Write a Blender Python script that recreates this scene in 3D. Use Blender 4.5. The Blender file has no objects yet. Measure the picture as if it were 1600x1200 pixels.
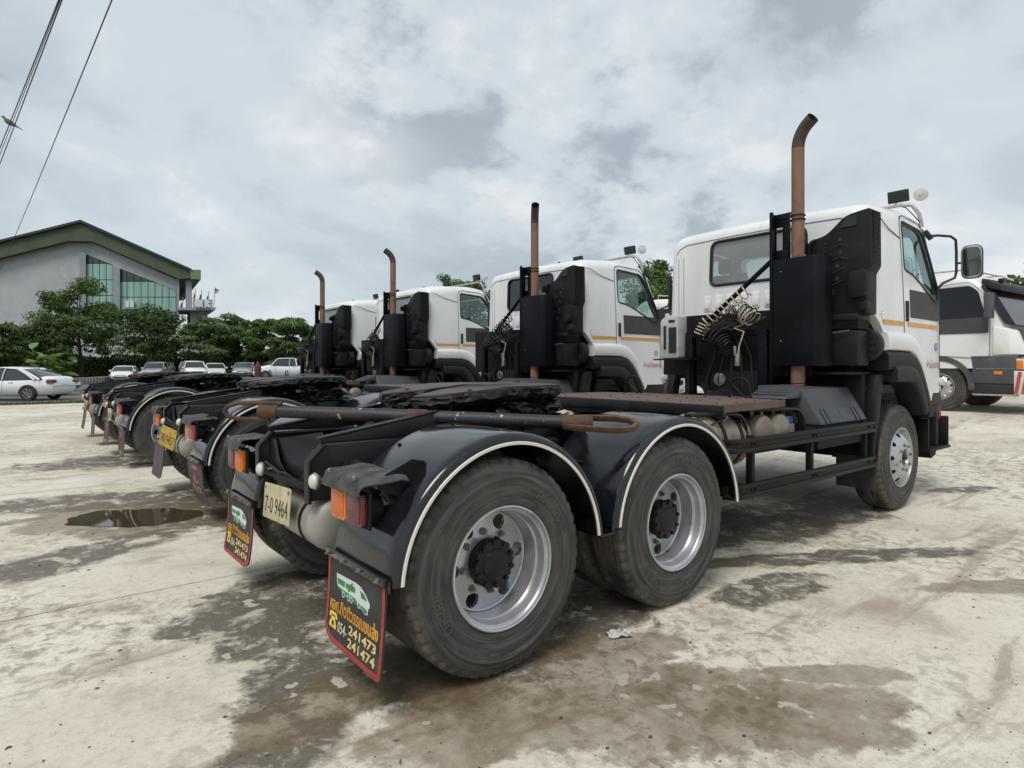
import bpy, bmesh, math, random
from mathutils import Vector, Matrix, noise as mnoise
random.seed(7)
R = math.radians
scn = bpy.context.scene
COL = scn.collection

# ------------------------------------------------------------------ camera
CAM_POS = (-1.836, -3.55, 1.5)
HEAD = R(51.1)
cam_d = bpy.data.cameras.new('camera')
cam_d.sensor_width = 36.0
cam_d.lens = 21.6
cam_d.shift_y = -28.0/1600.0
cam_d.clip_start = 0.05
cam_d.clip_end = 3000
cam = bpy.data.objects.new('camera', cam_d)
cam.location = CAM_POS
cam.rotation_euler = (R(90), 0, HEAD - R(90))
COL.objects.link(cam)
scn.camera = cam

# ------------------------------------------------------------------ world / sun / exposure
SUN_EL, SUN_AZ = R(58), R(205)      # azimuth measured from +X towards +Y: where the sun stands
world = bpy.data.worlds.new('World')
scn.world = world
world.use_nodes = True
wt = world.node_tree
for n in list(wt.nodes):
    wt.nodes.remove(n)
def wn(t, **kw):
    n = wt.nodes.new(t)
    for k, v in kw.items():
        setattr(n, k, v)
    return n
def wmath(op, a, b=None, clamp=False):
    n = wn('ShaderNodeMath', operation=op, use_clamp=clamp)
    for i, s in enumerate((a, b)):
        if s is None:
            continue
        if isinstance(s, (int, float)):
            n.inputs[i].default_value = s
        else:
            wt.links.new(s, n.inputs[i])
    return n.outputs[0]
SKY_OFF = (14.3, 2.2, 0)
w_out = wn('ShaderNodeOutputWorld')
w_sky = wn('ShaderNodeTexSky', sky_type='NISHITA')
w_sky.sun_disc = False
w_sky.sun_elevation = SUN_EL
w_sky.sun_rotation = R(90) - SUN_AZ
w_sky.air_density = 1.2
w_sky.dust_density = 2.0
w_bg = wn('ShaderNodeBackground')
w_bg.inputs[1].default_value = 0.12
wt.links.new(w_sky.outputs[0], w_bg.inputs[0])
tc = wn('ShaderNodeTexCoord')
sep = wn('ShaderNodeSeparateXYZ')
wt.links.new(tc.outputs['Generated'], sep.inputs[0])
zc = wmath('MAXIMUM', sep.outputs[2], 0.0)
den = wmath('ADD', zc, 0.42)
px_ = wmath('DIVIDE', sep.outputs[0], den)
py_ = wmath('DIVIDE', sep.outputs[1], den)
comb = wn('ShaderNodeCombineXYZ')
wt.links.new(px_, comb.inputs[0]); wt.links.new(py_, comb.inputs[1])
def wnoise(scale, detail, rough, dist, off):
    mp = wn('ShaderNodeMapping')
    mp.inputs['Location'].default_value = off
    wt.links.new(comb.outputs[0], mp.inputs[0])
    n = wn('ShaderNodeTexNoise')
    n.inputs['Scale'].default_value = scale
    n.inputs['Detail'].default_value = detail
    n.inputs['Roughness'].default_value = rough
    n.inputs['Distortion'].default_value = dist
    wt.links.new(mp.outputs[0], n.inputs['Vector'])
    return n.outputs[0]
def wramp(src, stops):
    r = wn('ShaderNodeValToRGB')
    r.color_ramp.interpolation = 'EASE'
    el = r.color_ramp.elements
    el[0].position, el[0].color = stops[0][0], (*stops[0][1], 1)
    el[1].position, el[1].color = stops[-1][0], (*stops[-1][1], 1)
    for p, c in stops[1:-1]:
        e = el.new(p); e.color = (*c, 1)
    wt.links.new(src, r.inputs[0])
    return r.outputs[0]
n_big = wnoise(0.9, 4, 0.5, 0.4, SKY_OFF)
n_mid = wnoise(3.2, 10, 0.60, 0.3, (SKY_OFF[0]+4.4, SKY_OFF[1]-5.2, 0))
n_puff = wnoise(3.0, 10, 0.60, 0.12, (SKY_OFF[0]+2.1, SKY_OFF[1]-6.8, 0))
n_clus = wnoise(0.75, 2, 0.4, 0.0, (SKY_OFF[0]+7.7, SKY_OFF[1]+3.1, 0))
mixn = wmath('ADD', wmath('MULTIPLY', n_big, 0.6), wmath('MULTIPLY', n_mid, 0.4))
cl0 = wramp(mixn, [(0.36, (0.43, 0.51, 0.575)), (0.45, (0.535, 0.61, 0.665)), (0.53, (0.63, 0.695, 0.745)), (0.64, (0.83, 0.865, 0.89))])
# darker billows drifting in loose groups under the sheet of cloud
pm_ = wmath('MULTIPLY', wramp(n_puff, [(0.47, (0.0,)*3), (0.60, (0.85,)*3)]), wramp(n_clus, [(0.47, (0.0,)*3), (0.58, (1.0,)*3)]))
gap_ = wmath('MULTIPLY', wramp(n_puff, [(0.36, (0.6,)*3), (0.47, (0.0,)*3)]), wramp(n_clus, [(0.45, (0.0,)*3), (0.56, (1.0,)*3)]))
emx = wn('ShaderNodeMix', data_type='RGBA')
wt.links.new(gap_, emx.inputs[0]); wt.links.new(cl0, emx.inputs[6]); emx.inputs[7].default_value = (0.87, 0.885, 0.89, 1)
pmx = wn('ShaderNodeMix', data_type='RGBA')
wt.links.new(pm_, pmx.inputs[0]); wt.links.new(emx.outputs[2], pmx.inputs[6]); pmx.inputs[7].default_value = (0.36, 0.425, 0.48, 1)
cl = pmx.outputs[2]
w_cl = wn('ShaderNodeBackground')
w_cl.inputs[1].default_value = 0.74
wt.links.new(cl, w_cl.inputs[0])
mask = wramp(wnoise(1.3, 5, 0.5, 0.2, (9.0, 4.0, 0)), [(0.30, (0.80,)*3), (0.45, (0.97,)*3)])
w_mix = wn('ShaderNodeMixShader')
wt.links.new(mask, w_mix.inputs[0])
wt.links.new(w_bg.outputs[0], w_mix.inputs[1])
wt.links.new(w_cl.outputs[0], w_mix.inputs[2])
wt.links.new(w_mix.outputs[0], w_out.inputs[0])

sun_d = bpy.data.lights.new('sun', 'SUN')
sun_d.energy = 1.5
sun_d.angle = R(25)
sun_d.color = (1.0, 0.96, 0.90)
sun = bpy.data.objects.new('sun', sun_d)
COL.objects.link(sun)
sv = Vector((math.cos(SUN_EL)*math.cos(SUN_AZ), math.cos(SUN_EL)*math.sin(SUN_AZ), math.sin(SUN_EL)))
sun.rotation_euler = sv.to_track_quat('Z', 'Y').to_euler()
sun.location = sv*40

vs = scn.view_settings
vs.view_transform = 'Standard'
vs.look = 'None'
vs.gamma = 1.0
vs.exposure = 0.46
vs.use_curve_mapping = False
scn.cycles.max_bounces = 6
scn.cycles.transparent_max_bounces = 16

# ------------------------------------------------------------------ helpers
def g(x):
    """height of the yard: level behind the trucks, rising gently ahead of them"""
    if x <= 0: return 0.0
    if x < 12: return 0.0019*x*x
    return 0.2736 + 0.35*(1 - math.exp(-(x-12)*0.0456/0.35))

def frame_dir():
    f = Vector((math.cos(HEAD), math.sin(HEAD), 0)); r = Vector((math.sin(HEAD), -math.cos(HEAD), 0))
    return f, r
FW, RT = frame_dir()
def spot(px, depth):
    """world ground point that is `depth` metres ahead at the photo column px"""
    p = Vector(CAM_POS) + FW*depth + RT*((px-800)/960.0*depth)
    return Vector((p.x, p.y, g(p.x)))

class MB:
    def __init__(s):
        s.v = []; s.f = []; s.mi = []; s.cur = 0
    def add(s, vs, fs):
        b = len(s.v)
        s.v += [tuple(p) for p in vs]
        s.f += [tuple(b+i for i in f) for f in fs]
        s.mi += [s.cur]*len(fs)
        return s
    def box(s, c, d, rot=None):
        x, y, z = d[0]/2, d[1]/2, d[2]/2
        P = [Vector(p) for p in ((-x,-y,-z),(x,-y,-z),(x,y,-z),(-x,y,-z),(-x,-y,z),(x,-y,z),(x,y,z),(-x,y,z))]
        if rot is not None:
            P = [rot @ p for p in P]
        c = Vector(c)
        return s.add([p+c for p in P], [(0,3,2,1),(4,5,6,7),(0,1,5,4),(1,2,6,5),(2,3,7,6),(3,0,4,7)])
    def bb(s, x0, x1, y0, y1, z0, z1):
        return s.box(((x0+x1)/2,(y0+y1)/2,(z0+z1)/2), (abs(x1-x0),abs(y1-y0),abs(z1-z0)))
    def tube(s, path, r, n=8, caps=True, closed=False):
        path = [Vector(p) for p in path]
        m = len(path)
        rr = r if isinstance(r, (list, tuple)) else [r]*m
        tang = []
        for i in range(m):
            a = path[(i-1) % m] if (closed or i > 0) else path[i]
            b = path[(i+1) % m] if (closed or i < m-1) else path[i]
            t = (b-a)
            tang.append(t.normalized() if t.length > 1e-9 else Vector((0,0,1)))
        t0 = tang[0]
        up = Vector((0,0,1)) if abs(t0.z) < 0.9 else Vector((1,0,0))
        nrm = (up - t0*up.dot(t0)).normalized()
        vs = []
        for i in range(m):
            t = tang[i]
            nrm = nrm - t*nrm.dot(t)
            nrm = nrm.normalized() if nrm.length > 1e-6 else t.orthogonal().normalized()
            bn = t.cross(nrm)
            for k in range(n):
                a = 2*math.pi*k/n
                vs.append(path[i] + (nrm*math.cos(a) + bn*math.sin(a))*rr[i])
        fs = []
        for i in range(m if closed else m-1):
            j = (i+1) % m
            for k in range(n):
                l = (k+1) % n
                fs.append((i*n+k, i*n+l, j*n+l, j*n+k))
        if caps and not closed:
            fs.append(tuple(range(n-1,-1,-1)))
            fs.append(tuple((m-1)*n+k for k in range(n)))
        return s.add(vs, fs)
    def cyl(s, p0, p1, r0, r1=None, n=16, caps=True):
        return s.tube([p0, p1], [r0, r0 if r1 is None else r1], n, caps)
    def lathe(s, prof, o=(0,0,0), axis='Y', n=32, capend=False, mod=None):
        """prof: list of (radius, along-axis)"""
        o = Vector(o); vs = []; m = len(prof)
        for k in range(n):
            a = 2*math.pi*k/n; ca, sa = math.cos(a), math.sin(a)
            for i, (r, h) in enumerate(prof):
                if mod: r, h = mod(i, k, r, h)
                if axis == 'Y': p = Vector((r*ca, h, r*sa))
                elif axis == 'X': p = Vector((h, r*ca, r*sa))
                else: p = Vector((r*ca, r*sa, h))
                vs.append(o+p)
        fs = []
        for k in range(n):
            l = (k+1) % n
            for i in range(m-1):
                fs.append((k*m+i, l*m+i, l*m+i+1, k*m+i+1))
        if capend:
            fs.append(tuple(k*m for k in range(n)))
            fs.append(tuple(k*m+m-1 for k in range(n)))
        return s.add(vs, fs)
    def prism(s, poly, a, b, plane='XZ'):
        """poly in the plane, extruded along the third axis from a to b"""
        def P(u, w, h):
            return {'XZ': (u, h, w), 'YZ': (h, u, w), 'XY': (u, w, h)}[plane]
        n = len(poly)
        vs = [P(u, w, a) for u, w in poly] + [P(u, w, b) for u, w in poly]
        fs = [tuple(range(n)), tuple(range(2*n-1, n-1, -1))]
        fs += [(i, (i+1) % n, n+(i+1) % n, n+i) for i in range(n)]
        return s.add(vs, fs)
    def sheet(s, poly, fn):
        s.add([fn(*p) for p in poly], [tuple(range(len(poly)))])
        return s
    def loft(s, rings, caps=True, closed=True):
        n = len(rings[0]); vs = [p for r in rings for p in r]; fs = []
        for i in range(len(rings)-1):
            for k in range(n if closed else n-1):
                l = (k+1) % n
                fs.append((i*n+k, i*n+l, (i+1)*n+l, (i+1)*n+k))
        if caps:
            fs.append(tuple(range(n-1,-1,-1)))
            fs.append(tuple((len(rings)-1)*n+k for k in range(n)))
        return s.add(vs, fs)
    def ico(s, c, rad, sub=2, jit=0.0, sq=(1,1,1), seed=0):
        bm = bmesh.new()
        bmesh.ops.create_icosphere(bm, subdivisions=sub, radius=1)
        vs = []
        for v in bm.verts:
            k = 1 + jit*mnoise.noise(v.co*2.1 + Vector((seed*3.7, seed*1.3, seed)))
            vs.append((c[0]+v.co.x*rad*sq[0]*k, c[1]+v.co.y*rad*sq[1]*k, c[2]+v.co.z*rad*sq[2]*k))
        fs = [tuple(v.index for v in f.verts) for f in bm.faces]
        bm.free()
        return s.add(vs, fs)
    def mirror_y(s):
        o = MB(); o.v = [(x,-y,z) for x,y,z in s.v]; o.f = [tuple(reversed(f)) for f in s.f]; o.mi = list(s.mi); return o
    def mesh(s, name, mats, bevel=0.0, smooth=38, seg=2, fix=True):
        me = bpy.data.meshes.new(name)
        me.from_pydata(s.v, [], s.f)
        if any(s.mi):
            me.polygons.foreach_set('material_index', s.mi)
        if bevel > 0 or fix:
            bm = bmesh.new(); bm.from_mesh(me)
            if fix:
                bmesh.ops.recalc_face_normals(bm, faces=bm.faces)
            if bevel > 0:
                es = [e for e in bm.edges if len(e.link_faces) == 2 and e.calc_face_angle(0) > R(30)]
                if es:
                    bmesh.ops.bevel(bm, geom=es, offset=bevel, segments=seg, profile=0.5, affect='EDGES', clamp_overlap=True)
            bm.to_mesh(me); bm.free()
        for m in (mats if isinstance(mats, (list, tuple)) else [mats]):
            me.materials.append(m)
        if smooth:
            me.shade_smooth()
            me.set_sharp_from_angle(angle=R(smooth))
        me.update()
        return me
    def build(s, name, mats, parent=None, **kw):
        o = bpy.data.objects.new(name, s.mesh(name, mats, **kw))
        COL.objects.link(o)
        if parent is not None: o.parent = parent
        return o

def empty(name, loc=(0,0,0), rz=0.0, parent=None):
    o = bpy.data.objects.new(name, None)
    o.empty_display_size = 0.2
    COL.objects.link(o)
    o.location = loc; o.rotation_euler = (0,0,rz)
    if parent is not None: o.parent = parent
    return o
def tag(o, label=None, cat=None, group=None, kind=None):
    if label: o['label'] = label
    if cat: o['category'] = cat
    if group: o['group'] = group
    if kind: o['kind'] = kind
    return o
def copy_tree(o, parent=None):
    c = o.copy(); COL.objects.link(c)
    c.parent = parent
    for ch in list(o.children):
        copy_tree(ch, c)
    return c
def inst(o, parent, loc=(0,0,0), rz=None):
    """one more object sharing the mesh of o"""
    c = o.copy(); COL.objects.link(c); c.parent = parent; c.location = loc
    if rz is not None: c.rotation_euler = (0,0,rz)
    return c

_txt = {}
def text_geo(body, size=1.0, extrude=0.0, bold=0.0, res=3):
    """vertices and faces of a line of lettering, centred on x, baseline at 0"""
    key = (body, size, extrude, bold, res)
    if key in _txt: return _txt[key]
    cu = bpy.data.curves.new('lettering', 'FONT')
    cu.body = body; cu.size = size; cu.extrude = extrude; cu.offset = bold
    cu.align_x = 'CENTER'; cu.resolution_u = res
    ob = bpy.data.objects.new('lettering', cu)
    COL.objects.link(ob)
    dg = bpy.context.evaluated_depsgraph_get()
    me = bpy.data.meshes.new_from_object(ob.evaluated_get(dg))
    vs = [tuple(v.co) for v in me.vertices]; fs = [tuple(p.vertices) for p in me.polygons]
    bpy.data.objects.remove(ob); bpy.data.curves.remove(cu); bpy.data.meshes.remove(me)
    _txt[key] = (vs, fs)
    return vs, fs

def boolean(obj, cutters, op='DIFFERENCE'):
    for c in cutters:
        m = obj.modifiers.new('cut', 'BOOLEAN')
        m.operation = op; m.solver = 'EXACT'; m.object = c
    bpy.context.view_layer.update()
    dg = bpy.context.evaluated_depsgraph_get()
    me = bpy.data.meshes.new_from_object(obj.evaluated_get(dg))
    obj.modifiers.clear()
    old = obj.data; obj.data = me
    bpy.data.meshes.remove(old)
    for c in cutters:
        bpy.data.objects.remove(c)
    return obj

def arc(cx, cz, r, a0, a1, n):
    return [(cx + r*math.cos(R(a0+(a1-a0)*i/n)), cz + r*math.sin(R(a0+(a1-a0)*i/n))) for i in range(n+1)]
def rpoly(pts, r, n=4):
    """round the corners of a polygon"""
    out = []; m = len(pts)
    for i in range(m):
        p = Vector(pts[i]); a = Vector(pts[i-1]); b = Vector(pts[(i+1) % m])
        rr = r[i] if isinstance(r, (list, tuple)) else r
        da, db = (a-p), (b-p)
        d = min(rr, da.length*0.45, db.length*0.45)
        p0 = p + da.normalized()*d; p1 = p + db.normalized()*d
        for k in range(n+1):
            t = k/n
            q = p0*(1-t)**2 + p*2*t*(1-t) + p1*t*t
            out.append((q.x, q.y))
    return out

# ------------------------------------------------------------------ materials
def new_mat(name):
    m = bpy.data.materials.new(name); m.use_nodes = True
    nt = m.node_tree; nt.nodes.clear()
    out = nt.nodes.new('ShaderNodeOutputMaterial')
    return m, nt, out
class NT:
    def __init__(s, nt): s.nt = nt
    def n(s, t, ins=None, **kw):
        nd = s.nt.nodes.new(t)
        for k, v in kw.items(): setattr(nd, k, v)
        for k, v in (ins or {}).items():
            s.put(nd.inputs[k], v)
        return nd
    def put(s, sock, v):
        if isinstance(v, bpy.types.NodeSocket): s.nt.links.new(v, sock)
        else:
            if sock.type == 'RGBA' and len(v) == 3: v = (*v, 1)
            sock.default_value = v
    def math(s, op, a, b=None, clamp=False):
        nd = s.n('ShaderNodeMath', operation=op, use_clamp=clamp)
        s.put(nd.inputs[0], a)
        if b is not None: s.put(nd.inputs[1], b)
        return nd.outputs[0]
    def mix(s, f, a, b, blend='MIX'):
        nd = s.n('ShaderNodeMix', data_type='RGBA', blend_type=blend)
        s.put(nd.inputs[0], f); s.put(nd.inputs[6], a); s.put(nd.inputs[7], b)
        return nd.outputs[2]
    def noise(s, vec, scale, detail=4, rough=0.55, dist=0.0):
        nd = s.n('ShaderNodeTexNoise', {'Scale': scale, 'Detail': detail, 'Roughness': rough, 'Distortion': dist})
        s.put(nd.inputs['Vector'], vec)
        return nd.outputs[0]
    def rng(s, v, a, b, c=0.0, d=1.0, smooth=True):
        nd = s.n('ShaderNodeMapRange', {1: a, 2: b, 3: c, 4: d}, interpolation_type='SMOOTHSTEP' if smooth else 'LINEAR')
        s.put(nd.inputs[0], v)
        return nd.outputs[0]
def pm(name, c1, c2=None, rough=0.5, metal=0.0, scale=5.0, thr=(0.45, 0.7), bump=0.0, bscale=60.0, coat=0.0, spec=0.5,
       rvar=0.12, c3=None, thr3=(0.6, 0.72), scale3=20.0, detail=6, stretch=None):
    m, nt, out = new_mat(name); T = NT(nt)
    bs = T.n('ShaderNodeBsdfPrincipled', {'Roughness': rough, 'Metallic': metal})
    bs.inputs['Specular IOR Level'].default_value = spec
    bs.inputs['Coat Weight'].default_value = coat
    bs.inputs['Coat Roughness'].default_value = 0.08
    pos = T.n('ShaderNodeNewGeometry').outputs['Position']
    if stretch:
        mp = T.n('ShaderNodeMapping'); mp.inputs['Scale'].default_value = stretch
        T.put(mp.inputs[0], pos); pos = mp.outputs[0]
    if c2 is not None:
        n1 = T.noise(pos, scale, detail, 0.62, 0.2)
        f = T.rng(n1, thr[0], thr[1])
        col = T.mix(f, c1, c2)
        if c3 is not None:
            n3 = T.noise(pos, scale3, 5, 0.6, 0.3)
            col = T.mix(T.rng(n3, thr3[0], thr3[1]), col, c3)
        T.put(bs.inputs['Base Color'], col)
        T.put(bs.inputs['Roughness'], T.rng(f, 0, 1, rough, min(1, rough+rvar), False))
    else:
        T.put(bs.inputs['Base Color'], c1)
    if bump > 0:
        nb = T.noise(pos, bscale, 5, 0.6)
        bp = T.n('ShaderNodeBump', {'Strength': bump, 'Distance': 0.01})
        T.put(bp.inputs['Height'], nb)
        nt.links.new(bp.outputs[0], bs.inputs['Normal'])
    nt.links.new(bs.outputs[0], out.inputs[0])
    return m
def glass_mat(name, tint, refl=0.06, rough=0.02, gain=1.0, dust=0.0):
    m, nt, out = new_mat(name); T = NT(nt)
    tr = T.n('ShaderNodeBsdfTransparent', {'Color': tint})
    gl = T.n('ShaderNodeBsdfGlossy', {'Color': (0.9, 0.95, 0.95), 'Roughness': rough})
    fr = T.n('ShaderNodeFresnel', {'IOR': 1.5})
    f = T.math('ADD', T.math('MULTIPLY', fr.outputs[0], gain), refl, True)
    mx = T.n('ShaderNodeMixShader'); T.put(mx.inputs[0], f)
    nt.links.new(tr.outputs[0], mx.inputs[1]); nt.links.new(gl.outputs[0], mx.inputs[2])
    last = mx.outputs[0]
    if dust > 0:      # film of dust on the pane
        pos = T.n('ShaderNodeNewGeometry').outputs['Position']
        df = T.n('ShaderNodeBsdfDiffuse', {'Color': (0.55,0.55,0.54)})
        m2 = T.n('ShaderNodeMixShader'); T.put(m2.inputs[0], T.rng(T.noise(pos, 2.5, 4, 0.5), 0.3, 0.7, dust*0.75, dust*1.2))
        nt.links.new(last, m2.inputs[1]); nt.links.new(df.outputs[0], m2.inputs[2]); last = m2.outputs[0]
    nt.links.new(last, out.inputs[0])
    return m

M = {}
M['black'] = pm('black_chassis_paint', (0.006,0.006,0.007), (0.022,0.020,0.018), 0.42, scale=4, thr=(0.45,0.78), bump=0.15, bscale=90, spec=0.4)
M['dull_black'] = pm('dull_black_steel', (0.005,0.005,0.005), (0.020,0.018,0.016), 0.65, scale=7, thr=(0.45,0.78), bump=0.3, spec=0.3)
M['guard'] = pm('mudguard_satin_black', (0.006,0.0065,0.0085), (0.022,0.023,0.026), 0.13, scale=2.2, thr=(0.4,0.78), rvar=0.15, coat=0.25, bump=0.04, bscale=25, c3=(0.055,0.051,0.045), thr3=(0.60,0.85), scale3=3)
M['trim'] = pm('white_trim_strip', (0.72,0.70,0.64), (0.45,0.42,0.36), 0.5, scale=9, thr=(0.55,0.8))
M['rubber'] = pm('tyre_rubber', (0.036,0.035,0.033), (0.085,0.078,0.068), 0.72, scale=6, thr=(0.36,0.74), bump=0.45, bscale=55, c3=(0.15,0.12,0.085), thr3=(0.58,0.80), scale3=11.0, spec=0.35)
M['wheel'] = pm('silver_wheel_paint', (0.50,0.51,0.53), (0.30,0.29,0.275), 0.30, 0.65, scale=5, thr=(0.45,0.75), rvar=0.2, c3=(0.16,0.11,0.07), thr3=(0.66,0.74), scale3=16)
M['hub'] = pm('greasy_black_hub', (0.004,0.004,0.004), (0.014,0.012,0.011), 0.45, scale=20, bump=0.3, spec=0.4)
M['steel'] = pm('dull_steel', (0.30,0.29,0.27), (0.16,0.14,0.12), 0.5, 0.7, scale=18, bump=0.15)
M['white'] = pm('white_cab_paint', (0.78,0.79,0.78), (0.66,0.66,0.63), 0.26, scale=1.7, thr=(0.42,0.78), rvar=0.1, coat=0.35, c3=(0.52,0.49,0.43), thr3=(0.62,0.85), scale3=3.2, stretch=(1,1,0.25))
M['plastic'] = pm('dark_grey_plastic', (0.009,0.0095,0.010), (0.020,0.020,0.020), 0.52, spec=0.24, scale=3.5, thr=(0.4,0.75), bump=0.12, bscale=140)
M['flare'] = pm('grey_fender_plastic', (0.012,0.0125,0.013), (0.024,0.024,0.024), 0.55, spec=0.3, scale=3, bump=0.1, bscale=160)
M['gasket'] = pm('black_rubber_gasket', (0.012,0.012,0.013), None, 0.55)
M['gap'] = pm('panel_gap', (0.03,0.03,0.03), None, 0.9)
M['cabin'] = pm('grey_cab_interior', (0.36,0.37,0.36), (0.30,0.30,0.29), 0.8, scale=6)
M['seat'] = pm('dark_seat_cloth', (0.05,0.05,0.055), (0.08,0.08,0.085), 0.9, scale=20)
M['glass'] = glass_mat('cab_glass', (0.66,0.79,0.76), 0.08)
M['glass_rear'] = glass_mat('rear_cab_glass', (0.80,0.82,0.84), 0.10, dust=0.30)
M['glass_dark'] = glass_mat('dark_tinted_glass', (0.10,0.11,0.12), 0.04)
M['stripe'] = pm('orange_stripe', (0.72,0.33,0.04), (0.60,0.28,0.05), 0.4, scale=8)
M['patch'] = pm('dark_grey_patch', (0.055,0.053,0.052), (0.075,0.072,0.070), 0.75, scale=5)
M['box'] = pm('exhaust_shield_paint', (0.0035,0.004,0.006), (0.010,0.011,0.015), 0.45, spec=0.15, scale=2.6, thr=(0.42,0.8), rvar=0.2, bump=0.06)
M['rustpipe'] = pm('rusty_exhaust_pipe', (0.235,0.125,0.082), (0.135,0.085,0.062), 0.72, 0.1, scale=3.5, thr=(0.4,0.7), bump=0.2, c3=(0.06,0.042,0.034), thr3=(0.52,0.72), scale3=6, stretch=(1,1,0.4))
M['soot'] = pm('sooty_pipe_top', (0.075,0.055,0.045), (0.16,0.095,0.06), 0.8, 0.1, scale=6, thr=(0.5,0.75), bump=0.2)
M['deck'] = pm('rusty_deck_plate', (0.135,0.088,0.072), (0.085,0.066,0.058), 0.72, 0.05, scale=4, thr=(0.4,0.7), bump=0.3, bscale=40, c3=(0.19,0.13,0.10), thr3=(0.6,0.8), scale3=9)
M['grease'] = pm('black_grease', (0.004,0.004,0.004), (0.013,0.012,0.011), 0.42, scale=9, bump=0.9, bscale=28, rvar=0.35)
M['worn'] = pm('worn_coupling_top', (0.085,0.062,0.055), (0.022,0.02,0.019), 0.5, 0.3, scale=3, thr=(0.45,0.65), bump=0.2)
M['tank'] = pm('dusty_tank', (0.27,0.235,0.195), (0.17,0.14,0.11), 0.5, 0.35, scale=4, thr=(0.4,0.7), rvar=0.25, c3=(0.10,0.075,0.055), thr3=(0.62,0.8), scale3=9)
M['tankgrey'] = pm('grey_air_tank', (0.34,0.32,0.29), (0.24,0.22,0.19), 0.45, 0.15, scale=4, thr=(0.4,0.75), rvar=0.2)
M['boxgrey'] = pm('grey_battery_cover', (0.050,0.054,0.060), (0.085,0.085,0.085), 0.5, scale=3, thr=(0.4,0.75), bump=0.08)
M['amber'] = pm('amber_lens', (0.80,0.20,0.01), (0.68,0.17,0.02), 0.28, scale=14, coat=0.3)
M['amber_face'] = pm('amber_lens_inner', (0.62,0.13,0.005), (0.72,0.19,0.01), 0.35, scale=30, coat=0.3)
M['red'] = pm('dark_red_lens', (0.12,0.012,0.016), (0.17,0.03,0.03), 0.25, scale=14, coat=0.3)
M['redlit'] = pm('faded_red_lens', (0.45,0.07,0.06), (0.55,0.16,0.12), 0.35, scale=14, coat=0.2)
for k_ in ('amber_face', 'red'):
    nt_ = M[k_].node_tree; T_ = NT(nt_)
    b_ = [n for n in nt_.nodes if n.type == 'BSDF_PRINCIPLED'][0]
    wv = T_.n('ShaderNodeTexWave', {'Scale': 34.0, 'Distortion': 0.0}, bands_direction='Z')
    T_.put(wv.inputs[0], T_.n('ShaderNodeNewGeometry').outputs['Position'])
    bp_0 = T_.n('ShaderNodeBump', {'Strength': 0.55, 'Distance': 0.004}); T_.put(bp_0.inputs['Height'], wv.outputs[1])
    nt_.links.new(bp_0.outputs[0], b_.inputs['Normal'])
M['lens'] = pm('clear_lamp_lens', (0.62,0.62,0.59), (0.45,0.44,0.41), 0.3, scale=15, coat=0.3)
M['plate'] = pm('faded_number_plate', (0.52,0.47,0.29), (0.36,0.32,0.20), 0.55, 0.1, scale=9, thr=(0.4,0.7))
M['plate_yellow'] = pm('yellow_number_plate', (0.46,0.30,0.04), (0.28,0.18,0.035), 0.6, scale=12, thr=(0.4,0.7))
M['ink'] = pm('black_ink', (0.02,0.018,0.016), None, 0.7)
M['flap'] = pm('rubber_mud_flap', (0.030,0.028,0.027), (0.055,0.05,0.046), 0.7, scale=6, bump=0.15)
M['flap_red'] = pm('red_flap_print', (0.34,0.045,0.040), (0.24,0.04,0.035), 0.6, scale=9)
M['p_green'] = pm('green_print', (0.03,0.22,0.08), (0.04,0.16,0.07), 0.6, scale=14)
M['p_white'] = pm('white_print', (0.62,0.66,0.62), (0.48,0.52,0.48), 0.6, scale=14)
M['p_orange'] = pm('orange_print', (0.62,0.17,0.015), (0.48,0.14,0.02), 0.6, scale=14)
M['p_yellow'] = pm('yellow_print', (0.80,0.56,0.08), (0.70,0.45,0.07), 0.6, scale=14)
M['p_cream'] = pm('cream_print', (0.74,0.62,0.40), (0.60,0.48,0.30), 0.6, scale=14)
M['p_pink'] = pm('faded_pink_print', (0.32,0.16,0.20), (0.22,0.11,0.14), 0.65, scale=14)
M['flap_faded'] = pm('faded_flap_rubber', (0.085,0.066,0.066), (0.055,0.05,0.05), 0.7, scale=6, bump=0.1)
M['p_red'] = pm('red_lettering', (0.48,0.06,0.05), None, 0.6)
M['p_blue'] = pm('blue_lettering', (0.08,0.12,0.35), None, 0.6)
M['hose_white'] = pm('cream_coil_hose', (0.50,0.42,0.32), (0.32,0.26,0.20), 0.5, scale=9)
M['hose_black'] = pm('black_hose', (0.010,0.010,0.010), (0.02,0.02,0.02), 0.45, scale=9)
M['blue'] = pm('blue_plastic', (0.06,0.17,0.42), (0.10,0.22,0.45), 0.45, scale=9)
M['bar'] = pm('lamp_bar_steel', (0.46,0.42,0.38), (0.30,0.22,0.17), 0.45, 0.5, scale=14)
M['mirror'] = pm('mirror_glass', (0.14,0.16,0.15), None, 0.05, 0.9)
M['chrome'] = pm('chrome', (0.72,0.74,0.75), None, 0.12, 0.95)
M['redpole'] = pm('red_marker_paint', (0.32,0.02,0.025), None, 0.4)
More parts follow.
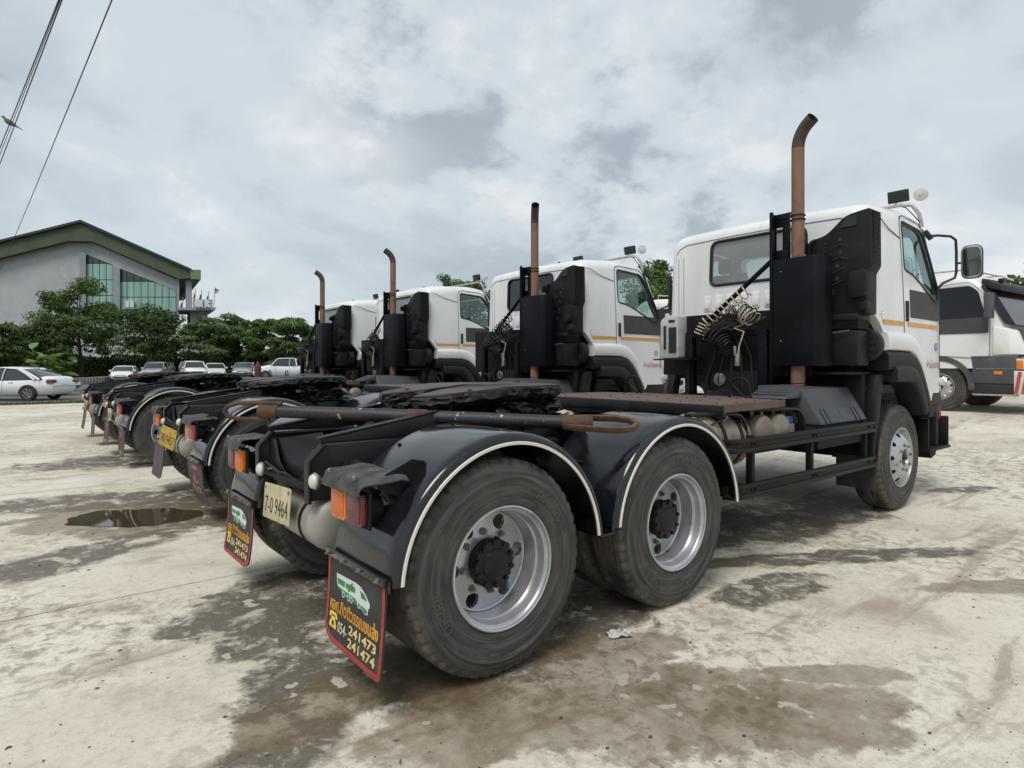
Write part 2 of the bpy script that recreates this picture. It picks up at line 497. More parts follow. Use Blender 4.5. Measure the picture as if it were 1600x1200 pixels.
# ================================================================== GROUND
def ground_sheet(name, x0, x1, y0, y1, dz, mat, parent=None, side=None, ny=1):
    xs = [x for x in ([-400,-200,-60,-20,-8,-3] + [i*1.0 for i in range(0, 41)] + [50,70,120,200,400]) if x0 < x < x1]
    xs = [x0] + xs + [x1]
    ys = [y0 + (y1-y0)*i/ny for i in range(ny+1)]
    mb = MB(); n = len(ys)
    vs = [(x, y, g(x)+dz) for x in xs for y in ys]
    fs = [(i*n+j, (i+1)*n+j, (i+1)*n+j+1, i*n+j+1) for i in range(len(xs)-1) for j in range(n-1)]
    mb.add(vs, fs)
    if side:
        for yy, s in ((y0, 1), (y1, -1)):
            top = [(x, yy, g(x)+dz) for x in xs]; bot = [(x, yy, g(x)+dz-side) for x in xs]
            k = len(xs)
            mb.add(top+bot, [(i, i+1, k+i+1, k+i) for i in range(k-1)])
    return mb.build(name, mat, parent, smooth=30)

def grass_mat():
    return pm('dry_grass_ground', (0.075,0.085,0.035), (0.12,0.105,0.06), 0.95, scale=0.8, thr=(0.4,0.65), bump=0.6, bscale=6, c3=(0.05,0.07,0.02), thr3=(0.5,0.7), scale3=3)
M['grass'] = grass_mat()
M['asphalt'] = pm('road_asphalt', (0.10,0.10,0.10), (0.15,0.148,0.14), 0.85, scale=0.7, thr=(0.35,0.7), bump=0.3, bscale=30)
M['joint'] = pm('joint_filler', (0.035,0.03,0.025), None, 0.95)

def concrete_mat():
    m, nt, out = new_mat('stained_yard_concrete'); T = NT(nt)
    pos = T.n('ShaderNodeNewGeometry').outputs['Position']
    bs = T.n('ShaderNodeBsdfPrincipled')
    # pale concrete with cloudy, sun bleached and rain washed tones
    n_big = T.noise(pos, 0.45, 5, 0.55, 0.3)
    n_mid = T.noise(pos, 1.7, 8, 0.62, 0.4)
    n_fin = T.noise(pos, 22.0, 6, 0.7)
    col = T.mix(T.rng(n_big, 0.35, 0.65), (0.585,0.53,0.43), (0.71,0.66,0.565))
    col = T.mix(T.rng(n_mid, 0.5, 0.70, 0, 0.72), col, (0.38,0.325,0.245))
    col = T.mix(T.rng(n_fin, 0.45, 0.72, 0, 0.42), col, (0.33,0.285,0.22))
    mott = T.noise(pos, 9.0, 9, 0.72, 0.5)
    zone = T.noise(pos, 0.38, 3, 0.5, 0.2)
    col = T.mix(T.math('MULTIPLY', T.rng(mott, 0.47, 0.60, 0, 0.85), T.rng(zone, 0.44, 0.60)), col, (0.30,0.255,0.19))
    # streaks dragged along the slabs by wheels and run-off
    mp = T.n('ShaderNodeMapping'); mp.inputs['Scale'].default_value = (0.35, 2.3, 1); mp.inputs['Rotation'].default_value = (0,0,R(12))
    T.put(mp.inputs[0], pos)
    n_str = T.noise(mp.outputs[0], 1.4, 8, 0.68, 0.6)
    col = T.mix(T.rng(n_str, 0.54, 0.66, 0, 0.60), col, (0.27,0.215,0.16))
    # oil, mud, damp and painted-on truck shade: patches with their own places in the yard
    edge = T.noise(pos, 1.9, 8, 0.62, 0.5)
    edge2 = T.noise(pos, 7.0, 8, 0.7, 0.4)
    warp = T.math('ADD', T.math('MULTIPLY', T.math('SUBTRACT', edge, 0.5), 1.5), T.math('MULTIPLY', T.math('SUBTRACT', edge2, 0.5), 0.9))
    def patch(cx, cy, a, b, ang, soft=0.5):
        soft *= 0.4
        mp = T.n('ShaderNodeMapping', vector_type='TEXTURE')
        mp.inputs['Location'].default_value = (cx, cy, 0)
        mp.inputs['Rotation'].default_value = (0, 0, R(ang))
        mp.inputs['Scale'].default_value = (a, b, 1)
        flat = T.n('ShaderNodeVectorMath', operation='MULTIPLY'); T.put(flat.inputs[0], pos); flat.inputs[1].default_value = (1,1,0)
        T.put(mp.inputs[0], flat.outputs[0])
        ln = T.n('ShaderNodeVectorMath', operation='LENGTH'); T.put(ln.inputs[0], mp.outputs[0])
        d = T.math('ADD', ln.outputs['Value'], warp)
        return T.rng(d, 1.0+soft/2, 1.0-soft/2)
    def union(ps):
        a = ps[0]
        for p in ps[1:]: a = T.math('MAXIMUM', a, p)
        return a
    dark = union([patch(*p) for p in STAINS_AND_SHADE])
    brown = union([patch(*p) for p in BROWN_STAINS])
    n_brk = T.noise(pos, 3.6, 10, 0.74, 0.5)
    n_hi = T.noise(pos, 75.0, 5, 0.75)
    n_pit = T.noise(pos, 14.0, 9, 0.72, 0.3)
    darkm = T.math('MULTIPLY', dark, T.rng(n_brk, 0.36, 0.50, 0.15, 1.0))
    darkm = T.math('MULTIPLY', darkm, T.rng(n_pit, 0.30, 0.50, 0.45, 1.0))
    col = T.mix(T.math('MULTIPLY', darkm, 0.92), col, T.mix(T.rng(n_pit, 0.38, 0.62), (0.052,0.043,0.033), (0.125,0.103,0.078)))
    brm = T.math('MULTIPLY', brown, T.rng(n_mid, 0.30, 0.62, 1.0, 0.55))
    col = T.mix(T.math('MULTIPLY', brm, 0.95), col, T.mix(T.rng(n_pit, 0.36, 0.64), (0.105,0.074,0.038), (0.185,0.138,0.078)))
    col = T.mix(T.rng(n_hi, 0.52, 0.72, 0, 0.45), col, (0.16,0.135,0.10))
    col = T.mix(T.rng(n_hi, 0.44, 0.28, 0, 0.25), col, (0.62,0.58,0.50))
    # faint curved tyre marks
    for cx_, cy_, rad_, wd_ in TYRE_MARKS:
        flat = T.n('ShaderNodeVectorMath', operation='MULTIPLY'); T.put(flat.inputs[0], pos); flat.inputs[1].default_value = (1,1,0)
        ds = T.n('ShaderNodeVectorMath', operation='DISTANCE'); T.put(ds.inputs[0], flat.outputs[0]); ds.inputs[1].default_value = (cx_, cy_, 0)
        dd_ = T.math('ABSOLUTE', T.math('SUBTRACT', ds.outputs['Value'], rad_))
        mk = T.math('MULTIPLY', T.rng(dd_, wd_, wd_*0.55, 0, 0.36), T.rng(n_mid, 0.38, 0.62))
        col = T.mix(mk, col, (0.15,0.13,0.11))
    # flakes of pale cement skin left inside the stains
    vor = T.n('ShaderNodeTexVoronoi', {'Scale': 4.6, 'Randomness': 1.0})
    vw = T.n('ShaderNodeVectorMath', operation='ADD'); T.put(vw.inputs[0], pos)
    nv = T.n('ShaderNodeTexNoise', {'Scale': 5.0, 'Detail': 5.0}); T.put(nv.inputs['Vector'], pos)
    vs_ = T.n('ShaderNodeVectorMath', operation='SCALE'); T.put(vs_.inputs[0], nv.outputs['Color']); vs_.inputs['Scale'].default_value = 0.42
    T.put(vw.inputs[1], vs_.outputs[0]); T.put(vor.inputs['Vector'], vw.outputs[0])
    vcol = T.n('ShaderNodeSeparateColor'); T.put(vcol.inputs[0], vor.outputs['Color'])
    flake = T.math('MULTIPLY', T.rng(vor.outputs['Distance'], 0.215, 0.185), T.rng(vcol.outputs[0], 0.42, 0.44))
    flake = T.math('MULTIPLY', flake, T.math('MAXIMUM', T.math('MULTIPLY', darkm, 0.9), T.math('MULTIPLY', brm, 0.75)))
    col = T.mix(flake, col, (0.50,0.475,0.40))
    T.put(bs.inputs['Base Color'], col)
    wet = T.math('MAXIMUM', T.math('MULTIPLY', darkm, 0.75), T.math('MULTIPLY', brm, 0.8))
    wet = T.math('MULTIPLY', wet, T.math('SUBTRACT', 1.0, flake))
    T.put(bs.inputs['Roughness'], T.rng(wet, 0.0, 1.0, 0.88, 0.42, False))
    T.put(bs.inputs['Specular IOR Level'], 0.4)
    bp = T.n('ShaderNodeBump', {'Strength': 0.35, 'Distance': 0.012})
    hgt = T.math('ADD', T.math('ADD', T.math('MULTIPLY', n_fin, 0.6), T.math('MULTIPLY', n_hi, 0.35)), T.math('ADD', T.math('MULTIPLY', n_brk, 0.5), T.math('MULTIPLY', flake, 0.35)))
    T.put(bp.inputs['Height'], hgt)
    nt.links.new(bp.outputs[0], bs.inputs['Normal'])
    nt.links.new(bs.outputs[0], out.inputs[0])
    return m
TYRE_MARKS = [(9.5,-7.2,4.6,0.13), (9.5,-7.2,5.3,0.10), (14.0,-9.0,9.6,0.14)]
# (centre x, centre y, half length, half width, angle, softness)
STAINS_AND_SHADE = [(-0.25, 0.42, 0.95, 0.55, 8, 0.5), (-0.72, 0.0, 0.34, 0.24, 35, 0.6), (-1.0, 0.35, 0.28, 0.14, 10, 0.6), (0.35, -0.72, 1.3, 0.62, 0, 0.5), (-0.75,-0.55,0.3,0.12,40,0.6), (3.6, -0.5, 1.7, 0.55, -12, 0.7),  # last patch here paints in the shade under the nearest truck
               (3.0, -1.35, 1.3, 0.16, -32, 0.7), (2.1, -1.45, 0.5, 0.22, -10, 0.7), (-1.55, 2.35, 1.0, 0.32, 25, 1.0),
               (-1.0, 4.6, 1.6, 0.5, -20, 1.0), (-0.3, 3.2, 1.3, 0.55, -45, 0.8), (6.6, -1.3, 0.45, 0.13, -30, 0.6), (4.2, 3.4, 3.0, 1.0, 0, 0.8), (3.8, 7.5, 3.2, 1.1, 0, 0.8),
               (8.6, -1.9, 0.28, 0.12, -30, 0.4), (0.2, 8.0, 2.0, 0.8, 0, 0.9), (0.4, 3.9, 1.6, 0.7, 0, 0.9), (-1.35, -1.25, 0.7, 0.2, 20, 1.0)]
BROWN_STAINS = [(0.40, -1.88, 1.0, 0.40, -43, 0.5), (0.55, -1.36, 0.50, 0.24, -12, 0.5), (-0.35, -1.42, 0.45, 0.30, -20, 0.6), (1.25, -2.2, 0.35, 0.10, -40, 0.5), (-0.7, -0.9, 0.5, 0.22, 10, 0.6),
                (-0.9, 3.55, 1.05, 0.75, -39, 0.6), (3.3, -2.4, 0.7, 0.12, -35, 0.7)]
M['concrete'] = concrete_mat()

tag(ground_sheet('ground', -700, 700, -500, 900, -0.03, M['grass'], ny=4), kind='structure')
yard = tag(empty('concrete_yard', (0,0,0)), kind='structure')
YJ = [-60.0, -28.7, -22.74, -16.78, -10.82, -4.86, 1.14, 7.1, 13.06, 19.02, 26.8]
ground_sheet('joint_filler', -45, 55, YJ[0], YJ[-1], -0.014, M['joint'], yard)
for a, b in zip(YJ[:-1], YJ[1:]):
    ground_sheet('slab', -45, 55, a+0.006, b-0.006, 0.0, M['concrete'], yard, side=0.014)
tag(ground_sheet('road', -300, 300, 28.6, 50.0, -0.018, M['asphalt']), kind='structure')
tag(ground_sheet('parking_strip', -120, 200, 50.0, 66.0, -0.014, M['asphalt']), kind='structure')
# striped kerb of blocks on the far side of the road
M['kerb_white'] = pm('kerb_white', (0.50,0.49,0.45), (0.36,0.35,0.31), 0.8, scale=3)
M['kerb_grey'] = pm('kerb_grey', (0.17,0.17,0.16), (0.12,0.12,0.11), 0.85, scale=3)
kerb = tag(empty('kerb', (0,0,0)), kind='structure')
k0, k1 = spot(96, 47.0), spot(178, 57.0)
d = (k1-k0); L = d.length; d.normalize(); nk = 34
kw_ = MB().bb(0, 0.42, 0, 0.25, 0, 0.55).mesh('kerb_block', M['kerb_white'], bevel=0.02)
kg_ = MB().bb(0, 0.42, 0, 0.25, 0, 0.55).mesh('kerb_block', M['kerb_grey'], bevel=0.02)
for i in range(nk):
    o = bpy.data.objects.new('kerb_block', (kw_, kg_)[i % 2]); COL.objects.link(o); o.parent = kerb
    p = k0 + d*(L*i/nk)
    o.location = (p.x, p.y, g(p.x)-0.02); o.rotation_euler = (0, 0, math.atan2(d.y, d.x))

# puddle lying in a dip between the trucks and the camera
m, nt, out = new_mat('puddle_water'); T = NT(nt)
bs = T.n('ShaderNodeBsdfPrincipled', {'Base Color': (0.060,0.046,0.028), 'Roughness': 0.03})
bs.inputs['Specular IOR Level'].default_value = 0.55
nt.links.new(bs.outputs[0], out.inputs[0]); M['water'] = m
pud = MB(); pts = []
for i in range(72):
    a = 2*math.pi*i/72
    k = 1 + 0.20*mnoise.noise(Vector((math.cos(a)*1.6, math.sin(a)*1.6, 3.3))) + 0.10*mnoise.noise(Vector((math.cos(a)*5, math.sin(a)*5, 1.7)))
    p = Vector((-0.93, 3.55, 0)) + RT*(0.66*k*math.cos(a)) + FW*(0.37*k*math.sin(a))
    pts.append((p.x, p.y))
pud.sheet(pts, lambda x, y: (x, y, 0.004))
tag(pud.build('puddle', M['water']), kind='structure')
# strip of rough grass between yard and road
gm = MB()
rg = random.Random(3)
for i in range(5200):
    x = rg.uniform(-14, 12); y = rg.uniform(26.75, 28.7); h = rg.uniform(0.05, 0.16); a = rg.uniform(0, 6.28); w = 0.02
    lx, ly = rg.uniform(-0.05, 0.05), rg.uniform(-0.05, 0.05); z = g(x)-0.03
    gm.add([(x-w*math.cos(a), y-w*math.sin(a), z), (x+w*math.cos(a), y+w*math.sin(a), z), (x+lx, y+ly, z+h)], [(0,1,2)])
M['blade'] = pm('grass_blades', (0.07,0.10,0.03), (0.13,0.12,0.05), 0.8, scale=1.5, thr=(0.35,0.65))
tag(gm.build('grass_strip', M['blade'], fix=False, smooth=0), 'low rough grass along the far edge of the yard', 'grass', kind='stuff')
# grit and small stones scattered over the concrete
st = MB()
for i in range(800):
    d_ = 1.9 + 9*rg.random()**1.6; px = rg.uniform(-40, 1640)
    p = spot(px, d_)
    s_ = rg.choice((0.002, 0.003, 0.004, 0.005, 0.008 if rg.random() < 0.3 else 0.004))
    st.ico((p.x, p.y, p.z+s_*0.3), s_, 1, 0.5, (1.3, 1, 0.6), seed=i)
M['grit'] = pm('dark_grit', (0.07,0.06,0.05), (0.16,0.14,0.11), 0.9, scale=9)
tag(st.build('grit', M['grit'], fix=False, smooth=0), 'dark grit and small stones scattered over the concrete', 'grit', kind='stuff')
# leaf scraps
lf = MB()
for i in range(46):
    p = spot(rg.uniform(-20, 1620), 2.2 + 7*rg.random()**1.4); a = rg.uniform(0, 6.28); L_ = rg.uniform(0.008, 0.022); w = L_*0.22
    c, s_ = math.cos(a), math.sin(a)
    lf.add([(p.x+c*L_, p.y+s_*L_, p.z+0.004), (p.x-s_*w, p.y+c*w, p.z+0.010), (p.x-c*L_, p.y-s_*L_, p.z+0.004), (p.x+s_*w, p.y-c*w, p.z+0.003)], [(0,1,2,3)])
M['leaf_dead'] = pm('dead_leaf', (0.11,0.075,0.04), (0.05,0.04,0.03), 0.8, scale=9)
tag(lf.build('leaf_litter', M['leaf_dead'], fix=False, smooth=0), 'dry brown leaf scraps lying on the concrete', 'leaves', kind='stuff')
# crumpled clear plastic wrapper
wr = MB(); n = 9; vs = []
for i in range(n):
    for j in range(n):
        u, v_ = (i/(n-1)-0.5), (j/(n-1)-0.5)
        vs.append((u*0.13, v_*0.085, 0.012 + 0.022*abs(mnoise.noise(Vector((u*7, v_*7, 2.2)))) + 0.008*rg.random() - 0.02*(u*u+v_*v_)))
wr.add(vs, [(i*n+j, (i+1)*n+j, (i+1)*n+j+1, i*n+j+1) for i in range(n-1) for j in range(n-1)])
M['wrap'] = pm('crumpled_foil_plastic', (0.62,0.62,0.60), (0.35,0.33,0.30), 0.18, 0.25, scale=40)
w_o = wr.build('plastic_wrapper', M['wrap'], fix=False, smooth=0)
p = spot(967, 1440/(994-572)); w_o.location = (p.x, p.y, p.z); w_o.rotation_euler = (0, 0, R(-30))
tag(w_o, 'small crumpled clear plastic wrapper on the wet concrete beside the rear wheel', 'wrapper')
# ================================================================== WHEELS
def tyre_mat(name, c1, c2, cd):
    """rubber with scuffs that run round the wheel and dried mud on the shoulder"""
    m, nt, out = new_mat(name); T = NT(nt)
    oc = T.n('ShaderNodeTexCoord').outputs['Object']
    wp = T.n('ShaderNodeNewGeometry').outputs['Position']
    sp = T.n('ShaderNodeSeparateXYZ'); T.put(sp.inputs[0], oc)
    r = T.math('SQRT', T.math('ADD', T.math('MULTIPLY', sp.outputs[0], sp.outputs[0]), T.math('MULTIPLY', sp.outputs[2], sp.outputs[2])))
    an = T.math('ARCTAN2', sp.outputs[0], sp.outputs[2])
    cb = T.n('ShaderNodeCombineXYZ'); T.put(cb.inputs[0], T.math('MULTIPLY', r, 42.0)); T.put(cb.inputs[1], T.math('MULTIPLY', an, 1.3)); T.put(cb.inputs[2], T.math('MULTIPLY', sp.outputs[1], 6.0))
    ring = T.noise(cb.outputs[0], 1.0, 6, 0.65, 0.4)
    blot = T.noise(wp, 5.0, 7, 0.65, 0.3); fine = T.noise(wp, 60.0, 4, 0.7)
    col = T.mix(T.rng(ring, 0.38, 0.68), c1, c2)
    col = T.mix(T.rng(blot, 0.42, 0.72, 0, 0.65), col, c2)
    shoulder = T.rng(r, 0.470, 0.512)
    mud = T.math('MULTIPLY', T.rng(blot, 0.40, 0.60), T.math('ADD', T.math('MULTIPLY', shoulder, 0.55), T.rng(ring, 0.56, 0.74, 0, 0.5)), True)
    col = T.mix(T.math('MULTIPLY', mud, T.rng(fine, 0.35, 0.6, 0.5, 1.0)), col, cd)
    bs = T.n('ShaderNodeBsdfPrincipled', {'Roughness': 0.7}); bs.inputs['Specular IOR Level'].default_value = 0.35
    T.put(bs.inputs['Base Color'], col)
    bp = T.n('ShaderNodeBump', {'Strength': 0.5, 'Distance': 0.004}); T.put(bp.inputs['Height'], T.math('ADD', T.math('MULTIPLY', ring, 0.8), T.math('MULTIPLY', fine, 0.5)))
    nt.links.new(bp.outputs[0], bs.inputs['Normal']); nt.links.new(bs.outputs[0], out.inputs[0])
    return m
M['tyre'] = tyre_mat('tyre_rubber_scuffed', (0.034,0.033,0.032), (0.088,0.084,0.077), (0.20,0.165,0.12))
M['tyre_letters'] = pm('lightened_tyre_lettering', (0.075,0.071,0.065), (0.045,0.043,0.040), 0.7, scale=8)  # paler tone stands in for the shading on the raised letters
def holed_disc(r_out, r_in, hr, hrad, nh, off=0.0, seg=20, no=64, ni=40):
    """flat ring with round holes as (verts2d, tris)"""
    bm = bmesh.new()
    def loop(cx, cy, r, n):
        vs = [bm.verts.new((cx+r*math.cos(2*math.pi*i/n), cy+r*math.sin(2*math.pi*i/n), 0)) for i in range(n)]
        return [bm.edges.new((vs[i], vs[(i+1) % n])) for i in range(n)]
    es = loop(0, 0, r_out, no) + loop(0, 0, r_in, ni)
    for k in range(nh):
        a = off + 2*math.pi*k/nh
        es += loop(hr*math.cos(a), hr*math.sin(a), hrad, seg)
    bmesh.ops.triangle_fill(bm, use_beauty=True, use_dissolve=False, edges=es, normal=(0,0,1))
    # drop triangles that fell inside a hole
    dead = []
    for f in bm.faces:
        c = f.calc_center_median()
        if c.length < r_in*0.97: dead.append(f); continue
        for k in range(nh):
            a = off + 2*math.pi*k/nh
            if (c - Vector((hr*math.cos(a), hr*math.sin(a), 0))).length < hrad*0.93:
                dead.append(f); break
    if dead: bmesh.ops.delete(bm, geom=dead, context='FACES')
    bm.verts.index_update()
    vs = [(v.co.x, v.co.y) for v in bm.verts]; fs = [tuple(v.index for v in f.verts) for f in bm.faces]
    bm.free()
    return vs, fs

def tyre_mesh(name, RO=0.525, W=0.28, lettering=True):
    mb = MB()
    half = [(0.291,0.020),(0.296,0.008),(0.305,0.002),(0.325,-0.003),(0.335,-0.0045),(0.338,-0.0025),(0.365,-0.007),(0.405,-0.009),(0.430,-0.0075),
            (0.434,-0.0095),(0.440,-0.0095),(0.444,-0.006),(0.470,0.000),(0.490,0.006),(0.500,0.012),(0.506,0.017),(0.517,0.026),(0.5235,0.040)]
    sc = RO/0.525
    half = [(r if r < 0.3 else 0.3+(r-0.3)*(RO-0.3)/(0.225), y) for r, y in half]
    tread = []
    ys = [0.066, 0.108, 0.140, W-0.140+0.0, W-0.108, W-0.066]
    ys = [0.070, 0.114, W-0.114, W-0.070]
    for y in ys:
        tread += [(RO, y-0.006), (RO-0.010, y-0.004), (RO-0.010, y+0.004), (RO, y+0.006)]
    prof = half + tread + [(r, W-y) for r, y in reversed(half)]
    nh = len(half); npf = len(prof)
    def mod(i, k, r, h):
        j = i if i < npf/2 else npf-1-i
        if 13 <= j <= 17 and k % 4 == 0:      # shoulder sipes
            r -= 0.010 if j < 17 else 0.013
        if j <= 12: r += 0.0
        return r, h
    mb.lathe(prof, n=192, mod=mod)
    if lettering:
        mb.cur = 1
        def ring_text(body, size, rad, a0, depth=0.0018):
            vs, fs = text_geo(body, size, 0.001, 0.0, 2)
            out = []
            for x, y, z in vs:
                a = R(a0) - x/rad
                r = rad + y
                out.append((r*math.cos(a), -0.0085 - (0.0032 if z > 0 else -0.004), r*math.sin(a)))
            mb.add(out, fs)
        ring_text('MAXXIS', 0.075, 0.368, 62)
        ring_text('UR288', 0.070, 0.368, 215)
        ring_text('STEEL RADIAL', 0.026, 0.385, -48)
    me = mb.mesh(name, [M['tyre'], M['tyre_letters']], smooth=32)
    return me

def rear_rim_mesh():
    mb = MB()
    # flange, well and barrel (outer side open, y grows inwards)
    mb.lathe([(0.294,0.016),(0.301,0.004),(0.300,-0.005),(0.294,-0.008),(0.289,-0.004),(0.287,0.006),(0.282,0.010),(0.279,0.018),(0.273,0.020),
              (0.268,0.052),(0.263,0.066),(0.258,0.072),(0.255,0.110),(0.252,0.118),(0.249,0.150),(0.247,0.163),(0.251,0.170)], n=72)
    mb.lathe([(0.249,0.158),(0.246,0.150),(0.241,0.152),(0.237,0.158)], n=72)
    vs, fs = holed_disc(0.240, 0.100, 0.200, 0.0375, 6, R(20))
    def dish(x, y):
        r = math.hypot(x, y)
        return 0.158 - 0.012*max(0, min(1, (0.19-r)/0.03)) + 0.0
    mb.add([(x, dish(x, y), z) for x, z in vs for y in (z,)], fs)
    # depth of the hand holes
    for k in range(6):
        a = R(20)+k*math.pi/3
        c = Vector((0.200*math.cos(a), 0, 0.200*math.sin(a)))
        ring0 = [(c.x+0.0375*math.cos(t), 0.157, c.z+0.0375*math.sin(t)) for t in [2*math.pi*i/20 for i in range(20)]]
        ring1 = [(x, 0.178, z) for x, _, z in ring0]
        mb.loft([ring0, ring1], caps=False)
    # inner barrel behind the disc, dark with brake dust
    mb.lathe([(0.251,0.170),(0.262,0.30),(0.288,0.55),(0.297,0.57)], n=48)
    return mb.mesh('rim', M['wheel'], smooth=35, fix=False)
def front_rim_mesh():
    mb = MB()
    mb.lathe([(0.294,0.016),(0.301,0.004),(0.300,-0.005),(0.294,-0.008),(0.289,-0.004),(0.287,0.006),(0.281,0.012),(0.277,0.030),(0.270,0.040),(0.266,0.046)], n=72)
    f = lambda r: 0.046 - 0.075*max(0, min(1, (0.268-r)/(0.268-0.185)))**0.8
    vs, fs = holed_disc(0.268, 0.182, 0.232, 0.023, 10, R(9), seg=14)
    mb.add([(x, f(math.hypot(x, z)), z) for x, z in vs], fs)
    mb.lathe([(0.185,-0.0275),(0.178,-0.032),(0.168,-0.036),(0.160,-0.0365),(0.090,-0.0365),(0.086,-0.030),(0.086,0.02)], n=56)
    mb.lathe([(0.262,0.06),(0.262,0.24),(0.290,0.26)], n=40)
    return mb.mesh('rim', M['wheel'], smooth=35, fix=False)
def nut_mesh(r=0.016, h=0.028):
    mb = MB()
    mb.cyl((0,0,0), (0,-h*0.25,0), r*1.35, n=16)
    mb.cyl((0,-h*0.2,0), (0,-h,0), r, n=6)
    mb.cyl((0,-h,0), (0,-h*1.5,0), r*0.55, n=10)
    return mb.mesh('lug_nut', M['steel'], smooth=30)
TYRE = tyre_mesh('tyre'); TYRE_F = tyre_mesh('tyre', 0.530, 0.29); TYRE_IN = tyre_mesh('inner_tyre', lettering=False)
RIM_R = rear_rim_mesh(); RIM_F = front_rim_mesh(); NUT = nut_mesh(0.0135, 0.020); NUT_F = nut_mesh(0.015, 0.013)
def hub_mesh():
    mb = MB()
    mb.lathe([(0.0,0.060),(0.054,0.061),(0.072,0.066),(0.078,0.074),(0.098,0.078),(0.116,0.082),(0.121,0.092),(0.119,0.118),(0.110,0.124),(0.116,0.165)], n=40)
    for k in range(10):
        a = 2*math.pi*k/10
        c = (0.106*math.cos(a), 0, 0.106*math.sin(a))
        mb.cyl((c[0],0.084,c[2]), (c[0],0.068,c[2]), 0.013, n=6)
        mb.cyl((0.119*math.cos(a+0.3),0.088,0.119*math.sin(a+0.3)), (0.119*math.cos(a+0.3),0.118,0.119*math.sin(a+0.3)), 0.010, n=6)
    return mb.mesh('hub', M['hub'], smooth=32)
def hubf_mesh():
    mb = MB()
    mb.lathe([(0.0,-0.048),(0.018,-0.047),(0.022,-0.030),(0.048,-0.020),(0.060,-0.006),(0.085,0.0),(0.085,0.05)], n=32)
    return mb.mesh('hub', M['hub'], smooth=32)
HUB = hub_mesh(); HUB_F = hubf_mesh()
def mesh_obj(name, me, parent, loc=(0,0,0), rot=(0,0,0)):
    o = bpy.data.objects.new(name, me); COL.objects.link(o); o.parent = parent
    o.location = loc; o.rotation_euler = rot
    return o
def rear_wheel(parent, x, side, z, spin):
    w = empty('wheel', (x, -1.22*side, z), 0 if side > 0 else math.pi, parent)
    # spin the wheel about its own axle
    def ch(name, me, y=0.0): return mesh_obj(name, me, w, (0, y, 0), (0, spin, 0))
    ch('tyre', TYRE); ch('inner_tyre', TYRE_IN, 0.315); ch('rim', RIM_R); ch('hub', HUB)
    for k in range(8):
        a = spin + 2*math.pi*(k+0.5)/8
        mesh_obj('lug_nut', NUT, w, (0.152*math.cos(a), 0.148, -0.152*math.sin(a)))
    return w
def front_wheel(parent, x, side, z, spin):
    w = empty('wheel', (x, -1.19*side, z), 0 if side > 0 else math.pi, parent)
    def ch(name, me, y=0.0): return mesh_obj(name, me, w, (0, y, 0), (0, spin, 0))
    ch('tyre', TYRE_F); ch('rim', RIM_F); ch('hub', HUB_F)
    for k in range(8):
        a = spin + 2*math.pi*(k+0.5)/8
        mesh_obj('lug_nut', NUT_F, w, (0.128*math.cos(a), -0.034, -0.128*math.sin(a)))
    return w
# ================================================================== TRACTOR TRUCK (x forward from the rearmost axle, y left, z up)
ROOT = empty('tractor_truck', (0,0,0))
def part(mb, name, mat, parent=None, **kw):
    return mb.build(name, M[mat] if isinstance(mat, str) else mat, parent or ROOT, **kw)
def both(fn):
    for s in (1, -1): fn(s)

M['hood'] = pm('dusty_lamp_hood', (0.020,0.020,0.020), (0.085,0.082,0.076), 0.65, scale=9, thr=(0.36,0.66), bump=0.4, bscale=30)
# ---- frame rails, ramps, rear end -----------------------------------------
def rails(s):
    y = -0.42*s
    prof = [(-0.655,0.80),(-0.655,1.005),(-0.575,1.085),(6.1,1.085),(6.1,0.80)]
    mb = MB().prism(prof, y-0.005, y+0.005)
    inner = y + 0.075*s
    for x0, x1, z in ((-0.575,6.1,1.080), (-0.655,6.1,0.805)):
        mb.bb(x0, x1, min(y,inner), max(y,inner), z-0.005, z+0.005)
    part(mb, 'chassis_rail', 'black', bevel=0.002)
    # flanged closing strip on the cut rail end
    e = MB()
    w0, w1 = sorted((y-0.030*s, y+0.035*s))
    e.prism([(-0.672,0.79),(-0.672,1.008),(-0.585,1.098),(-0.570,1.088),(-0.655,1.000),(-0.655,0.79)], w0, w1)
    part(e, 'rail_end', 'black', bevel=0.003)
    r = MB()
    r.prism([(-0.60,1.092),(-0.60,1.115),(0.13,1.225),(0.155,1.222),(0.155,1.092)], y-0.006, y+0.006)
    a, b = sorted((y-0.010*s, y+0.055*s))
    r.prism([(-0.605,1.117),(-0.605,1.125),(0.13,1.236),(0.16,1.233),(0.16,1.225),(0.13,1.228)], a, b)
    part(r, 'ramp', 'black', bevel=0.002)
    for k, (bx, bz) in enumerate(((-0.45,1.0),(-0.45,0.9),(-0.3,0.95),(-0.15,1.02),(-0.15,0.88))):
        part(MB().cyl((bx,y-0.004*s,bz),(bx,y-0.022*s,bz),0.012,n=6), 'rail_bolt', 'dull_black')
both(rails)
cm = MB()
poly = [(-0.41,0.80),(-0.41,1.05),(-0.30,1.05),(-0.22,0.93),(-0.10,0.86),(0.10,0.86),(0.22,0.93),(0.30,1.05),(0.41,1.05),(0.41,0.80)]
cm.prism(poly, -0.600, -0.592, 'YZ')
cm.bb(-0.60,-0.50,-0.41,0.41,0.800,0.808)
part(cm, 'rear_crossmember', 'black', bevel=0.002)
for x in (0.68, 2.2, 3.4):
    part(MB().bb(x-0.06,x+0.06,-0.41,0.41,0.84,1.04), 'crossmember', 'dull_black')
# curved steel saddle plate that rises inside the rear end
sd = MB(); rings = []
for i in range(9):
    t = i/8; y = -0.30 + 0.60*t; zz = 1.055 - 0.13*math.sin(math.pi*t)**0.8
    rings.append([(-0.575,y,zz-0.12),(-0.575,y,zz),(-0.30,y,zz+0.02),(-0.30,y,zz-0.12)])
sd.loft(rings)
part(sd, 'saddle_plate', 'black', smooth=50)
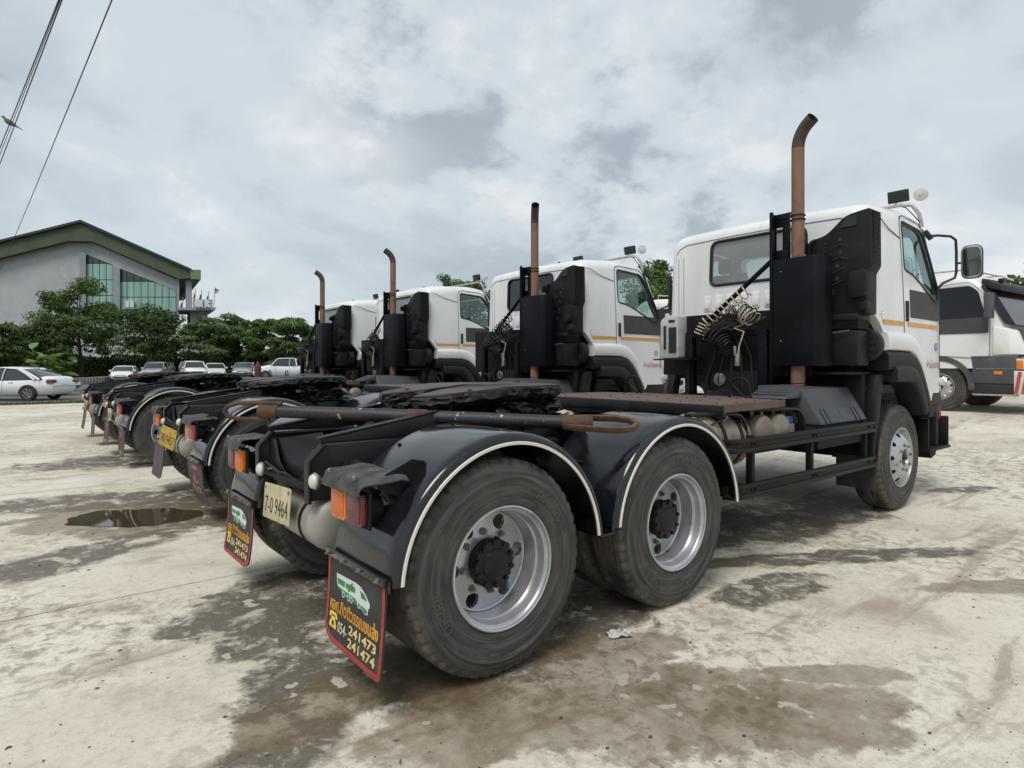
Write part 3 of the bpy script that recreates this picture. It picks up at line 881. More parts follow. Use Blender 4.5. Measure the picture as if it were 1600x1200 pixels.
# transverse lamp tubes
def lamp_side(s):
    part(MB().cyl((-0.46,-0.42*s,0.985),(-0.46,-1.06*s,0.985),0.024,n=14), 'lamp_tube', 'dull_black')
    part(MB().cyl((-0.36,-0.42*s,0.95),(-0.36,-1.0*s,0.95),0.018,n=12), 'lamp_tube', 'dull_black')
    L = empty('tail_lamp', (-0.655, -0.905*s, 0.885), 0, ROOT); L.scale = (1, 1.0, 1.18)
    # local: x forward, y*s inwards
    h = MB(); rows = [(-0.050,0.050),(-0.047,0.066),(-0.036,0.094),(-0.022,0.106),(0.02,0.110),(0.06,0.108),(0.10,0.112),(0.15,0.116),(0.19,0.108)]
    ny = 14; vs = []
    for off in (0.0, -0.004):
        for i, (hx, hz) in enumerate(rows):
            for j in range(ny+1):
                yy = 0.20 - (0.385 + 0.03*(i/8))*j/ny
                w_ = 0.0035*mnoise.noise(Vector((hx*22, yy*17, 3.1*s)))*min(1, i/3) - 0.022*max(0, (j-ny+1.2)/1.2)
                vs.append((hx + 0.006*mnoise.noise(Vector((yy*9, i*0.7, s))), yy*s, hz + w_ + off))
    m_ = ny+1; nr = len(rows); fs = []
    for i in range(nr-1):
        for j in range(ny):
            q = (i*m_+j, i*m_+j+1, (i+1)*m_+j+1, (i+1)*m_+j)
            fs += [q, tuple(reversed([k+nr*m_ for k in q]))]
    h.add(vs, fs)
    part(h, 'hood', M['hood'], L, smooth=35, fix=False)
    for zz in (0.15, -0.12):
        part(MB().cyl((-0.028,zz*s,0.100),(-0.034,zz*s,0.112),0.008,n=8), 'hood_bolt', 'steel', L)
    part(MB().bb(0.008,0.020,-0.19,0.19,-0.085,0.05), 'back_plate', 'dull_black', L, bevel=0.003)
    def lens(y0, y1, nm, mt, inner):
        a, b = sorted((y0*s, y1*s))
        pl = rpoly([(a,-0.078),(b,-0.078),(b,0.048),(a,0.048)], 0.025)
        part(MB().prism(pl, -0.020, 0.008, 'YZ'), nm, mt, L, bevel=0.005)
        q = rpoly([(a+0.014,-0.064),(b-0.014,-0.064),(b-0.014,0.034),(a+0.014,0.034)], 0.016)
        part(MB().prism(q, -0.0235, -0.0205, 'YZ'), 'lens_face', inner, L, bevel=0.001)
        for zz in (-0.066, 0.036):
            part(MB().cyl((-0.0205,(a+b)/2,zz),(-0.0235,(a+b)/2,zz),0.005,n=8), 'lens_screw', 'steel', L)
    lens(0.002, 0.165, 'amber_lens', 'amber', 'amber_face')
    lens(-0.170, -0.006, 'red_lens', 'red', 'red')
    part(MB().cyl((0.02,-0.10*s,-0.02),(0.10,-0.10*s,-0.02),0.062,0.05,n=20), 'lamp_body', 'dull_black', L, bevel=0.004)
    part(MB().cyl((0.02,0.08*s,-0.02),(0.085,0.08*s,-0.02),0.055,0.045,n=20), 'lamp_body', 'dull_black', L, bevel=0.004)
    # gusset plate from hood to mudguard
    gp = MB().prism([(-0.60,0.955),(-0.56,1.02),(-0.43,1.075),(-0.36,1.06),(-0.47,0.90)], -1.08*s-0.003, -1.08*s+0.003)
    part(gp, 'lamp_gusset', 'dull_black')
both(lamp_side)
# round work lamps on the rail ends
def work_lamp(s):
    W = empty('work_lamp', (-0.70, -0.60 if s > 0 else 0.245, 0.935 if s > 0 else 0.885), 0, ROOT)
    c = MB().lathe([(0.0,-0.026),(0.016,-0.025),(0.030,-0.018),(0.037,-0.006),(0.038,0.0)], axis='X', n=24)
    part(c, 'lamp_glass', 'lens', W, smooth=60)
    part(MB().lathe([(0.042,-0.004),(0.044,0.004),(0.041,0.010),(0.026,0.026),(0.0,0.030)], axis='X', n=24), 'lamp_shell', 'steel', W)
    part(MB().cyl((0.02,0,0),(0.075,0.03*s,0.0),0.008,n=8), 'lamp_stalk', 'steel', W)
both(work_lamp)
part(MB().tube([(-0.66,0.32,0.90),(-0.68,0.22,0.93),(-0.66,0.12,0.90),(-0.63,0.05,0.86)],0.008,n=6), 'lamp_cable', 'hose_black')
part(MB().bb(-0.66,-0.64,-0.36,0.36,0.845,0.875), 'plate_bracket', 'dull_black', bevel=0.002)
# loose wiring and small brackets at the rear end
for k, pts_ in enumerate(([(-0.45,-0.44,0.93),(-0.50,-0.56,0.90),(-0.56,-0.66,0.92),(-0.62,-0.78,0.90)], [(-0.45,-0.44,0.97),(-0.47,-0.60,0.94),(-0.50,-0.75,0.97),(-0.58,-0.88,0.93)],
                          [(-0.60,-0.36,0.88),(-0.63,-0.20,0.86),(-0.64,0.0,0.89),(-0.64,0.2,0.87),(-0.62,0.36,0.90)], [(-0.45,0.44,0.95),(-0.50,0.6,0.91),(-0.58,0.78,0.92)],
                          [(-0.52,-0.30,0.80),(-0.56,-0.25,0.74),(-0.62,-0.30,0.70),(-0.60,-0.38,0.68)])):
    part(MB().tube(pts_, 0.0065, n=6), 'wire', 'hose_black', smooth=60)
for y_ in (-0.30, -0.12, 0.15, 0.30):
    part(MB().cyl((-0.601,y_,0.83),(-0.613,y_,0.83),0.012,n=6), 'crossmember_bolt', 'dull_black')
part(MB().prism(rpoly([(-0.30,0.955),(-0.05,0.985),(-0.05,0.965),(-0.30,0.935)],0.008), -0.4265, -0.4255), 'rail_slot', 'gap')
part(MB().bb(-0.50,-0.40,-0.50,-0.428,0.90,1.0), 'rail_bracket', 'dull_black', bevel=0.006)
# transverse air tank under the rear end
at = MB()
def tank_prof(r, L, dome):
    p = [(0.0,-dome)]
    for i in range(1, 7):
        a = i/6*math.pi/2
        p.append((r*math.sin(a), -dome*math.cos(a)))
    p += [(r, 0.03),(r*1.012,0.034),(r*1.012,0.044),(r,0.048),(r,L-0.048),(r*1.012,L-0.044),(r*1.012,L-0.034),(r,L-0.03)]
    for i in range(6, 0, -1):
        a = i/6*math.pi/2
        p.append((r*math.sin(a), L+dome*math.cos(a)))
    return p + [(0.0, L+dome)]
at.lathe(tank_prof(0.140,0.62,0.065), (-0.51,-0.405,0.655), 'Y', 36)
part(at, 'air_tank', 'tankgrey', smooth=45)
for y in (-0.26, 0.08):
    part(MB().lathe([(0.143,y-0.014),(0.147,y-0.013),(0.147,y+0.013),(0.143,y+0.014)], (-0.51,0,0.655), 'Y', 36), 'tank_strap', 'dull_black')
    part(MB().bb(-0.56,-0.46,y-0.02,y+0.02,0.79,0.82), 'tank_hanger', 'dull_black')

# ---- axles, springs ----------------------------------------------------------
for x in (0.0, 1.37):
    a = MB().cyl((x,-0.95,0.525+g(x)),(x,0.95,0.525+g(x)),0.075,n=18)
    a.lathe([(0.0,-0.25),(0.12,-0.22),(0.19,-0.10),(0.20,0.0),(0.19,0.10),(0.12,0.22),(0.0,0.25)], (x,0,0.54+g(x)), 'X', 24)
    part(a, 'axle', 'dull_black')
def springs(s):
    sp = MB()
    for k in range(6):
        L = 0.62 - 0.07*k; z = 0.66 + 0.016*(5-k)
        pts = [(0.685+L*(-1+2*i/10), z - 0.10*((-1+2*i/10)*L/0.62)**2) for i in range(11)]
        sp.prism(pts + [(x, zz+0.014) for x, zz in reversed(pts)], -0.50*s-0.04, -0.50*s+0.04)
    part(sp, 'leaf_spring', 'dull_black')
    part(MB().prism([(0.55,0.60),(0.82,0.60),(0.80,0.80),(0.57,0.80)], -0.46*s, -0.58*s), 'trunnion', 'dull_black', bevel=0.01)
both(springs)
for x, side, z, sp in ((0.0,1,0.525,0.25),(1.37,1,0.525,-0.2),(0.0,-1,0.525,0.8),(1.37,-1,0.525,1.3)):
    rear_wheel(ROOT, x, side, z+g(x), sp)
for side, sp in ((1,0.2),(-1,0.9)):
    front_wheel(ROOT, 5.12, side, 0.53+g(5.12), sp)
part(MB().cyl((5.12,-0.95,0.58),(5.12,0.95,0.58),0.06,n=14), 'axle', 'dull_black')

# ---- mudguards ---------------------------------------------------------------
def mudguard(s, cx, cz, a0, a1):
    sec = [(0.600,1.243),(0.618,1.249),(0.630,1.248),(0.640,1.242),(0.648,1.230),(0.653,1.212),(0.656,1.185),(0.657,1.15),(0.659,0.92),(0.657,0.67),(0.652,0.645),(0.640,0.630),(0.615,0.625)]
    ins = [(r-0.006, y + (-0.006 if y > 0.9 else 0.006)*(1 if (y > 1.2 or y < 0.66) else 0)) for r, y in sec]
    ring = sec + list(reversed(ins))
    n = 44; rings = []
    for i in range(n+1):
        a = R(a0+(a1-a0)*i/n); c, sn = math.cos(a), math.sin(a)
        rings.append([(cx+r*c, -y*s, cz+r*sn) for r, y in ring])
    gd = part(MB().loft(rings), 'mudguard', 'guard', smooth=40)
    t = [(0.595,1.2455),(0.595,1.2525),(0.608,1.2545),(0.611,1.2505),(0.610,1.2465)]
    rr = []
    for i in range(n+1):
        a = R(a0+0.3+(a1-a0-0.6)*i/n); c, sn = math.cos(a), math.sin(a)
        rr.append([(cx+r*c, -y*s, cz+r*sn) for r, y in t])
    part(MB().loft(rr), 'trim_strip', 'trim', gd, smooth=30)
    for a in (22, 60, 90, 120, 158):
        c, sn = math.cos(R(a)), math.sin(R(a))
        part(MB().cyl((cx+0.655*c, -0.72*s, cz+0.655*sn),(cx+0.664*c, -0.72*s, cz+0.664*sn),0.011,n=6), 'guard_bolt', 'dull_black', gd)
    # stay from the frame
    for a in (35, 145):
        c, sn = math.cos(R(a)), math.sin(R(a))
        part(MB().cyl((cx+0.655*c, -0.42*s, cz+0.655*sn),(cx+0.655*c, -0.9*s, cz+0.655*sn),0.016,n=10), 'stay', 'dull_black', gd)
def guards(s):
    mudguard(s, 0.03, 0.525, 5, 176)
    mudguard(s, 1.40, 0.530, 4, 174)
    # panel that carries the guard down to the flap
    pb = MB()
    pb.add([(-0.629,-1.24*s,0.60),(-0.629,-0.625*s,0.60),(-0.627,-0.625*s,0.53),(-0.627,-1.235*s,0.545),
            (-0.621,-1.24*s,0.60),(-0.621,-0.625*s,0.60),(-0.619,-0.625*s,0.53),(-0.619,-1.235*s,0.545)],
           [(0,1,2,3),(4,7,6,5),(3,2,6,7),(0,3,7,4),(1,5,6,2),(0,4,5,1)])
    part(pb, 'guard_tail', 'guard', bevel=0.002)
    # trough that joins the two guards and its gusset
    tr = MB().bb(0.655,0.775,min(-1.235*s,-0.625*s),max(-1.235*s,-0.625*s),0.560,0.572)
    tr.prism([(0.648,0.575),(0.672,0.575),(0.672,0.66),(0.660,0.66)], min(-1.225*s,-0.63*s), max(-1.225*s,-0.63*s))
    tr.prism([(0.760,0.575),(0.783,0.575),(0.772,0.66),(0.760,0.66)], min(-1.225*s,-0.63*s), max(-1.225*s,-0.63*s))
    part(tr, 'guard_joint', 'guard', bevel=0.004)
    part(MB().prism([(0.50,0.93),(0.58,0.97),(0.72,0.90),(0.78,0.78),(0.70,0.70),(0.62,0.80)], -0.80*s-0.004, -0.80*s+0.004), 'guard_gusset', 'dull_black')
    part(MB().bb(0.45,0.98,min(-0.46*s,-0.56*s),max(-0.46*s,-0.56*s),0.70,1.02), 'spring_hanger', 'dull_black', bevel=0.01)
both(guards)

# ---- fifth wheel ---------------------------------------------------------------
FW_ = empty('fifth_wheel', (0.72,0,0), 0, ROOT)
def ragged(poly, step=0.022, amp=0.012, seed=1):
    out = []
    for i in range(len(poly)):
        a, b = Vector(poly[i]), Vector(poly[(i+1) % len(poly)])
        n = max(1, int((b-a).length/step))
        for k in range(n):
            p = a.lerp(b, k/n)
            d = mnoise.noise(Vector((p.x*14, p.y*14, seed))) * amp + mnoise.noise(Vector((p.x*45, p.y*45, seed+3))) * amp*0.6
            out.append((p.x+d, p.y+d*0.7))
    return out
pl = [(-0.64,0.20),(-0.58,0.34),(-0.30,0.46),(0.10,0.50),(0.38,0.44),(0.50,0.22),(0.52,0.0),(0.50,-0.22),(0.38,-0.44),(0.10,-0.50),(-0.30,-0.46),(-0.58,-0.34),(-0.64,-0.20),
      (-0.36,-0.07),(-0.02,-0.05),(0.02,0.0),(-0.02,0.05),(-0.36,0.07)]
def tilt(mb, k=0.035, piv=0.0):
    mb.v = [(x, y, z - max(0, -x-0.1)*k*3) for x, y, z in mb.v]
    return mb
top = ragged(pl, 0.02, 0.014, 2)
part(tilt(MB().prism(top, 1.362, 1.372, 'XY')), 'top_plate', 'worn', FW_, smooth=20)
rings = []
for k_, (zz, sc_) in enumerate(((1.3615,1.0),(1.350,1.03),(1.335,1.02),(1.318,1.035),(1.300,1.0),(1.285,0.97))):
    rings.append([(x*sc_ + 0.022*mnoise.noise(Vector((x*17,y*17,zz*60))), y*sc_ + 0.022*mnoise.noise(Vector((x*17+9,y*17,zz*60))), zz + 0.018*mnoise.noise(Vector((x*20,y*20,k_*3.3)))*(k_ > 0)) for x, y in ragged(pl, 0.02, 0.014, 2)])
part(tilt(MB().loft(rings)), 'plate_edge', 'grease', FW_, smooth=30)
gr = MB()
for i in range(44):
    a = i*2.399; rr = 0.12+0.36*((i*0.61) % 1)
    gr.ico((rr*math.cos(a)*1.15-0.05, rr*math.sin(a), 1.255+0.03*math.sin(i)), 0.075, 3, 1.5, (1.2,1.2,0.6), seed=i)
for s in (1,-1):
    for i in range(10):
        gr.ico((-0.60+0.10*i, s*(0.22+0.022*i if i < 5 else 0.33), 1.13+0.015*math.sin(i*2.0)), 0.085, 3, 1.6, (1.3,1.0,0.7), seed=90+i)
part(gr, 'grease_clumps', 'grease', FW_, smooth=60)
for s in (1,-1):
    pd_ = MB().prism([(-0.16,1.106),(0.16,1.106),(0.07,1.30),(-0.07,1.30)], s*0.30-0.05, s*0.30+0.05)
    part(pd_, 'pedestal', 'grease', FW_, bevel=0.006)
    part(MB().bb(-0.36,0.36,s*0.36-0.10,s*0.36+0.10,1.098,1.105), 'pedestal_foot', 'grease', FW_, bevel=0.002)
    for bx in (-0.28,-0.1,0.1,0.28):
        part(MB().cyl((bx,s*0.42,1.10),(bx,s*0.42,1.13),0.018,n=6), 'pedestal_bolt', 'grease', FW_)
part(MB().tube([(0.0,0.48,1.29),(0.02,0.70,1.28),(0.0,0.78,1.27),(-0.06,0.80,1.27)],0.012,n=8), 'release_handle', 'dull_black', FW_)
bp_ = MB().bb(0.34,1.06,-0.62,0.62,1.0865,1.0975)
part(bp_, 'base_plate', 'grease', FW_)

# ---- walkway deck ---------------------------------------------------------------
DK = empty('deck', (0,0,0), 0, ROOT)
part(MB().prism([(2.10,-1.08),(3.06,-1.02),(3.30,-0.62),(3.30,0.62),(3.06,1.02),(2.10,1.08)], 1.212, 1.220, 'XY'), 'deck_plate', 'deck', DK, bevel=0.002)
part(MB().bb(2.09,2.125,-1.085,1.085,1.135,1.2115), 'deck_edge', 'black', DK, bevel=0.003)
for x in (2.1,2.6,3.1):
    part(MB().bb(x+0.03,x+0.09,-0.98,0.98,1.09,1.211), 'deck_beam', 'black', DK)
part(MB().prism([(2.10,-1.09),(3.08,-1.03),(3.08,-1.02),(2.10,-1.08)], 1.165, 1.224, 'XY'), 'deck_rim', 'deck', DK)
riv = MB().lathe([(0.0,0.006),(0.008,0.005),(0.012,0.0)], axis='Z', n=10).mesh('rivet', M['dull_black'])
for ix in range(4):
    for iy in range(7):
        mesh_obj('rivet', riv, DK, (2.2+0.27*ix, -0.96+0.32*iy, 1.220))
for y in (-0.60, 0.60):
    h = [(3.12,y-0.10,1.22),(3.12,y-0.10,1.30)] + [(3.12, y-0.10*math.cos(R(a)), 1.30+0.095*math.sin(R(a))) for a in range(20,180,20)] + [(3.12,y+0.10,1.30),(3.12,y+0.10,1.22)]
    part(MB().tube(h,0.011,n=8), 'grab_hoop', 'dull_black')
    part(MB().tube([(3.12,y-0.06,1.225),(3.14,y+0.02,1.27),(3.13,y+0.07,1.33)],0.010,n=6), 'hoop_strap', 'dull_black')

# ---- side guards, tanks, battery box ------------------------------------------------
def beam_prof(z):
    return [(0.0,z),(0.0,z+0.028),(0.020,z+0.034),(0.020,z+0.066),(0.0,z+0.072),(0.0,z+0.098),(0.035,z+0.100),(0.035,z-0.002)]
def side_guard(s):
    for z in (0.885, 0.560):
        rings = []
        xs = [(2.035,0.07),(2.05,0.03),(2.075,0.010),(2.11,0.0),(4.42,0.0)]
        for x, dy in xs:
            rings.append([(x, -(1.215-dy-d)*s, z_) for d, z_ in beam_prof(z)])
        b = part(MB().loft(rings), 'guard_beam', 'plastic', bevel=0.003)
        for x in (2.28,2.33,3.22,3.27,4.32):
            part(MB().cyl((x,-1.196*s,z+0.05),(x,-1.204*s,z+0.05),0.009,n=8), 'beam_bolt', 'dull_black', b)
    for x in (2.33, 3.24, 4.30):
        p = MB().bb(x-0.022,x+0.022,min(-1.13*s,-1.18*s),max(-1.13*s,-1.18*s),0.545,0.995)
        part(p, 'guard_post', 'dull_black', bevel=0.004)
        part(MB().bb(x-0.02,x+0.02,min(-0.42*s,-1.13*s),max(-0.42*s,-1.13*s),0.875,0.915), 'guard_arm', 'dull_black')
    part(MB().cyl((2.02,-1.08*s,0.73),(2.33,-1.14*s,0.60),0.016,n=8), 'guard_brace', 'dull_black')
both(side_guard)
def tanks(s):
    if s > 0:
        t = MB().lathe(tank_prof(0.215,0.46,0.09), (2.02,-0.86,1.0-0.06), 'X', 40)
        part(t, 'air_drum', 'tank', smooth=45)
        for x in (2.74, 3.00):
            part(MB().lathe(tank_prof(0.128,0.42,0.07), (x,-1.02,0.985), 'Y', 32), 'air_reservoir', 'tank', smooth=45)
        for x in (2.14, 2.36):
            part(MB().lathe([(0.218,x-0.018),(0.223,x-0.016),(0.223,x+0.016),(0.218,x+0.018)], (0,-0.86,0.94), 'X', 40), 'drum_strap', 'dull_black')
        part(MB().tube([(1.94,-0.95,1.02),(2.05,-1.04,1.09),(2.18,-1.05,1.12)],0.007,n=6), 'drum_line', 'hose_black')
        part(MB().cyl((2.16,-1.03,1.10),(2.20,-1.05,1.13),0.014,n=8), 'drain_valve', 'steel')
        part(MB().bb(3.16,3.28,-1.0,-0.80,1.02,1.075), 'filler_box', 'blue', bevel=0.01)
        part(MB().bb(3.15,3.29,-1.01,-0.80,0.90,1.018), 'filler_tank', 'tankgrey', bevel=0.012)
        part(MB().bb(2.55,3.3,-0.95,-0.45,0.80,0.86), 'tank_tray', 'dull_black')
        for x in (2.66,2.9,3.08):
            part(MB().cyl((x,-0.92,1.08),(x,-0.92,1.13),0.018,n=10), 'tank_fitting', 'steel')
        # bent pipe hoops over the tanks
        for x0, x1 in ((1.88,2.44),(2.62,3.34)):
            for k in (0, 0.035):
                p = [(x0,-0.95+k,1.150),(x0+0.25,-1.02+k,1.150)] + [(x1-0.16+0.16*math.sin(R(a)), -1.06+k, 0.99+0.155*math.cos(R(a))) for a in range(0,100,15)] + [(x1,-1.06+k,0.90)]
                part(MB().tube(p,0.014,n=10), 'pipe_hoop', 'black')
        B = empty('battery_box', (0,0,0), 0, ROOT)
        c = MB().prism([(-1.165,1.0),(-1.165,1.02),(-1.00,1.300),(-0.60,1.325),(-0.60,1.0)], 3.42, 4.34, 'YZ')
        part(c, 'cover', 'boxgrey', B, bevel=0.008)
        for x in (3.86,):
            part(MB().box((x,-1.075,1.165),(0.012,0.010,0.30),Matrix.Rotation(R(-31),3,'X')), 'cover_rib', 'boxgrey', B)
        for x in (3.52,3.60,4.12,4.20):
            part(MB().box((x,-1.135,1.07),(0.014,0.014,0.13),Matrix.Rotation(R(-31),3,'X')), 'latch_slot', 'gap', B)
        part(MB().prism([(3.14,1.225),(3.42,1.225),(3.42,1.315),(3.34,1.300),(3.20,1.255)], -1.0, -0.66), 'step_ramp', 'boxgrey', B, bevel=0.004)
        for k in range(4):
            part(MB().box((3.20+0.062*k, -0.83, 1.258+0.017*k),(0.030,0.30,0.016)), 'tread_cleat', 'boxgrey', B, bevel=0.004)
        part(MB().bb(3.40,4.36,-1.15,-0.55,0.80,0.995), 'battery_tray', 'dull_black')
    else:
        part(MB().lathe(tank_prof(0.27,1.5,0.05), (2.3,0.84,0.86), 'X', 36), 'fuel_tank', 'tank', smooth=45)
both(tanks)
for k, (x, y, z, l) in enumerate(((2.4,-0.5,0.62,0.5),(2.9,-0.2,0.70,0.7),(3.3,0.2,0.66,0.6))):
    part(MB().cyl((x,y,z),(x+l,y,z),0.09,n=14), 'air_can', 'dull_black', bevel=0.01)
part(MB().cyl((0.2,0,0.66),(4.2,0,0.82),0.05,n=12), 'drive_shaft', 'dull_black')
part(MB().prism([(2.35,0.66),(2.9,0.70),(2.95,0.80),(2.4,0.80)], -0.75, -0.70), 'hanger_plate', 'dull_black')

# ---- stand, drivetrain mass behind the cab -------------------------------------------
def stand(s):
    u = MB().prism([(-0.47*s,1.085),(-0.36*s,1.085),(-0.38*s,1.84),(-0.46*s,1.86)], 3.82, 3.90, 'YZ')
    part(u, 'stand_upright', 'box', bevel=0.005)
    for z in (1.70,1.78):
        part(MB().cyl((3.82,-0.42*s,z),(3.81,-0.42*s,z),0.010,n=8), 'stand_bolt', 'dull_black')
both(stand)
part(MB().bb(3.825,3.895,-0.46,0.46,1.80,1.862), 'stand_crossbar', 'box', bevel=0.005)
eng = MB()
eng.bb(4.15,5.6,-0.36,0.36,0.85,1.95)
eng.bb(3.95,4.15,-0.30,0.30,0.95,1.45)
eng.cyl((3.2,0,0.98),(4.0,0,1.02),0.20,0.26,n=18)
part(eng, 'engine', 'dull_black', bevel=0.02)
for k in range(5):
    y = -0.28+0.13*k
    part(MB().tube([(3.98,y,1.1),(3.93+0.03*math.sin(k),y+0.02,1.35),(3.96,y*0.8,1.6),(3.9,y*0.6,1.8)],0.013+0.004*(k % 3),n=6), 'engine_pipe', 'hose_black')
part(MB().cyl((4.02,0.12,1.36),(3.93,0.12,1.36),0.07,n=16), 'air_dryer', 'steel', bevel=0.008)
part(MB().cyl((3.80,-0.05,1.16),(3.80,0.10,1.18),0.03,n=10), 'valve_block', 'steel', bevel=0.004)
part(MB().lathe(tank_prof(0.05,0.10,0.03),(3.85,0.18,1.12),'Z',14), 'filter_can', 'dull_black')
for k in range(4):
    y = 0.22-0.13*k
    part(MB().tube([(3.75,y,1.13),(3.6,y-0.05,1.17+0.02*k),(3.5,y-0.18,1.16),(3.45,y-0.28,1.22)],0.010,n=6), 'loose_cable', 'hose_black')
part(MB().bb(4.02,4.06,-0.80,0.90,1.40,2.06), 'dark_backing', 'dull_black')  # added dark sheet so the space behind the cab reads black
# coiled trailer hoses
def helix(path, rad, turns, n=14, ph=0.0, wob=0.0):
    path = [Vector(p) for p in path]; pts = []
    N = int(turns*n); m = len(path)-1
    for i in range(N+1):
        t = i/N*m; k = min(int(t), m-1); f = t-k
        c = path[k].lerp(path[k+1], f)
        d = (path[k+1]-path[k]).normalized()
        u = d.cross(Vector((1,0,0)))
        u = u.normalized() if u.length > 0.05 else Vector((0,1,0))
        w = d.cross(u).normalized()
        a = 2*math.pi*i/n + ph
        r = rad*(1+wob*math.sin(i*0.37))
        pts.append(c + u*r*math.cos(a) + w*r*math.sin(a))
    return pts
brace = part(MB().cyl((3.86,-0.50,2.52),(3.86,0.36,1.86),0.024,n=12), 'brace', 'box')
part(MB().tube(helix([(3.86,-0.26,2.26),(3.84,0.0,2.10),(3.80,0.20,1.95),(3.78,0.27,1.82)],0.060,13,16,0,0.07),0.0070,n=6), 'coil_hose', 'hose_white')
part(MB().tube(helix([(3.86,-0.10,2.06),(3.84,0.08,1.98),(3.80,0.26,1.84)],0.058,7,14,1.3,0.1),0.0075,n=6), 'coil_hose', 'hose_black')
part(MB().tube(helix([(3.80,-0.14,2.10),(3.76,-0.26,2.04),(3.74,-0.38,1.94)],0.075,7,20,0.4,0.18),0.0064,n=6), 'coil_hose', 'hose_white')
part(MB().tube(helix([(3.80,-0.08,2.05),(3.80,-0.22,2.06),(3.78,-0.36,1.98)],0.082,5,18,2.0,0.25),0.0066,n=6), 'coil_hose', 'hose_black')
part(MB().tube(helix([(3.78,0.16,1.84),(3.78,0.02,1.74),(3.77,-0.06,1.66)],0.085,8,18,0.0,0.4),0.0075,n=6), 'coil_hose', 'hose_black')
for k in range(7):
    a = 0.18-0.07*k
    part(MB().tube([(3.80,a+0.1,1.92+0.02*(k%3)),(3.77,a-0.02,1.86+0.02*(k%2)),(3.78,a-0.15,1.93),(3.82,a-0.22,1.98)],0.012,n=6), 'hose_bundle', 'hose_black')
part(MB().tube([(3.78,-0.18,1.97),(3.76,-0.26,1.91),(3.75,-0.16,1.88),(3.75,-0.27,1.84),(3.75,-0.22,1.70),(3.76,-0.20,1.60)],0.009,n=6), 'dangling_line', 'hose_white')
part(MB().cyl((3.76,-0.20,1.62),(3.76,-0.19,1.50),0.022,0.030,n=10), 'hose_coupling', 'steel', bevel=0.004)
part(MB().cyl((3.77,-0.16,1.70),(3.77,-0.165,1.60),0.016,n=10), 'hose_coupling', 'steel', bevel=0.003)

# ---- exhaust -------------------------------------------------------------------------
EX = empty('exhaust', (0,0,0), 0, ROOT)
bx = rpoly([(3.84,-0.515),(3.84,-0.915),(3.90,-0.975),(4.06,-0.985),(4.12,-0.93),(4.12,-0.515)], [0.01,0.03,0.03,0.03,0.03,0.01])
part(MB().prism([(x,y) for x,y in bx], 1.50, 2.52, 'XY'), 'heat_shield', 'box', EX, bevel=0.006)
for y, z in ((-0.60,2.40),(-0.60,1.74)):
    part(MB().cyl((3.842,y,z),(3.836,y,z),0.007,n=8), 'shield_bolt', 'steel', EX)
part(MB().cyl((3.93,-0.72,1.24),(3.93,-0.72,1.52),0.062,n=24), 'down_pipe', 'rustpipe', EX)
part(MB().cyl((3.93,-0.72,1.335),(3.93,-0.72,1.342),0.064,n=24), 'pipe_clamp', 'dull_black', EX)
lp = [(3.93,-0.72,1.26)] + [(3.93+0.10*(1-math.cos(R(a))), -0.72, 1.24-0.10*math.sin(R(a))) for a in range(15,100,15)] + [(4.25,-0.70,1.14),(4.4,-0.62,1.14)]
part(MB().tube(lp,0.060,n=20), 'elbow_pipe', 'rustpipe', EX)
po = MB()
po.bb(3.835,3.862,-0.515,-0.487,1.086,2.985)
part(po, 'stack_post', 'box', EX, bevel=0.003)
pw = MB()      # channel with slots beside the post
pw.bb(3.92,3.925,-0.63,-0.50,2.52,2.62); pw.bb(3.92,3.925,-0.63,-0.50,2.84,2.97)
pw.bb(3.92,3.925,-0.515,-0.50,2.62,2.84); pw.bb(3.92,3.925,-0.63,-0.575,2.62,2.84)
pw.bb(3.925,3.965,-0.63,-0.625,2.52,2.97)
pw.bb(3.862,3.92,-0.505,-0.50,2.52,2.97)
part(pw, 'stack_channel', 'box', EX, bevel=0.001)
for z in (2.925, 2.885):
    rg_ = [(3.93+0.064*math.cos(R(a)), -0.72+0.064*math.sin(R(a)), z) for a in range(0,360,20)]
    part(MB().tube(rg_,0.006,n=6,closed=True), 'pipe_clamp', 'dull_black', EX)
    part(MB().cyl((3.91,-0.58,z),(3.93,-0.665,z),0.008,n=6), 'clamp_arm', 'dull_black', EX)

# ---- cab ------------------------------------------------------------------------------
CAB = empty('cab', (0,0,0), 0, ROOT)
ST = [(4.450,1.050,2.960),(4.458,1.090,3.000),(4.480,1.130,3.035),(4.520,1.165,3.065),(4.580,1.188,3.085),(4.66,1.198,3.098),(4.9,1.20,3.120),(5.2,1.20,3.145),(5.45,1.20,3.155),(5.65,1.20,3.145),
      (5.85,1.195,3.115),(5.96,1.19,3.03),(6.05,1.185,2.87),(6.14,1.18,2.66),(6.23,1.175,2.45),(6.31,1.165,2.25),(6.38,1.15,2.06),(6.43,1.12,1.94),(6.45,1.06,1.90)]
def hw(w, z): return w*(1 - 0.050*max(0, (z-1.9)/1.2)**1.6) if z > 1.9 else w
def cab_ring(x, w, zt, zb=1.20, shrink=0.0):
    w -= shrink; zt -= shrink
    r = 0.17; pts = []
    zs = [zb + (zt-r-zb)*i/16 for i in range(17)]
    side = [(hw(w, z), z) for z in zs]
    ww = hw(w, zt-r)
    corner = [(ww - r*(1-math.cos(R(a))), zt-r + r*math.sin(R(a))) for a in (15,30,45,60,75,90)]
    top = [(ww-r)*(1-i/5) for i in range(1, 5)]
    crown = lambda y: 0.022*(1-(y/max(0.1, ww-r))**2)
    half = side + corner + [(y, zt + crown(y)) for y in top]
    ring = [(x, -y, z) for y, z in half] + [(x, 0, zt+0.022)] + [(x, y, z) for y, z in reversed(half)]
    return ring
body = MB().loft([cab_ring(*s_) for s_ in ST]).build('cab_body', [M['white'], M['cabin']], CAB)
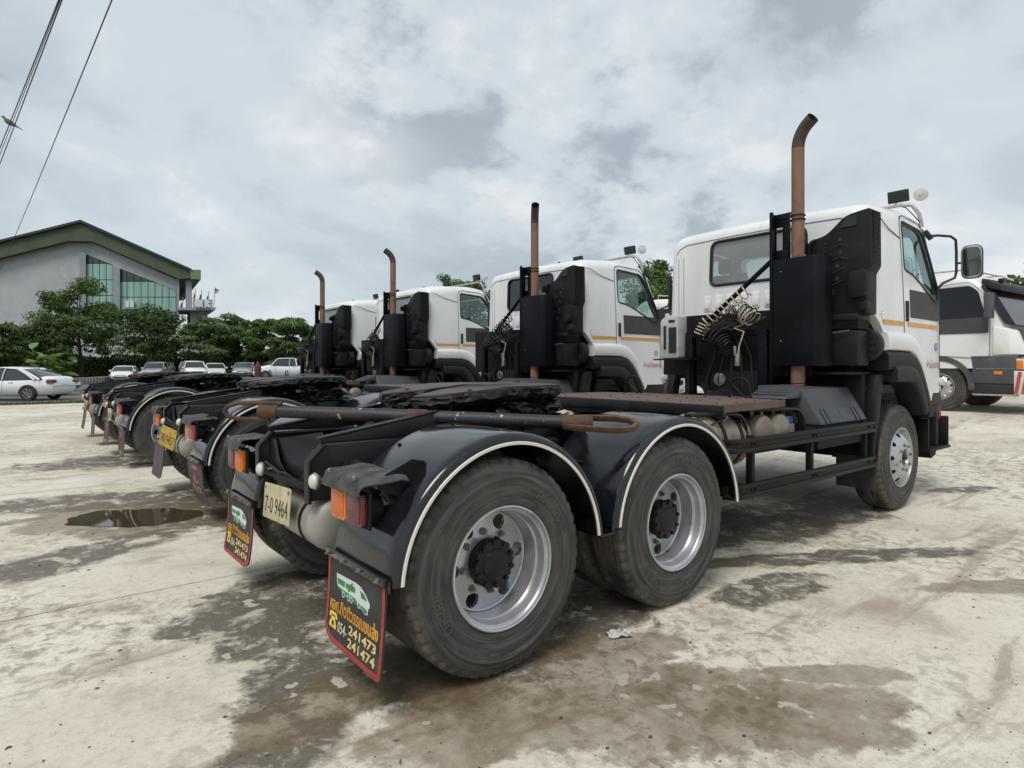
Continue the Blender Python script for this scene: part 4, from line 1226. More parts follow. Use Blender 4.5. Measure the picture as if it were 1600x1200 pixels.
inr = [(4.50,1.06,2.95),(4.56,1.10,2.99),(4.66,1.13,3.02),(5.2,1.145,3.07),(5.65,1.145,3.07),(5.85,1.14,2.98),(6.06,1.13,2.62),(6.2,1.125,2.3),(6.26,1.11,2.10)]
ic = MB(); ic.cur = 1; ic.loft([cab_ring(x, w, zt, 1.62) for x, w, zt in inr])
c_in = ic.build('cut_inner', [M['white'], M['cabin']])
WIN = rpoly([(5.225,2.485),(5.225,2.990),(5.80,2.955),(5.98,2.72),(6.235,2.30),(6.215,2.215),(6.08,2.215),(5.75,2.345),(5.45,2.455)], [0.05,0.05,0.09,0.06,0.04,0.03,0.10,0.2,0.2])
c_win = MB().prism(WIN, -2, 2).build('cut_side', M['gasket'])
RW = rpoly([(-0.565,2.43),(0.565,2.43),(0.545,2.93),(-0.545,2.93)], 0.09, 6)
c_rw = MB().prism(RW, 4.3, 4.6, 'YZ').build('cut_rear', M['gasket'])
WS = rpoly([(-1.075,2.20),(1.075,2.20),(1.03,2.95),(-1.03,2.95)], 0.1)
c_ws = MB().prism(WS, 5.75, 6.7, 'YZ').build('cut_front', M['gasket'])
# everything below the cab's lower edge and the wheel arch
low_ = [(4.2,1.0),(4.2,2.05),(4.455,2.05),(4.50,2.02),(4.635,1.845),(4.655,1.80),(4.66,1.66),(5.25,1.655),(5.45,1.60),(5.62,1.47),(5.74,1.30),(5.84,1.10),(5.84,1.0)]
c_lo = MB().prism(low_, -2, 2).build('cut_low', M['white'])
boolean(body, [c_in, c_win, c_rw, c_ws, c_lo])
bm = bmesh.new(); bm.from_mesh(body.data)
bmesh.ops.remove_doubles(bm, verts=bm.verts, dist=0.0004)
bm.to_mesh(body.data); bm.free()
body.data.shade_smooth(); body.data.set_sharp_from_angle(angle=R(32))
part(MB().sheet(RW, lambda y, z: (4.462, y, z)), 'rear_window', 'glass_rear', CAB, smooth=0)
gk = part(MB().tube([(4.449, y, z) for y, z in RW], 0.017, n=8, closed=True), 'window_gasket', 'gasket', CAB)
part(MB().sheet(WS, lambda y, z: (6.44-(z-2.0)*0.47, y, z)), 'windscreen', 'glass', CAB, smooth=0)
def cab_side(s):
    part(MB().sheet(WIN, lambda x, z: (x, -(hw(1.2, z)-0.022)*s, z)), 'door_window', 'glass', CAB, smooth=0)
    part(MB().tube([(x, -(hw(1.2, z)-0.004)*s, z) for x, z in WIN], 0.013, n=8, closed=True), 'window_gasket', 'gasket', CAB)
    door = [(5.17,1.70),(5.165,2.2),(5.165,2.95),(5.20,3.035),(5.28,3.052),(5.74,3.03),(5.83,2.98),(5.95,2.80),(6.10,2.53),(6.24,2.28),(6.275,2.15),(6.275,1.24)]
    dd = []
    for a, b in zip(door[:-1], door[1:]):
        for k in range(4): dd.append((a[0]+(b[0]-a[0])*k/4, a[1]+(b[1]-a[1])*k/4))
    part(MB().tube([(x, -(hw(1.2, z)*(1 if x < 5.7 else 1-(x-5.7)*0.03)+0.0005)*s, z) for x, z in dd], 0.0045, n=6), 'door_gap', 'gap', CAB)
    # black pillar strip ahead of the side glass
    pil = [(5.84,2.99),(5.885,3.0),(6.30,2.24),(6.30,2.10),(6.26,2.18)]
    part(MB().sheet(pil, lambda x, z: (x, -(hw(1.2,z)*(1-(max(0,x-5.7))*0.03)+0.004)*s, z)), 'pillar_strip', 'gasket', CAB, smooth=0)
    # orange stripe in two lengths
    for x0, x1 in ((4.64,5.16),(5.275,6.26)):
        n = 6
        b = MB()
        for i in range(n):
            a_, b_ = x0+(x1-x0)*i/n, x0+(x1-x0)*(i+1)/n
            f = lambda x: -(1.2*(1-max(0,x-5.7)*0.03)+0.003)*s
            b.add([(a_,f(a_),1.905),(b_,f(b_),1.905),(b_,f(b_),1.950),(a_,f(a_),1.950)], [(0,1,2,3)])
        part(b, 'stripe', 'stripe', CAB, smooth=0)
    # dark patch across the door
    pt = MB(); n = 6
    for i in range(n):
        a_, b_ = 5.34+0.94*i/n, 5.34+0.94*(i+1)/n
        f = lambda x, z: -(hw(1.2,z)*(1-max(0,x-5.7)*0.03)+0.005)*s
        pt.add([(a_,f(a_,2.0),2.0),(b_,f(b_,2.0),2.0),(b_,f(b_,2.29),2.29),(a_,f(a_,2.29),2.29)], [(0,1,2,3)])
    o = part(pt, 'door_patch', 'patch', CAB, smooth=0)
    o['label'] = 'dark grey blanked panel across the door below the window'
    part(MB().bb(5.215,5.262,min(-1.195*s,-1.218*s),max(-1.195*s,-1.218*s),1.955,2.165), 'door_handle', 'gasket', CAB, bevel=0.008)
    # white fender shoulder with a rolled top
    def band(outer, inner, y0, y1, nm, mt, roll=0.03):
        """swept band between two edge lines, bulging outwards"""
        rings = []
        for (xo, zo), (xi, zi) in zip(outer, inner):
            sec = []
            for t, yy in ((0.0, y0), (0.06, y0+(y1-y0)*0.55), (0.16, y0+(y1-y0)*0.85), (0.32, y1), (0.9, y1), (0.97, y1-roll*0.3), (1.0, y1-roll)):
                sec.append((xo+(xi-xo)*t, -yy*s, zo+(zi-zo)*t))
            sec += [(xi, -1.06*s, zi), (xo, -1.10*s, zo)]
            rings.append(sec)
        part(MB().loft(rings), nm, mt, CAB, smooth=42)
    band([(4.648,1.835),(4.75,1.84),(5.0,1.845),(5.25,1.84),(5.42,1.80),(5.56,1.71),(5.68,1.56),(5.78,1.40),(5.87,1.24)],
         [(4.648,1.652),(4.75,1.652),(5.0,1.652),(5.24,1.648),(5.38,1.612),(5.50,1.53),(5.60,1.42),(5.70,1.28),(5.80,1.12)], 1.192, 1.245, 'fender', 'white')
    band([(4.60,1.650),(4.75,1.650),(5.0,1.650),(5.24,1.646),(5.38,1.610),(5.50,1.528),(5.60,1.418),(5.70,1.278),(5.80,1.10),(5.83,1.02)],
         [(4.60,1.46),(4.75,1.46),(5.0,1.46),(5.22,1.46),(5.33,1.43),(5.42,1.36),(5.52,1.25),(5.60,1.14),(5.68,1.02),(5.70,0.96)], 1.20, 1.262, 'fender_flare', 'plastic')
    band([(4.74,1.505),(4.85,1.512),(5.0,1.515),(5.16,1.51),(5.28,1.485),(5.38,1.42),(5.48,1.31),(5.56,1.18),(5.62,1.06)],
         [(4.74,1.345),(4.85,1.345),(5.0,1.345),(5.12,1.34),(5.21,1.32),(5.29,1.26),(5.37,1.17),(5.44,1.07),(5.49,0.99)], 1.225, 1.292, 'arch_lip', 'flare')
    # inner wheel-house: guard sheet behind the tyre and its flap
    wh = arc(5.12, 0.58, 0.66, 178, 118, 10)
    ring = [[(x, -1.215*s, z), (x, -0.80*s, z), (x+0.012, -0.80*s, z-0.004), (x+0.012, -1.215*s, z-0.004)] for x, z in wh]
    part(MB().loft(ring), 'wheel_house', 'plastic', CAB)
    part(MB().prism([(4.40,0.62),(4.52,0.62),(4.60,1.20),(4.66,1.42),(4.52,1.42),(4.46,1.2)], -1.20*s, -1.10*s), 'wheel_house_post', 'plastic', CAB, bevel=0.015)
    part(MB().bb(4.455,4.463,min(-1.20*s,-0.84*s),max(-1.20*s,-0.84*s),0.33,0.64), 'front_flap', 'flap', CAB)
    # entry step and sill ahead of the wheel
    stp = MB().prism([(5.80,1.20),(6.40,1.20),(6.42,1.06),(5.86,1.06)], -1.16*s, -1.02*s)
    part(stp, 'sill', 'flare', CAB, bevel=0.01)
    sb = empty('entry_step', (0,0,0), 0, CAB)
    b = MB().bb(5.80,6.46,min(-1.12*s,-1.10*s),max(-1.12*s,-1.10*s),0.62,0.93)
    b.bb(5.80,5.83,min(-1.22*s,-1.10*s),max(-1.22*s,-1.10*s),0.60,0.93); b.bb(6.43,6.46,min(-1.22*s,-1.10*s),max(-1.22*s,-1.10*s),0.60,0.93)
    b.bb(5.80,6.46,min(-1.24*s,-1.08*s),max(-1.24*s,-1.08*s),0.575,0.605)
    part(b, 'step_frame', 'plastic', sb, bevel=0.006)
    part(MB().bb(6.0,6.35,min(-1.16*s,-1.10*s),max(-1.16*s,-1.10*s),0.93,1.06), 'step_bracket', 'plastic', sb, bevel=0.01)
    part(MB().prism([(6.05,0.575),(6.30,0.575),(6.25,0.50),(6.12,0.47)], -1.15*s, -1.02*s), 'step_foot', 'dull_black', sb)
    # corner lamp, marker pole
    part(MB().bb(6.30,6.44,min(-1.10*s,-1.19*s),max(-1.10*s,-1.19*s),1.28,1.36), 'corner_lamp', 'lens', CAB, bevel=0.012)
    part(MB().cyl((6.42,-1.13*s,0.90),(6.42,-1.13*s,1.22),0.020,n=10), 'marker_pole', 'redpole', CAB)
    part(MB().cyl((6.42,-1.13*s,1.22),(6.42,-1.13*s,1.27),0.024,n=10), 'marker_cap', 'p_white', CAB)
    # mirror on its bracket
    A = empty('mirror', (0,0,0), 0, CAB)
    arm = [(5.98,-1.15*s,2.93),(6.10,-1.22*s,2.945),(6.24,-1.30*s,2.94),(6.28,-1.335*s,2.90),(6.285,-1.34*s,2.78),(6.285,-1.34*s,2.55),(6.27,-1.33*s,2.48),(6.18,-1.24*s,2.42),(6.16,-1.20*s,2.36),(6.24,-1.15*s,2.15)]
    part(MB().tube(arm,0.014,n=10), 'mirror_arm', 'gasket', A, smooth=60)
    part(MB().cyl((5.97,-1.13*s,2.99),(6.02,-1.18*s,2.90),0.03,n=10), 'arm_mount', 'gasket', A, bevel=0.006)
    mp = rpoly([(-1.575,2.46),(-1.385,2.46),(-1.385,2.82),(-1.575,2.82)], 0.07)
    hs = []
    for x, k in ((6.275,1.0),(6.29,1.03),(6.33,1.0),(6.36,0.85),(6.375,0.6)):
        hs.append([(x, (-1.48+(y+1.48)*k)*s, 2.64+(z-2.64)*k) for y, z in mp])
    part(MB().loft(hs), 'mirror_shell', 'gasket', A, smooth=50)
    part(MB().prism([((-1.48+(y+1.48)*0.985)*s, 2.64+(z-2.64)*0.97) for y, z in mp], 6.268, 6.2745, 'YZ'), 'mirror_rim', 'chrome', A)
    part(MB().prism([((-1.485+(y+1.48)*0.86)*s, 2.64+(z-2.64)*0.88) for y, z in mp], 6.264, 6.2675, 'YZ'), 'mirror_glass', 'mirror', A)
    part(MB().cyl((6.29,-1.34*s,2.64),(6.29,-1.40*s,2.64),0.012,n=8), 'mirror_stub', 'gasket', A)
    # seat
    seat = MB().prism(rpoly([(4.85,1.85),(4.78,2.30),(4.74,2.58),(4.80,2.60),(4.92,2.30),(4.98,2.0),(5.40,2.0),(5.40,1.85)],0.04), -0.78*s, -0.30*s)
    part(seat, 'seat', 'seat', CAB, bevel=0.04)
    part(MB().bb(4.74,4.82,min(-0.66*s,-0.42*s),max(-0.66*s,-0.42*s),2.60,2.78), 'headrest', 'seat', CAB, bevel=0.03)
both(cab_side)
part(MB().prism([(5.85,1.70),(6.25,1.70),(6.22,2.16),(5.95,2.22),(5.85,2.05)], -1.08, 1.08), 'dashboard', 'cabin', CAB, bevel=0.03)
sw = [(5.70+0.06*math.sin(R(a))*1.0, -0.55+0.21*math.cos(R(a)), 2.20+0.20*math.sin(R(a))) for a in range(0,360,15)]
part(MB().tube(sw,0.014,n=8,closed=True), 'steering_wheel', 'seat', CAB)
part(MB().cyl((5.70,-0.55,2.20),(5.95,-0.55,2.0),0.03,n=8), 'steering_column', 'seat', CAB)
# front apron and bumper
fr = MB().loft([[(6.40,y*1.12,z) for y,z in ((-1,1.0),(1,1.0),(1,1.9),(-1,1.9))], [(6.50,y*1.06,z) for y,z in ((-1,1.0),(1,1.0),(1,1.92),(-1,1.92))]])
part(fr, 'front_panel', 'white', CAB, bevel=0.02)
part(MB().loft([[(6.20,y*1.18,z) for y,z in ((-1,0.55),(1,0.55),(1,1.0),(-1,1.0))], [(6.62,y*1.10,z) for y,z in ((-1,0.58),(1,0.58),(1,1.0),(-1,1.0))]]), 'bumper', 'plastic', CAB, bevel=0.03)
part(MB().bb(6.49,6.53,-0.8,0.8,1.25,1.7), 'grille', 'plastic', CAB, bevel=0.01)
# pressed panels on the rear wall, roof ribs, roof seam
for k in range(9):
    y = -0.60+0.15*k
    pp = rpoly([(y-0.050,2.135),(y+0.050,2.135),(y+0.050,2.315),(y-0.050,2.315)], 0.025)
    part(MB().prism(pp, 4.440, 4.4515, 'YZ'), 'pressed_panel', 'white', CAB, bevel=0.005, smooth=50)
    pq = rpoly([(y-0.034,2.16),(y+0.034,2.16),(y+0.034,2.255),(y-0.034,2.255)], 0.02)
    part(MB().prism(pq, 4.432, 4.4395, 'YZ'), 'pressed_panel', 'white', CAB, bevel=0.003, smooth=50)
part(MB().bb(4.432,4.4495,-0.98,0.98,2.052,2.085), 'rear_sill', 'white', CAB, bevel=0.006)
for y in (-0.84,-0.56,-0.28,0.0,0.28,0.56,0.84):
    rr = []
    for x, h_ in ((4.62,0.0),(4.72,0.022),(5.2,0.024),(5.55,0.022),(5.68,0.0)):
        zt = 3.085+0.022*(1-(y/1.0)**2) + (0.06*math.sin((x-4.6)/1.7*math.pi*0.6))
        rr.append([(x,y-0.07,zt-0.02),(x,y-0.045,zt+h_),(x,y+0.045,zt+h_),(x,y+0.07,zt-0.02)])
    part(MB().loft(rr), 'roof_rib', 'white', CAB, smooth=60)
seam = [(4.4495,-1.03,2.86),(4.4485,-0.98,2.915),(4.447,-0.88,2.95),(4.447,-0.3,2.965),(4.447,0.3,2.965),(4.447,0.88,2.95),(4.4485,0.98,2.915),(4.4495,1.03,2.86)]
part(MB().tube(seam,0.0035,n=5), 'roof_seam', 'gap', CAB)
sm2 = [(4.455,-1.09,2.93),(4.52,-1.155,2.945),(4.62,-1.17,2.94),(4.85,-1.165,2.86),(5.15,-1.165,2.80)]
part(MB().tube(sm2,0.0045,n=5), 'side_seam', 'gap', CAB)
for y in (1.0, 0.93):
    part(MB().tube([(4.449,y,2.12),(4.449,y,2.80)],0.0025,n=5), 'corner_seam', 'gap', CAB)
part(MB().bb(4.50,4.54,1.165,1.20,2.20,2.62), 'corner_vent', 'gasket', CAB, bevel=0.006)
part(MB().lathe([(0.0,0.012),(0.012,0.010),(0.016,0.0)],(4.60,-1.213,2.02),'Y',10), 'body_plug', 'white', CAB)
part(MB().lathe([(0.0,0.012),(0.012,0.010),(0.016,0.0)],(4.60,-1.213,1.985),'Y',10), 'body_plug', 'white', CAB)
part(MB().lathe([(0.0,0.06),(0.02,0.05),(0.03,0.0)],(5.0,-0.1,3.165),'Z',10), 'aerial_base', 'gasket', CAB)
# red and blue lettering low on the door
def cab_text(body, x, z, size, mt, nm):
    vs, fs = text_geo(body, size, 0.0, 0.0, 2)
    part(MB().add([(x+vx, -(1.2*(1-max(0,x+vx-5.7)*0.03)+0.004), z+vy) for vx, vy, _ in vs], fs), nm, mt, CAB, smooth=0, fix=False)
cab_text('ห้ามโดยสาร', 6.06, 1.48, 0.105, 'p_red', 'door_lettering')
cab_text('2', 6.15, 1.69, 0.055, 'p_blue', 'door_number')
part(MB().tube([(6.15+0.035*math.cos(R(a)), -(1.2*(1-0.45*0.03)+0.003), 1.71+0.042*math.sin(R(a))) for a in range(0,360,20)],0.004,n=4,closed=True), 'door_ring', 'p_blue', CAB)
# lamp bar on the roof
LB = empty('roof_lamp_bar', (0,0,0), 0, CAB)
pth = [(5.86,-1.14,3.02),(5.84,-1.12,3.16),(5.82,-1.06,3.265),(5.80,-0.96,3.285),(5.80,0.96,3.285),(5.82,1.06,3.265),(5.84,1.12,3.16),(5.86,1.14,3.02)]
part(MB().tube(pth,0.020,n=10), 'bar_tube', 'bar', LB, smooth=60)
for y in (-0.93, 0.25):
    part(MB().box((5.80,y,3.385),(0.06,0.20,0.13),Matrix.Rotation(R(-10),3,'Y')), 'work_light', 'gasket', LB, bevel=0.008)
    part(MB().tube([(5.80,y,3.28),(5.79,y+0.03,3.30),(5.78,y-0.02,3.34)],0.006,n=5), 'light_wire', 'hose_black', LB)
ln = MB().lathe([(0.0,-0.075),(0.03,-0.07),(0.055,-0.045),(0.070,0.0),(0.070,0.012),(0.0,0.03)], axis='X', n=22)
o = part(ln, 'spot_lamp', 'lens', LB, smooth=50); o.location = (5.86,-1.13,3.375); o.rotation_euler = (0, R(10), R(200))
part(MB().tube([(5.80,-0.88,3.30),(5.81,-1.0,3.25),(5.83,-1.08,3.14),(5.84,-1.13,3.06)],0.006,n=5), 'lamp_wire', 'hose_black', LB)

# ---- air intake tower on the right rear corner of the cab ------------------------------
IN = empty('air_intake', (0,0,0), 0, ROOT)
prof = rpoly([(-0.66,1.98),(-0.66,2.66),(-0.70,2.72),(-0.86,2.755),(-1.02,2.90),(-1.10,2.925),(-1.255,2.945),(-1.262,2.42),(-1.22,2.36),(-1.22,1.98)], [0.02,0.03,0.04,0.06,0.05,0.03,0.03,0.03,0.03,0.02])
part(MB().prism(prof, 4.20, 4.43, 'YZ'), 'intake_body', 'plastic', IN, bevel=0.014)
part(MB().prism(rpoly([(-0.98,2.80),(-1.135,2.80),(-1.135,2.895),(-1.06,2.89)],0.012), 4.190, 4.1985, 'YZ'), 'intake_mouth', 'gap', IN)
part(MB().prism(rpoly([(-0.655,2.60),(-0.70,2.60),(-0.70,2.70),(-0.655,2.66)],0.01), 4.12, 4.199, 'YZ'), 'intake_handle', 'plastic', IN, bevel=0.01)
part(MB().tube([(4.19,-0.71,2.45),(4.17,-0.71,2.65),(4.17,-0.73,2.70),(4.19,-0.76,2.72)],0.016,n=8), 'intake_grip', 'plastic', IN)
for y, z, r_ in ((-0.99,2.69,0.020),(-0.99,2.57,0.020),(-0.965,2.445,0.020),(-0.965,2.325,0.020),(-0.86,2.67,0.010),(-0.86,2.55,0.010)):
    part(MB().cyl((4.199,y,z),(4.1945,y,z),r_,n=14), 'intake_hole', 'gap', IN)
part(MB().prism(rpoly([(-0.90,2.17),(-0.935,2.17),(-0.935,2.225),(-0.90,2.225)],0.01), 4.194, 4.199, 'YZ'), 'intake_hole', 'gap', IN)
for a, b in (((-0.84,2.575),(-0.98,2.645)),((-0.98,2.645),(-1.06,2.615)),((-0.84,2.455),(-0.98,2.525)),((-0.98,2.525),(-1.06,2.495)),((-0.84,2.345),(-1.02,2.42)),((-0.84,2.235),(-1.02,2.305))):
    part(MB().cyl((4.196,a[0],a[1]),(4.196,b[0],b[1]),0.005,n=5), 'intake_crease', 'gap', IN)
for k in range(24):
    z = 2.44+0.0205*k
    part(MB().bb(4.24,4.40,-1.268,-1.255,z,z+0.010), 'intake_slat', 'plastic', IN)
part(MB().prism(rpoly([(-1.08,2.16),(-1.08,2.36),(-1.245,2.385),(-1.25,2.19),(-1.20,2.13),(-1.12,2.12)],0.04), 4.12, 4.30, 'YZ'), 'resonator', 'plastic', IN, bevel=0.02)
part(MB().prism(rpoly([(-1.16,2.0),(-1.16,2.09),(-1.23,2.10),(-1.24,2.02)],0.02), 4.16, 4.26, 'YZ'), 'intake_bracket', 'plastic', IN, bevel=0.008)
FB = empty('air_filter', (0,0,0), 0, ROOT)
part(MB().bb(4.16,4.42,-1.16,-0.70,1.50,1.835), 'filter_box', 'plastic', FB, bevel=0.02)
part(MB().bb(4.15,4.42,-1.165,-0.70,1.925,1.985), 'filter_lid', 'plastic', FB, bevel=0.01)
for k in range(9):
    part(MB().bb(4.16,4.41,-1.16,-0.70,1.845+0.009*k,1.850+0.009*k), 'filter_pleat', 'plastic', FB)
part(MB().cyl((4.40,-1.10,1.70),(4.52,-1.10,1.70),0.16,n=30), 'filter_canister', 'plastic', FB, bevel=0.015)
for k in range(5):
    a = R(36*k)
    part(MB().cyl((4.396,-1.10-0.13*math.cos(a),1.70-0.13*math.sin(a)),(4.396,-1.10+0.13*math.cos(a),1.70+0.13*math.sin(a)),0.005,n=5), 'canister_rib', 'dull_black', FB)
part(MB().tube([(4.15,-0.72,1.77),(4.12,-0.85,1.80),(4.13,-1.1,1.83)],0.006,n=5), 'filter_wire', 'steel', FB)
part(MB().bb(4.05,4.62,-1.12,-0.60,1.42,1.445), 'filter_shelf', 'dull_black', bevel=0.003)
part(MB().bb(4.42,4.50,-1.10,-0.45,1.09,1.42), 'cab_bearer', 'dull_black', bevel=0.01)
part(MB().bb(4.36,4.44,-1.12,-0.9,0.90,1.42), 'cab_bearer', 'dull_black', bevel=0.01)
part(MB().bb(4.50,5.9,-0.95,0.95,1.30,1.60), 'cab_underfloor', 'dull_black')
# ================================================================== THE FLEET
FLAP_Y, FLAP_W, FLAP_TOP, FLAP_H, FLAP_X = 0.622, 0.598, 0.605, 0.43, -0.634
def flap(root, s, style, bend=0.0, skew=0.0):
    """one mud flap with its print; u runs left to right and v downwards as seen from behind"""
    yl = -FLAP_Y if s > 0 else FLAP_Y+FLAP_W
    def bendx(v): return FLAP_X - bend*v*v*0.16
    def at(u, v, e=0.0):
        return (bendx(v)-e - skew*u*v*0.1, yl-u*FLAP_W, FLAP_TOP-v*FLAP_H)
    F = empty('mud_flap', (0,0,0), 0, root)
    outline = lambda i=0.0: rpoly([(i,0.0+i*0.2),(1-i,0.0+i*0.2),(1-i,1-i*1.4),(0.86-i*0.3,1.0-i*1.4),(0.14+i*0.3,0.985-i*1.4),(i,0.90-i*1.2)] if s > 0 else
                                  [(i,0.0+i*0.2),(1-i,0.0+i*0.2),(1-i,0.92-i*1.2),(0.86-i*0.3,1.0-i*1.4),(0.14+i*0.3,1.0-i*1.4),(i,1-i*1.4)], [0.001,0.001,0.09,0.06,0.06,0.12])
    def grid_poly(poly, e, mb, thick=0.0):
        # cut the outline in rows so that it can follow the bend
        rows = 12; vs = sorted(set([k/rows for k in range(rows+1)] + [v for _, v in poly]))
        def span(v):
            xs = []
            for (u0, v0), (u1, v1) in zip(poly, poly[1:]+poly[:1]):
                if (v0-v)*(v1-v) <= 0 and abs(v1-v0) > 1e-9:
                    xs.append(u0+(u1-u0)*(v-v0)/(v1-v0))
                elif abs(v1-v0) <= 1e-9 and abs(v-v0) < 1e-9: xs += [u0, u1]
            return (min(xs), max(xs)) if xs else None
        prev = None
        for v in vs:
            sp = span(v)
            if sp is None: continue
            if prev is not None:
                (pv, (a, b)) = prev; c, d_ = sp
                mb.add([at(a,pv,e), at(b,pv,e), at(d_,v,e), at(c,v,e)], [(0,1,2,3)])
                if thick:
                    mb.add([at(a,pv,-thick), at(b,pv,-thick), at(d_,v,-thick), at(c,v,-thick)], [(3,2,1,0)])
                    for q in ((a,c),(b,d_)):
                        mb.add([at(q[0],pv,e), at(q[1],v,e), at(q[1],v,-thick), at(q[0],pv,-thick)], [(0,1,2,3)])
            prev = (v, sp)
        return mb
    base = 'flap' if style == 'coop' else 'flap_faded'
    part(grid_poly(outline(), 0.0, MB(), 0.007), 'flap_sheet', base, F, fix=False, smooth=30)
    # clamp bar and bolts
    bar = MB().bb(FLAP_X-0.016, FLAP_X-0.002, yl-FLAP_W-0.005, yl+0.005, FLAP_TOP-0.030, FLAP_TOP+0.008)
    part(bar, 'clamp_bar', 'guard', F, bevel=0.003)
    for k in range(4):
        y = yl - FLAP_W*(0.06+0.29*k)
        part(MB().cyl((FLAP_X-0.014,y,FLAP_TOP-0.012),(FLAP_X-0.034,y,FLAP_TOP-0.016),0.006,n=8).cyl((FLAP_X-0.014,y,FLAP_TOP-0.012),(FLAP_X-0.022,y,FLAP_TOP-0.012),0.012,n=6), 'clamp_bolt', 'steel', F)
    def pr(poly, mt, nm, e=0.0018):
        return part(MB().sheet(poly, lambda u, v: at(u, v, e)), nm, mt, F, smooth=0, fix=False)
    def txt(body, u, v, h, w, mt, nm, bold=0.0, e=0.0025):
        vs, fs = text_geo(body, 1.0, 0.0, bold, 2)
        xs = [p[0] for p in vs]; ys = [p[1] for p in vs]
        sx = w/(max(xs)-min(xs)); sy = h/(max(ys)-min(ys)); mx = (max(xs)+min(xs))/2; my = min(ys)
        part(MB().add([at(u+(x-mx)*sx, v-(y-my)*sy, e) for x, y, _ in vs], fs), nm, mt, F, smooth=0, fix=False)
    if style == 'coop':
        # red border drawn as strips along the edges
        o1, o2 = outline(0.004), outline(0.045)
        mbr = MB(); n = len(o1)
        for i in range(n):
            a, b = o1[i], o1[(i+1) % n]; c, d_ = o2[(i+1) % n], o2[i]
            if a[1] < 0.12 and b[1] < 0.12: continue
            K = 6
            for k in range(K):
                t0, t1 = k/K, (k+1)/K
                L = lambda p, q, t: (p[0]+(q[0]-p[0])*t, p[1]+(q[1]-p[1])*t)
                q = [L(a,b,t0), L(a,b,t1), L(d_,c,t1), L(d_,c,t0)]
                mbr.add([at(u, max(v,0.085), 0.0014) for u, v in q], [(0,1,2,3)])
        part(mbr, 'red_border', 'flap_red', F, smooth=0, fix=False)
        # printed lorry
        X0, Y0, SX, SY = 0.17, 0.205, 0.60, 0.26
        q = lambda pts: [(X0+u*SX, Y0+v*SY) for u, v in pts]
        pr(q([(0.0,0.08),(0.60,0.0),(0.74,0.04),(0.88,0.22),(0.96,0.42),(1.0,0.50),(0.99,0.66),(0.96,0.70),(0.95,0.95),(0.88,1.0),(0.80,0.90),(0.70,0.86),(0.62,0.80),(0.30,0.80),(0.06,0.62),(0.02,0.50)]), 'p_white', 'printed_lorry', 0.0016)
        pr(q([(0.03,0.26),(0.27,0.24),(0.27,0.48),(0.05,0.48)]), 'p_green', 'printed_lorry_panel', 0.0022)
        pr(q([(0.30,0.24),(0.42,0.24),(0.50,0.08),(0.51,0.22),(0.58,0.22),(0.58,0.44),(0.44,0.46),(0.38,0.60),(0.36,0.46),(0.30,0.46)]), 'p_green', 'printed_lorry_panel', 0.0022)
        pr(q([(0.72,0.20),(0.84,0.24),(0.92,0.46),(0.76,0.46)]), 'p_green', 'printed_lorry_panel', 0.0022)
        pr(q([(0.05,0.60),(0.30,0.62),(0.60,0.64),(0.66,0.74),(0.60,0.88),(0.52,0.74),(0.44,0.86),(0.36,0.74),(0.28,0.80),(0.20,0.66),(0.10,0.72)]), 'p_green', 'printed_lorry_panel', 0.0022)
        pr(q([(0.70,0.80),(0.80,0.74),(0.93,0.80),(0.93,0.92),(0.88,0.96),(0.80,0.86)]), 'p_green', 'printed_lorry_panel', 0.0022)
        for cu in (0.24,0.40,0.48,0.70):
            pr(q([(cu+0.045*math.cos(R(a)), 0.80+0.13*math.sin(R(a))) for a in range(0,360,30)]), 'p_white', 'printed_lorry_wheel', 0.0026)
            pr(q([(cu+0.030*math.cos(R(a)), 0.80+0.09*math.sin(R(a))) for a in range(0,360,30)]), 'p_green', 'printed_lorry_hub', 0.0030)
        txt('หจก.กิตติวรรณขนส่ง', 0.50, 0.645, 0.165, 0.84, 'p_yellow', 'lettering_outline', 0.028, 0.0018)
        txt('หจก.กิตติวรรณขนส่ง', 0.50, 0.641, 0.155, 0.82, 'p_orange', 'lettering', 0.0, 0.0026)
        # telephone sign
        U, V = 0.155, 0.745
        pr([(U-0.075,V-0.055),(U-0.055,V-0.085),(U+0.055,V-0.085),(U+0.075,V-0.055),(U+0.075,V-0.02),(U+0.040,V-0.02),(U+0.036,V-0.05),(U-0.036,V-0.05),(U-0.040,V-0.02),(U-0.075,V-0.02)], 'p_yellow', 'telephone_sign')
        pr([(U-0.026,V-0.035),(U+0.026,V-0.035),(U+0.066,V+0.05),(U+0.066,V+0.085),(U-0.066,V+0.085),(U-0.066,V+0.05)], 'p_yellow', 'telephone_sign')
        pr([(U+0.022*math.cos(R(a)), V+0.035+0.030*math.sin(R(a))) for a in range(0,360,30)], 'flap', 'telephone_dial', 0.0026)
        txt('054-', 0.335, 0.835, 0.12, 0.17, 'p_cream', 'area_code', 0.012)
        txt('241473', 0.675, 0.775, 0.100, 0.46, 'p_yellow', 'phone_number', 0.030, 0.0018)
        txt('241473', 0.675, 0.772, 0.092, 0.44, 'p_cream', 'phone_number', -0.004, 0.0026)
        txt('241474', 0.675, 0.905, 0.100, 0.46, 'p_yellow', 'phone_number', 0.030, 0.0018)
        txt('241474', 0.675, 0.902, 0.092, 0.44, 'p_cream', 'phone_number', -0.004, 0.0026)
    elif style == 'truck':
        pr([(0.30,0.16),(0.72,0.16),(0.70,0.52),(0.60,0.58),(0.40,0.58),(0.32,0.52)], 'p_pink', 'faded_emblem')
        pr([(0.45,0.22),(0.52,0.36),(0.60,0.22),(0.60,0.52),(0.45,0.52)], 'flap_red', 'faded_emblem', 0.0024)
        txt('TRUCK', 0.50, 0.76, 0.13, 0.60, 'p_yellow', 'flap_lettering')
    elif style == 'swirl':
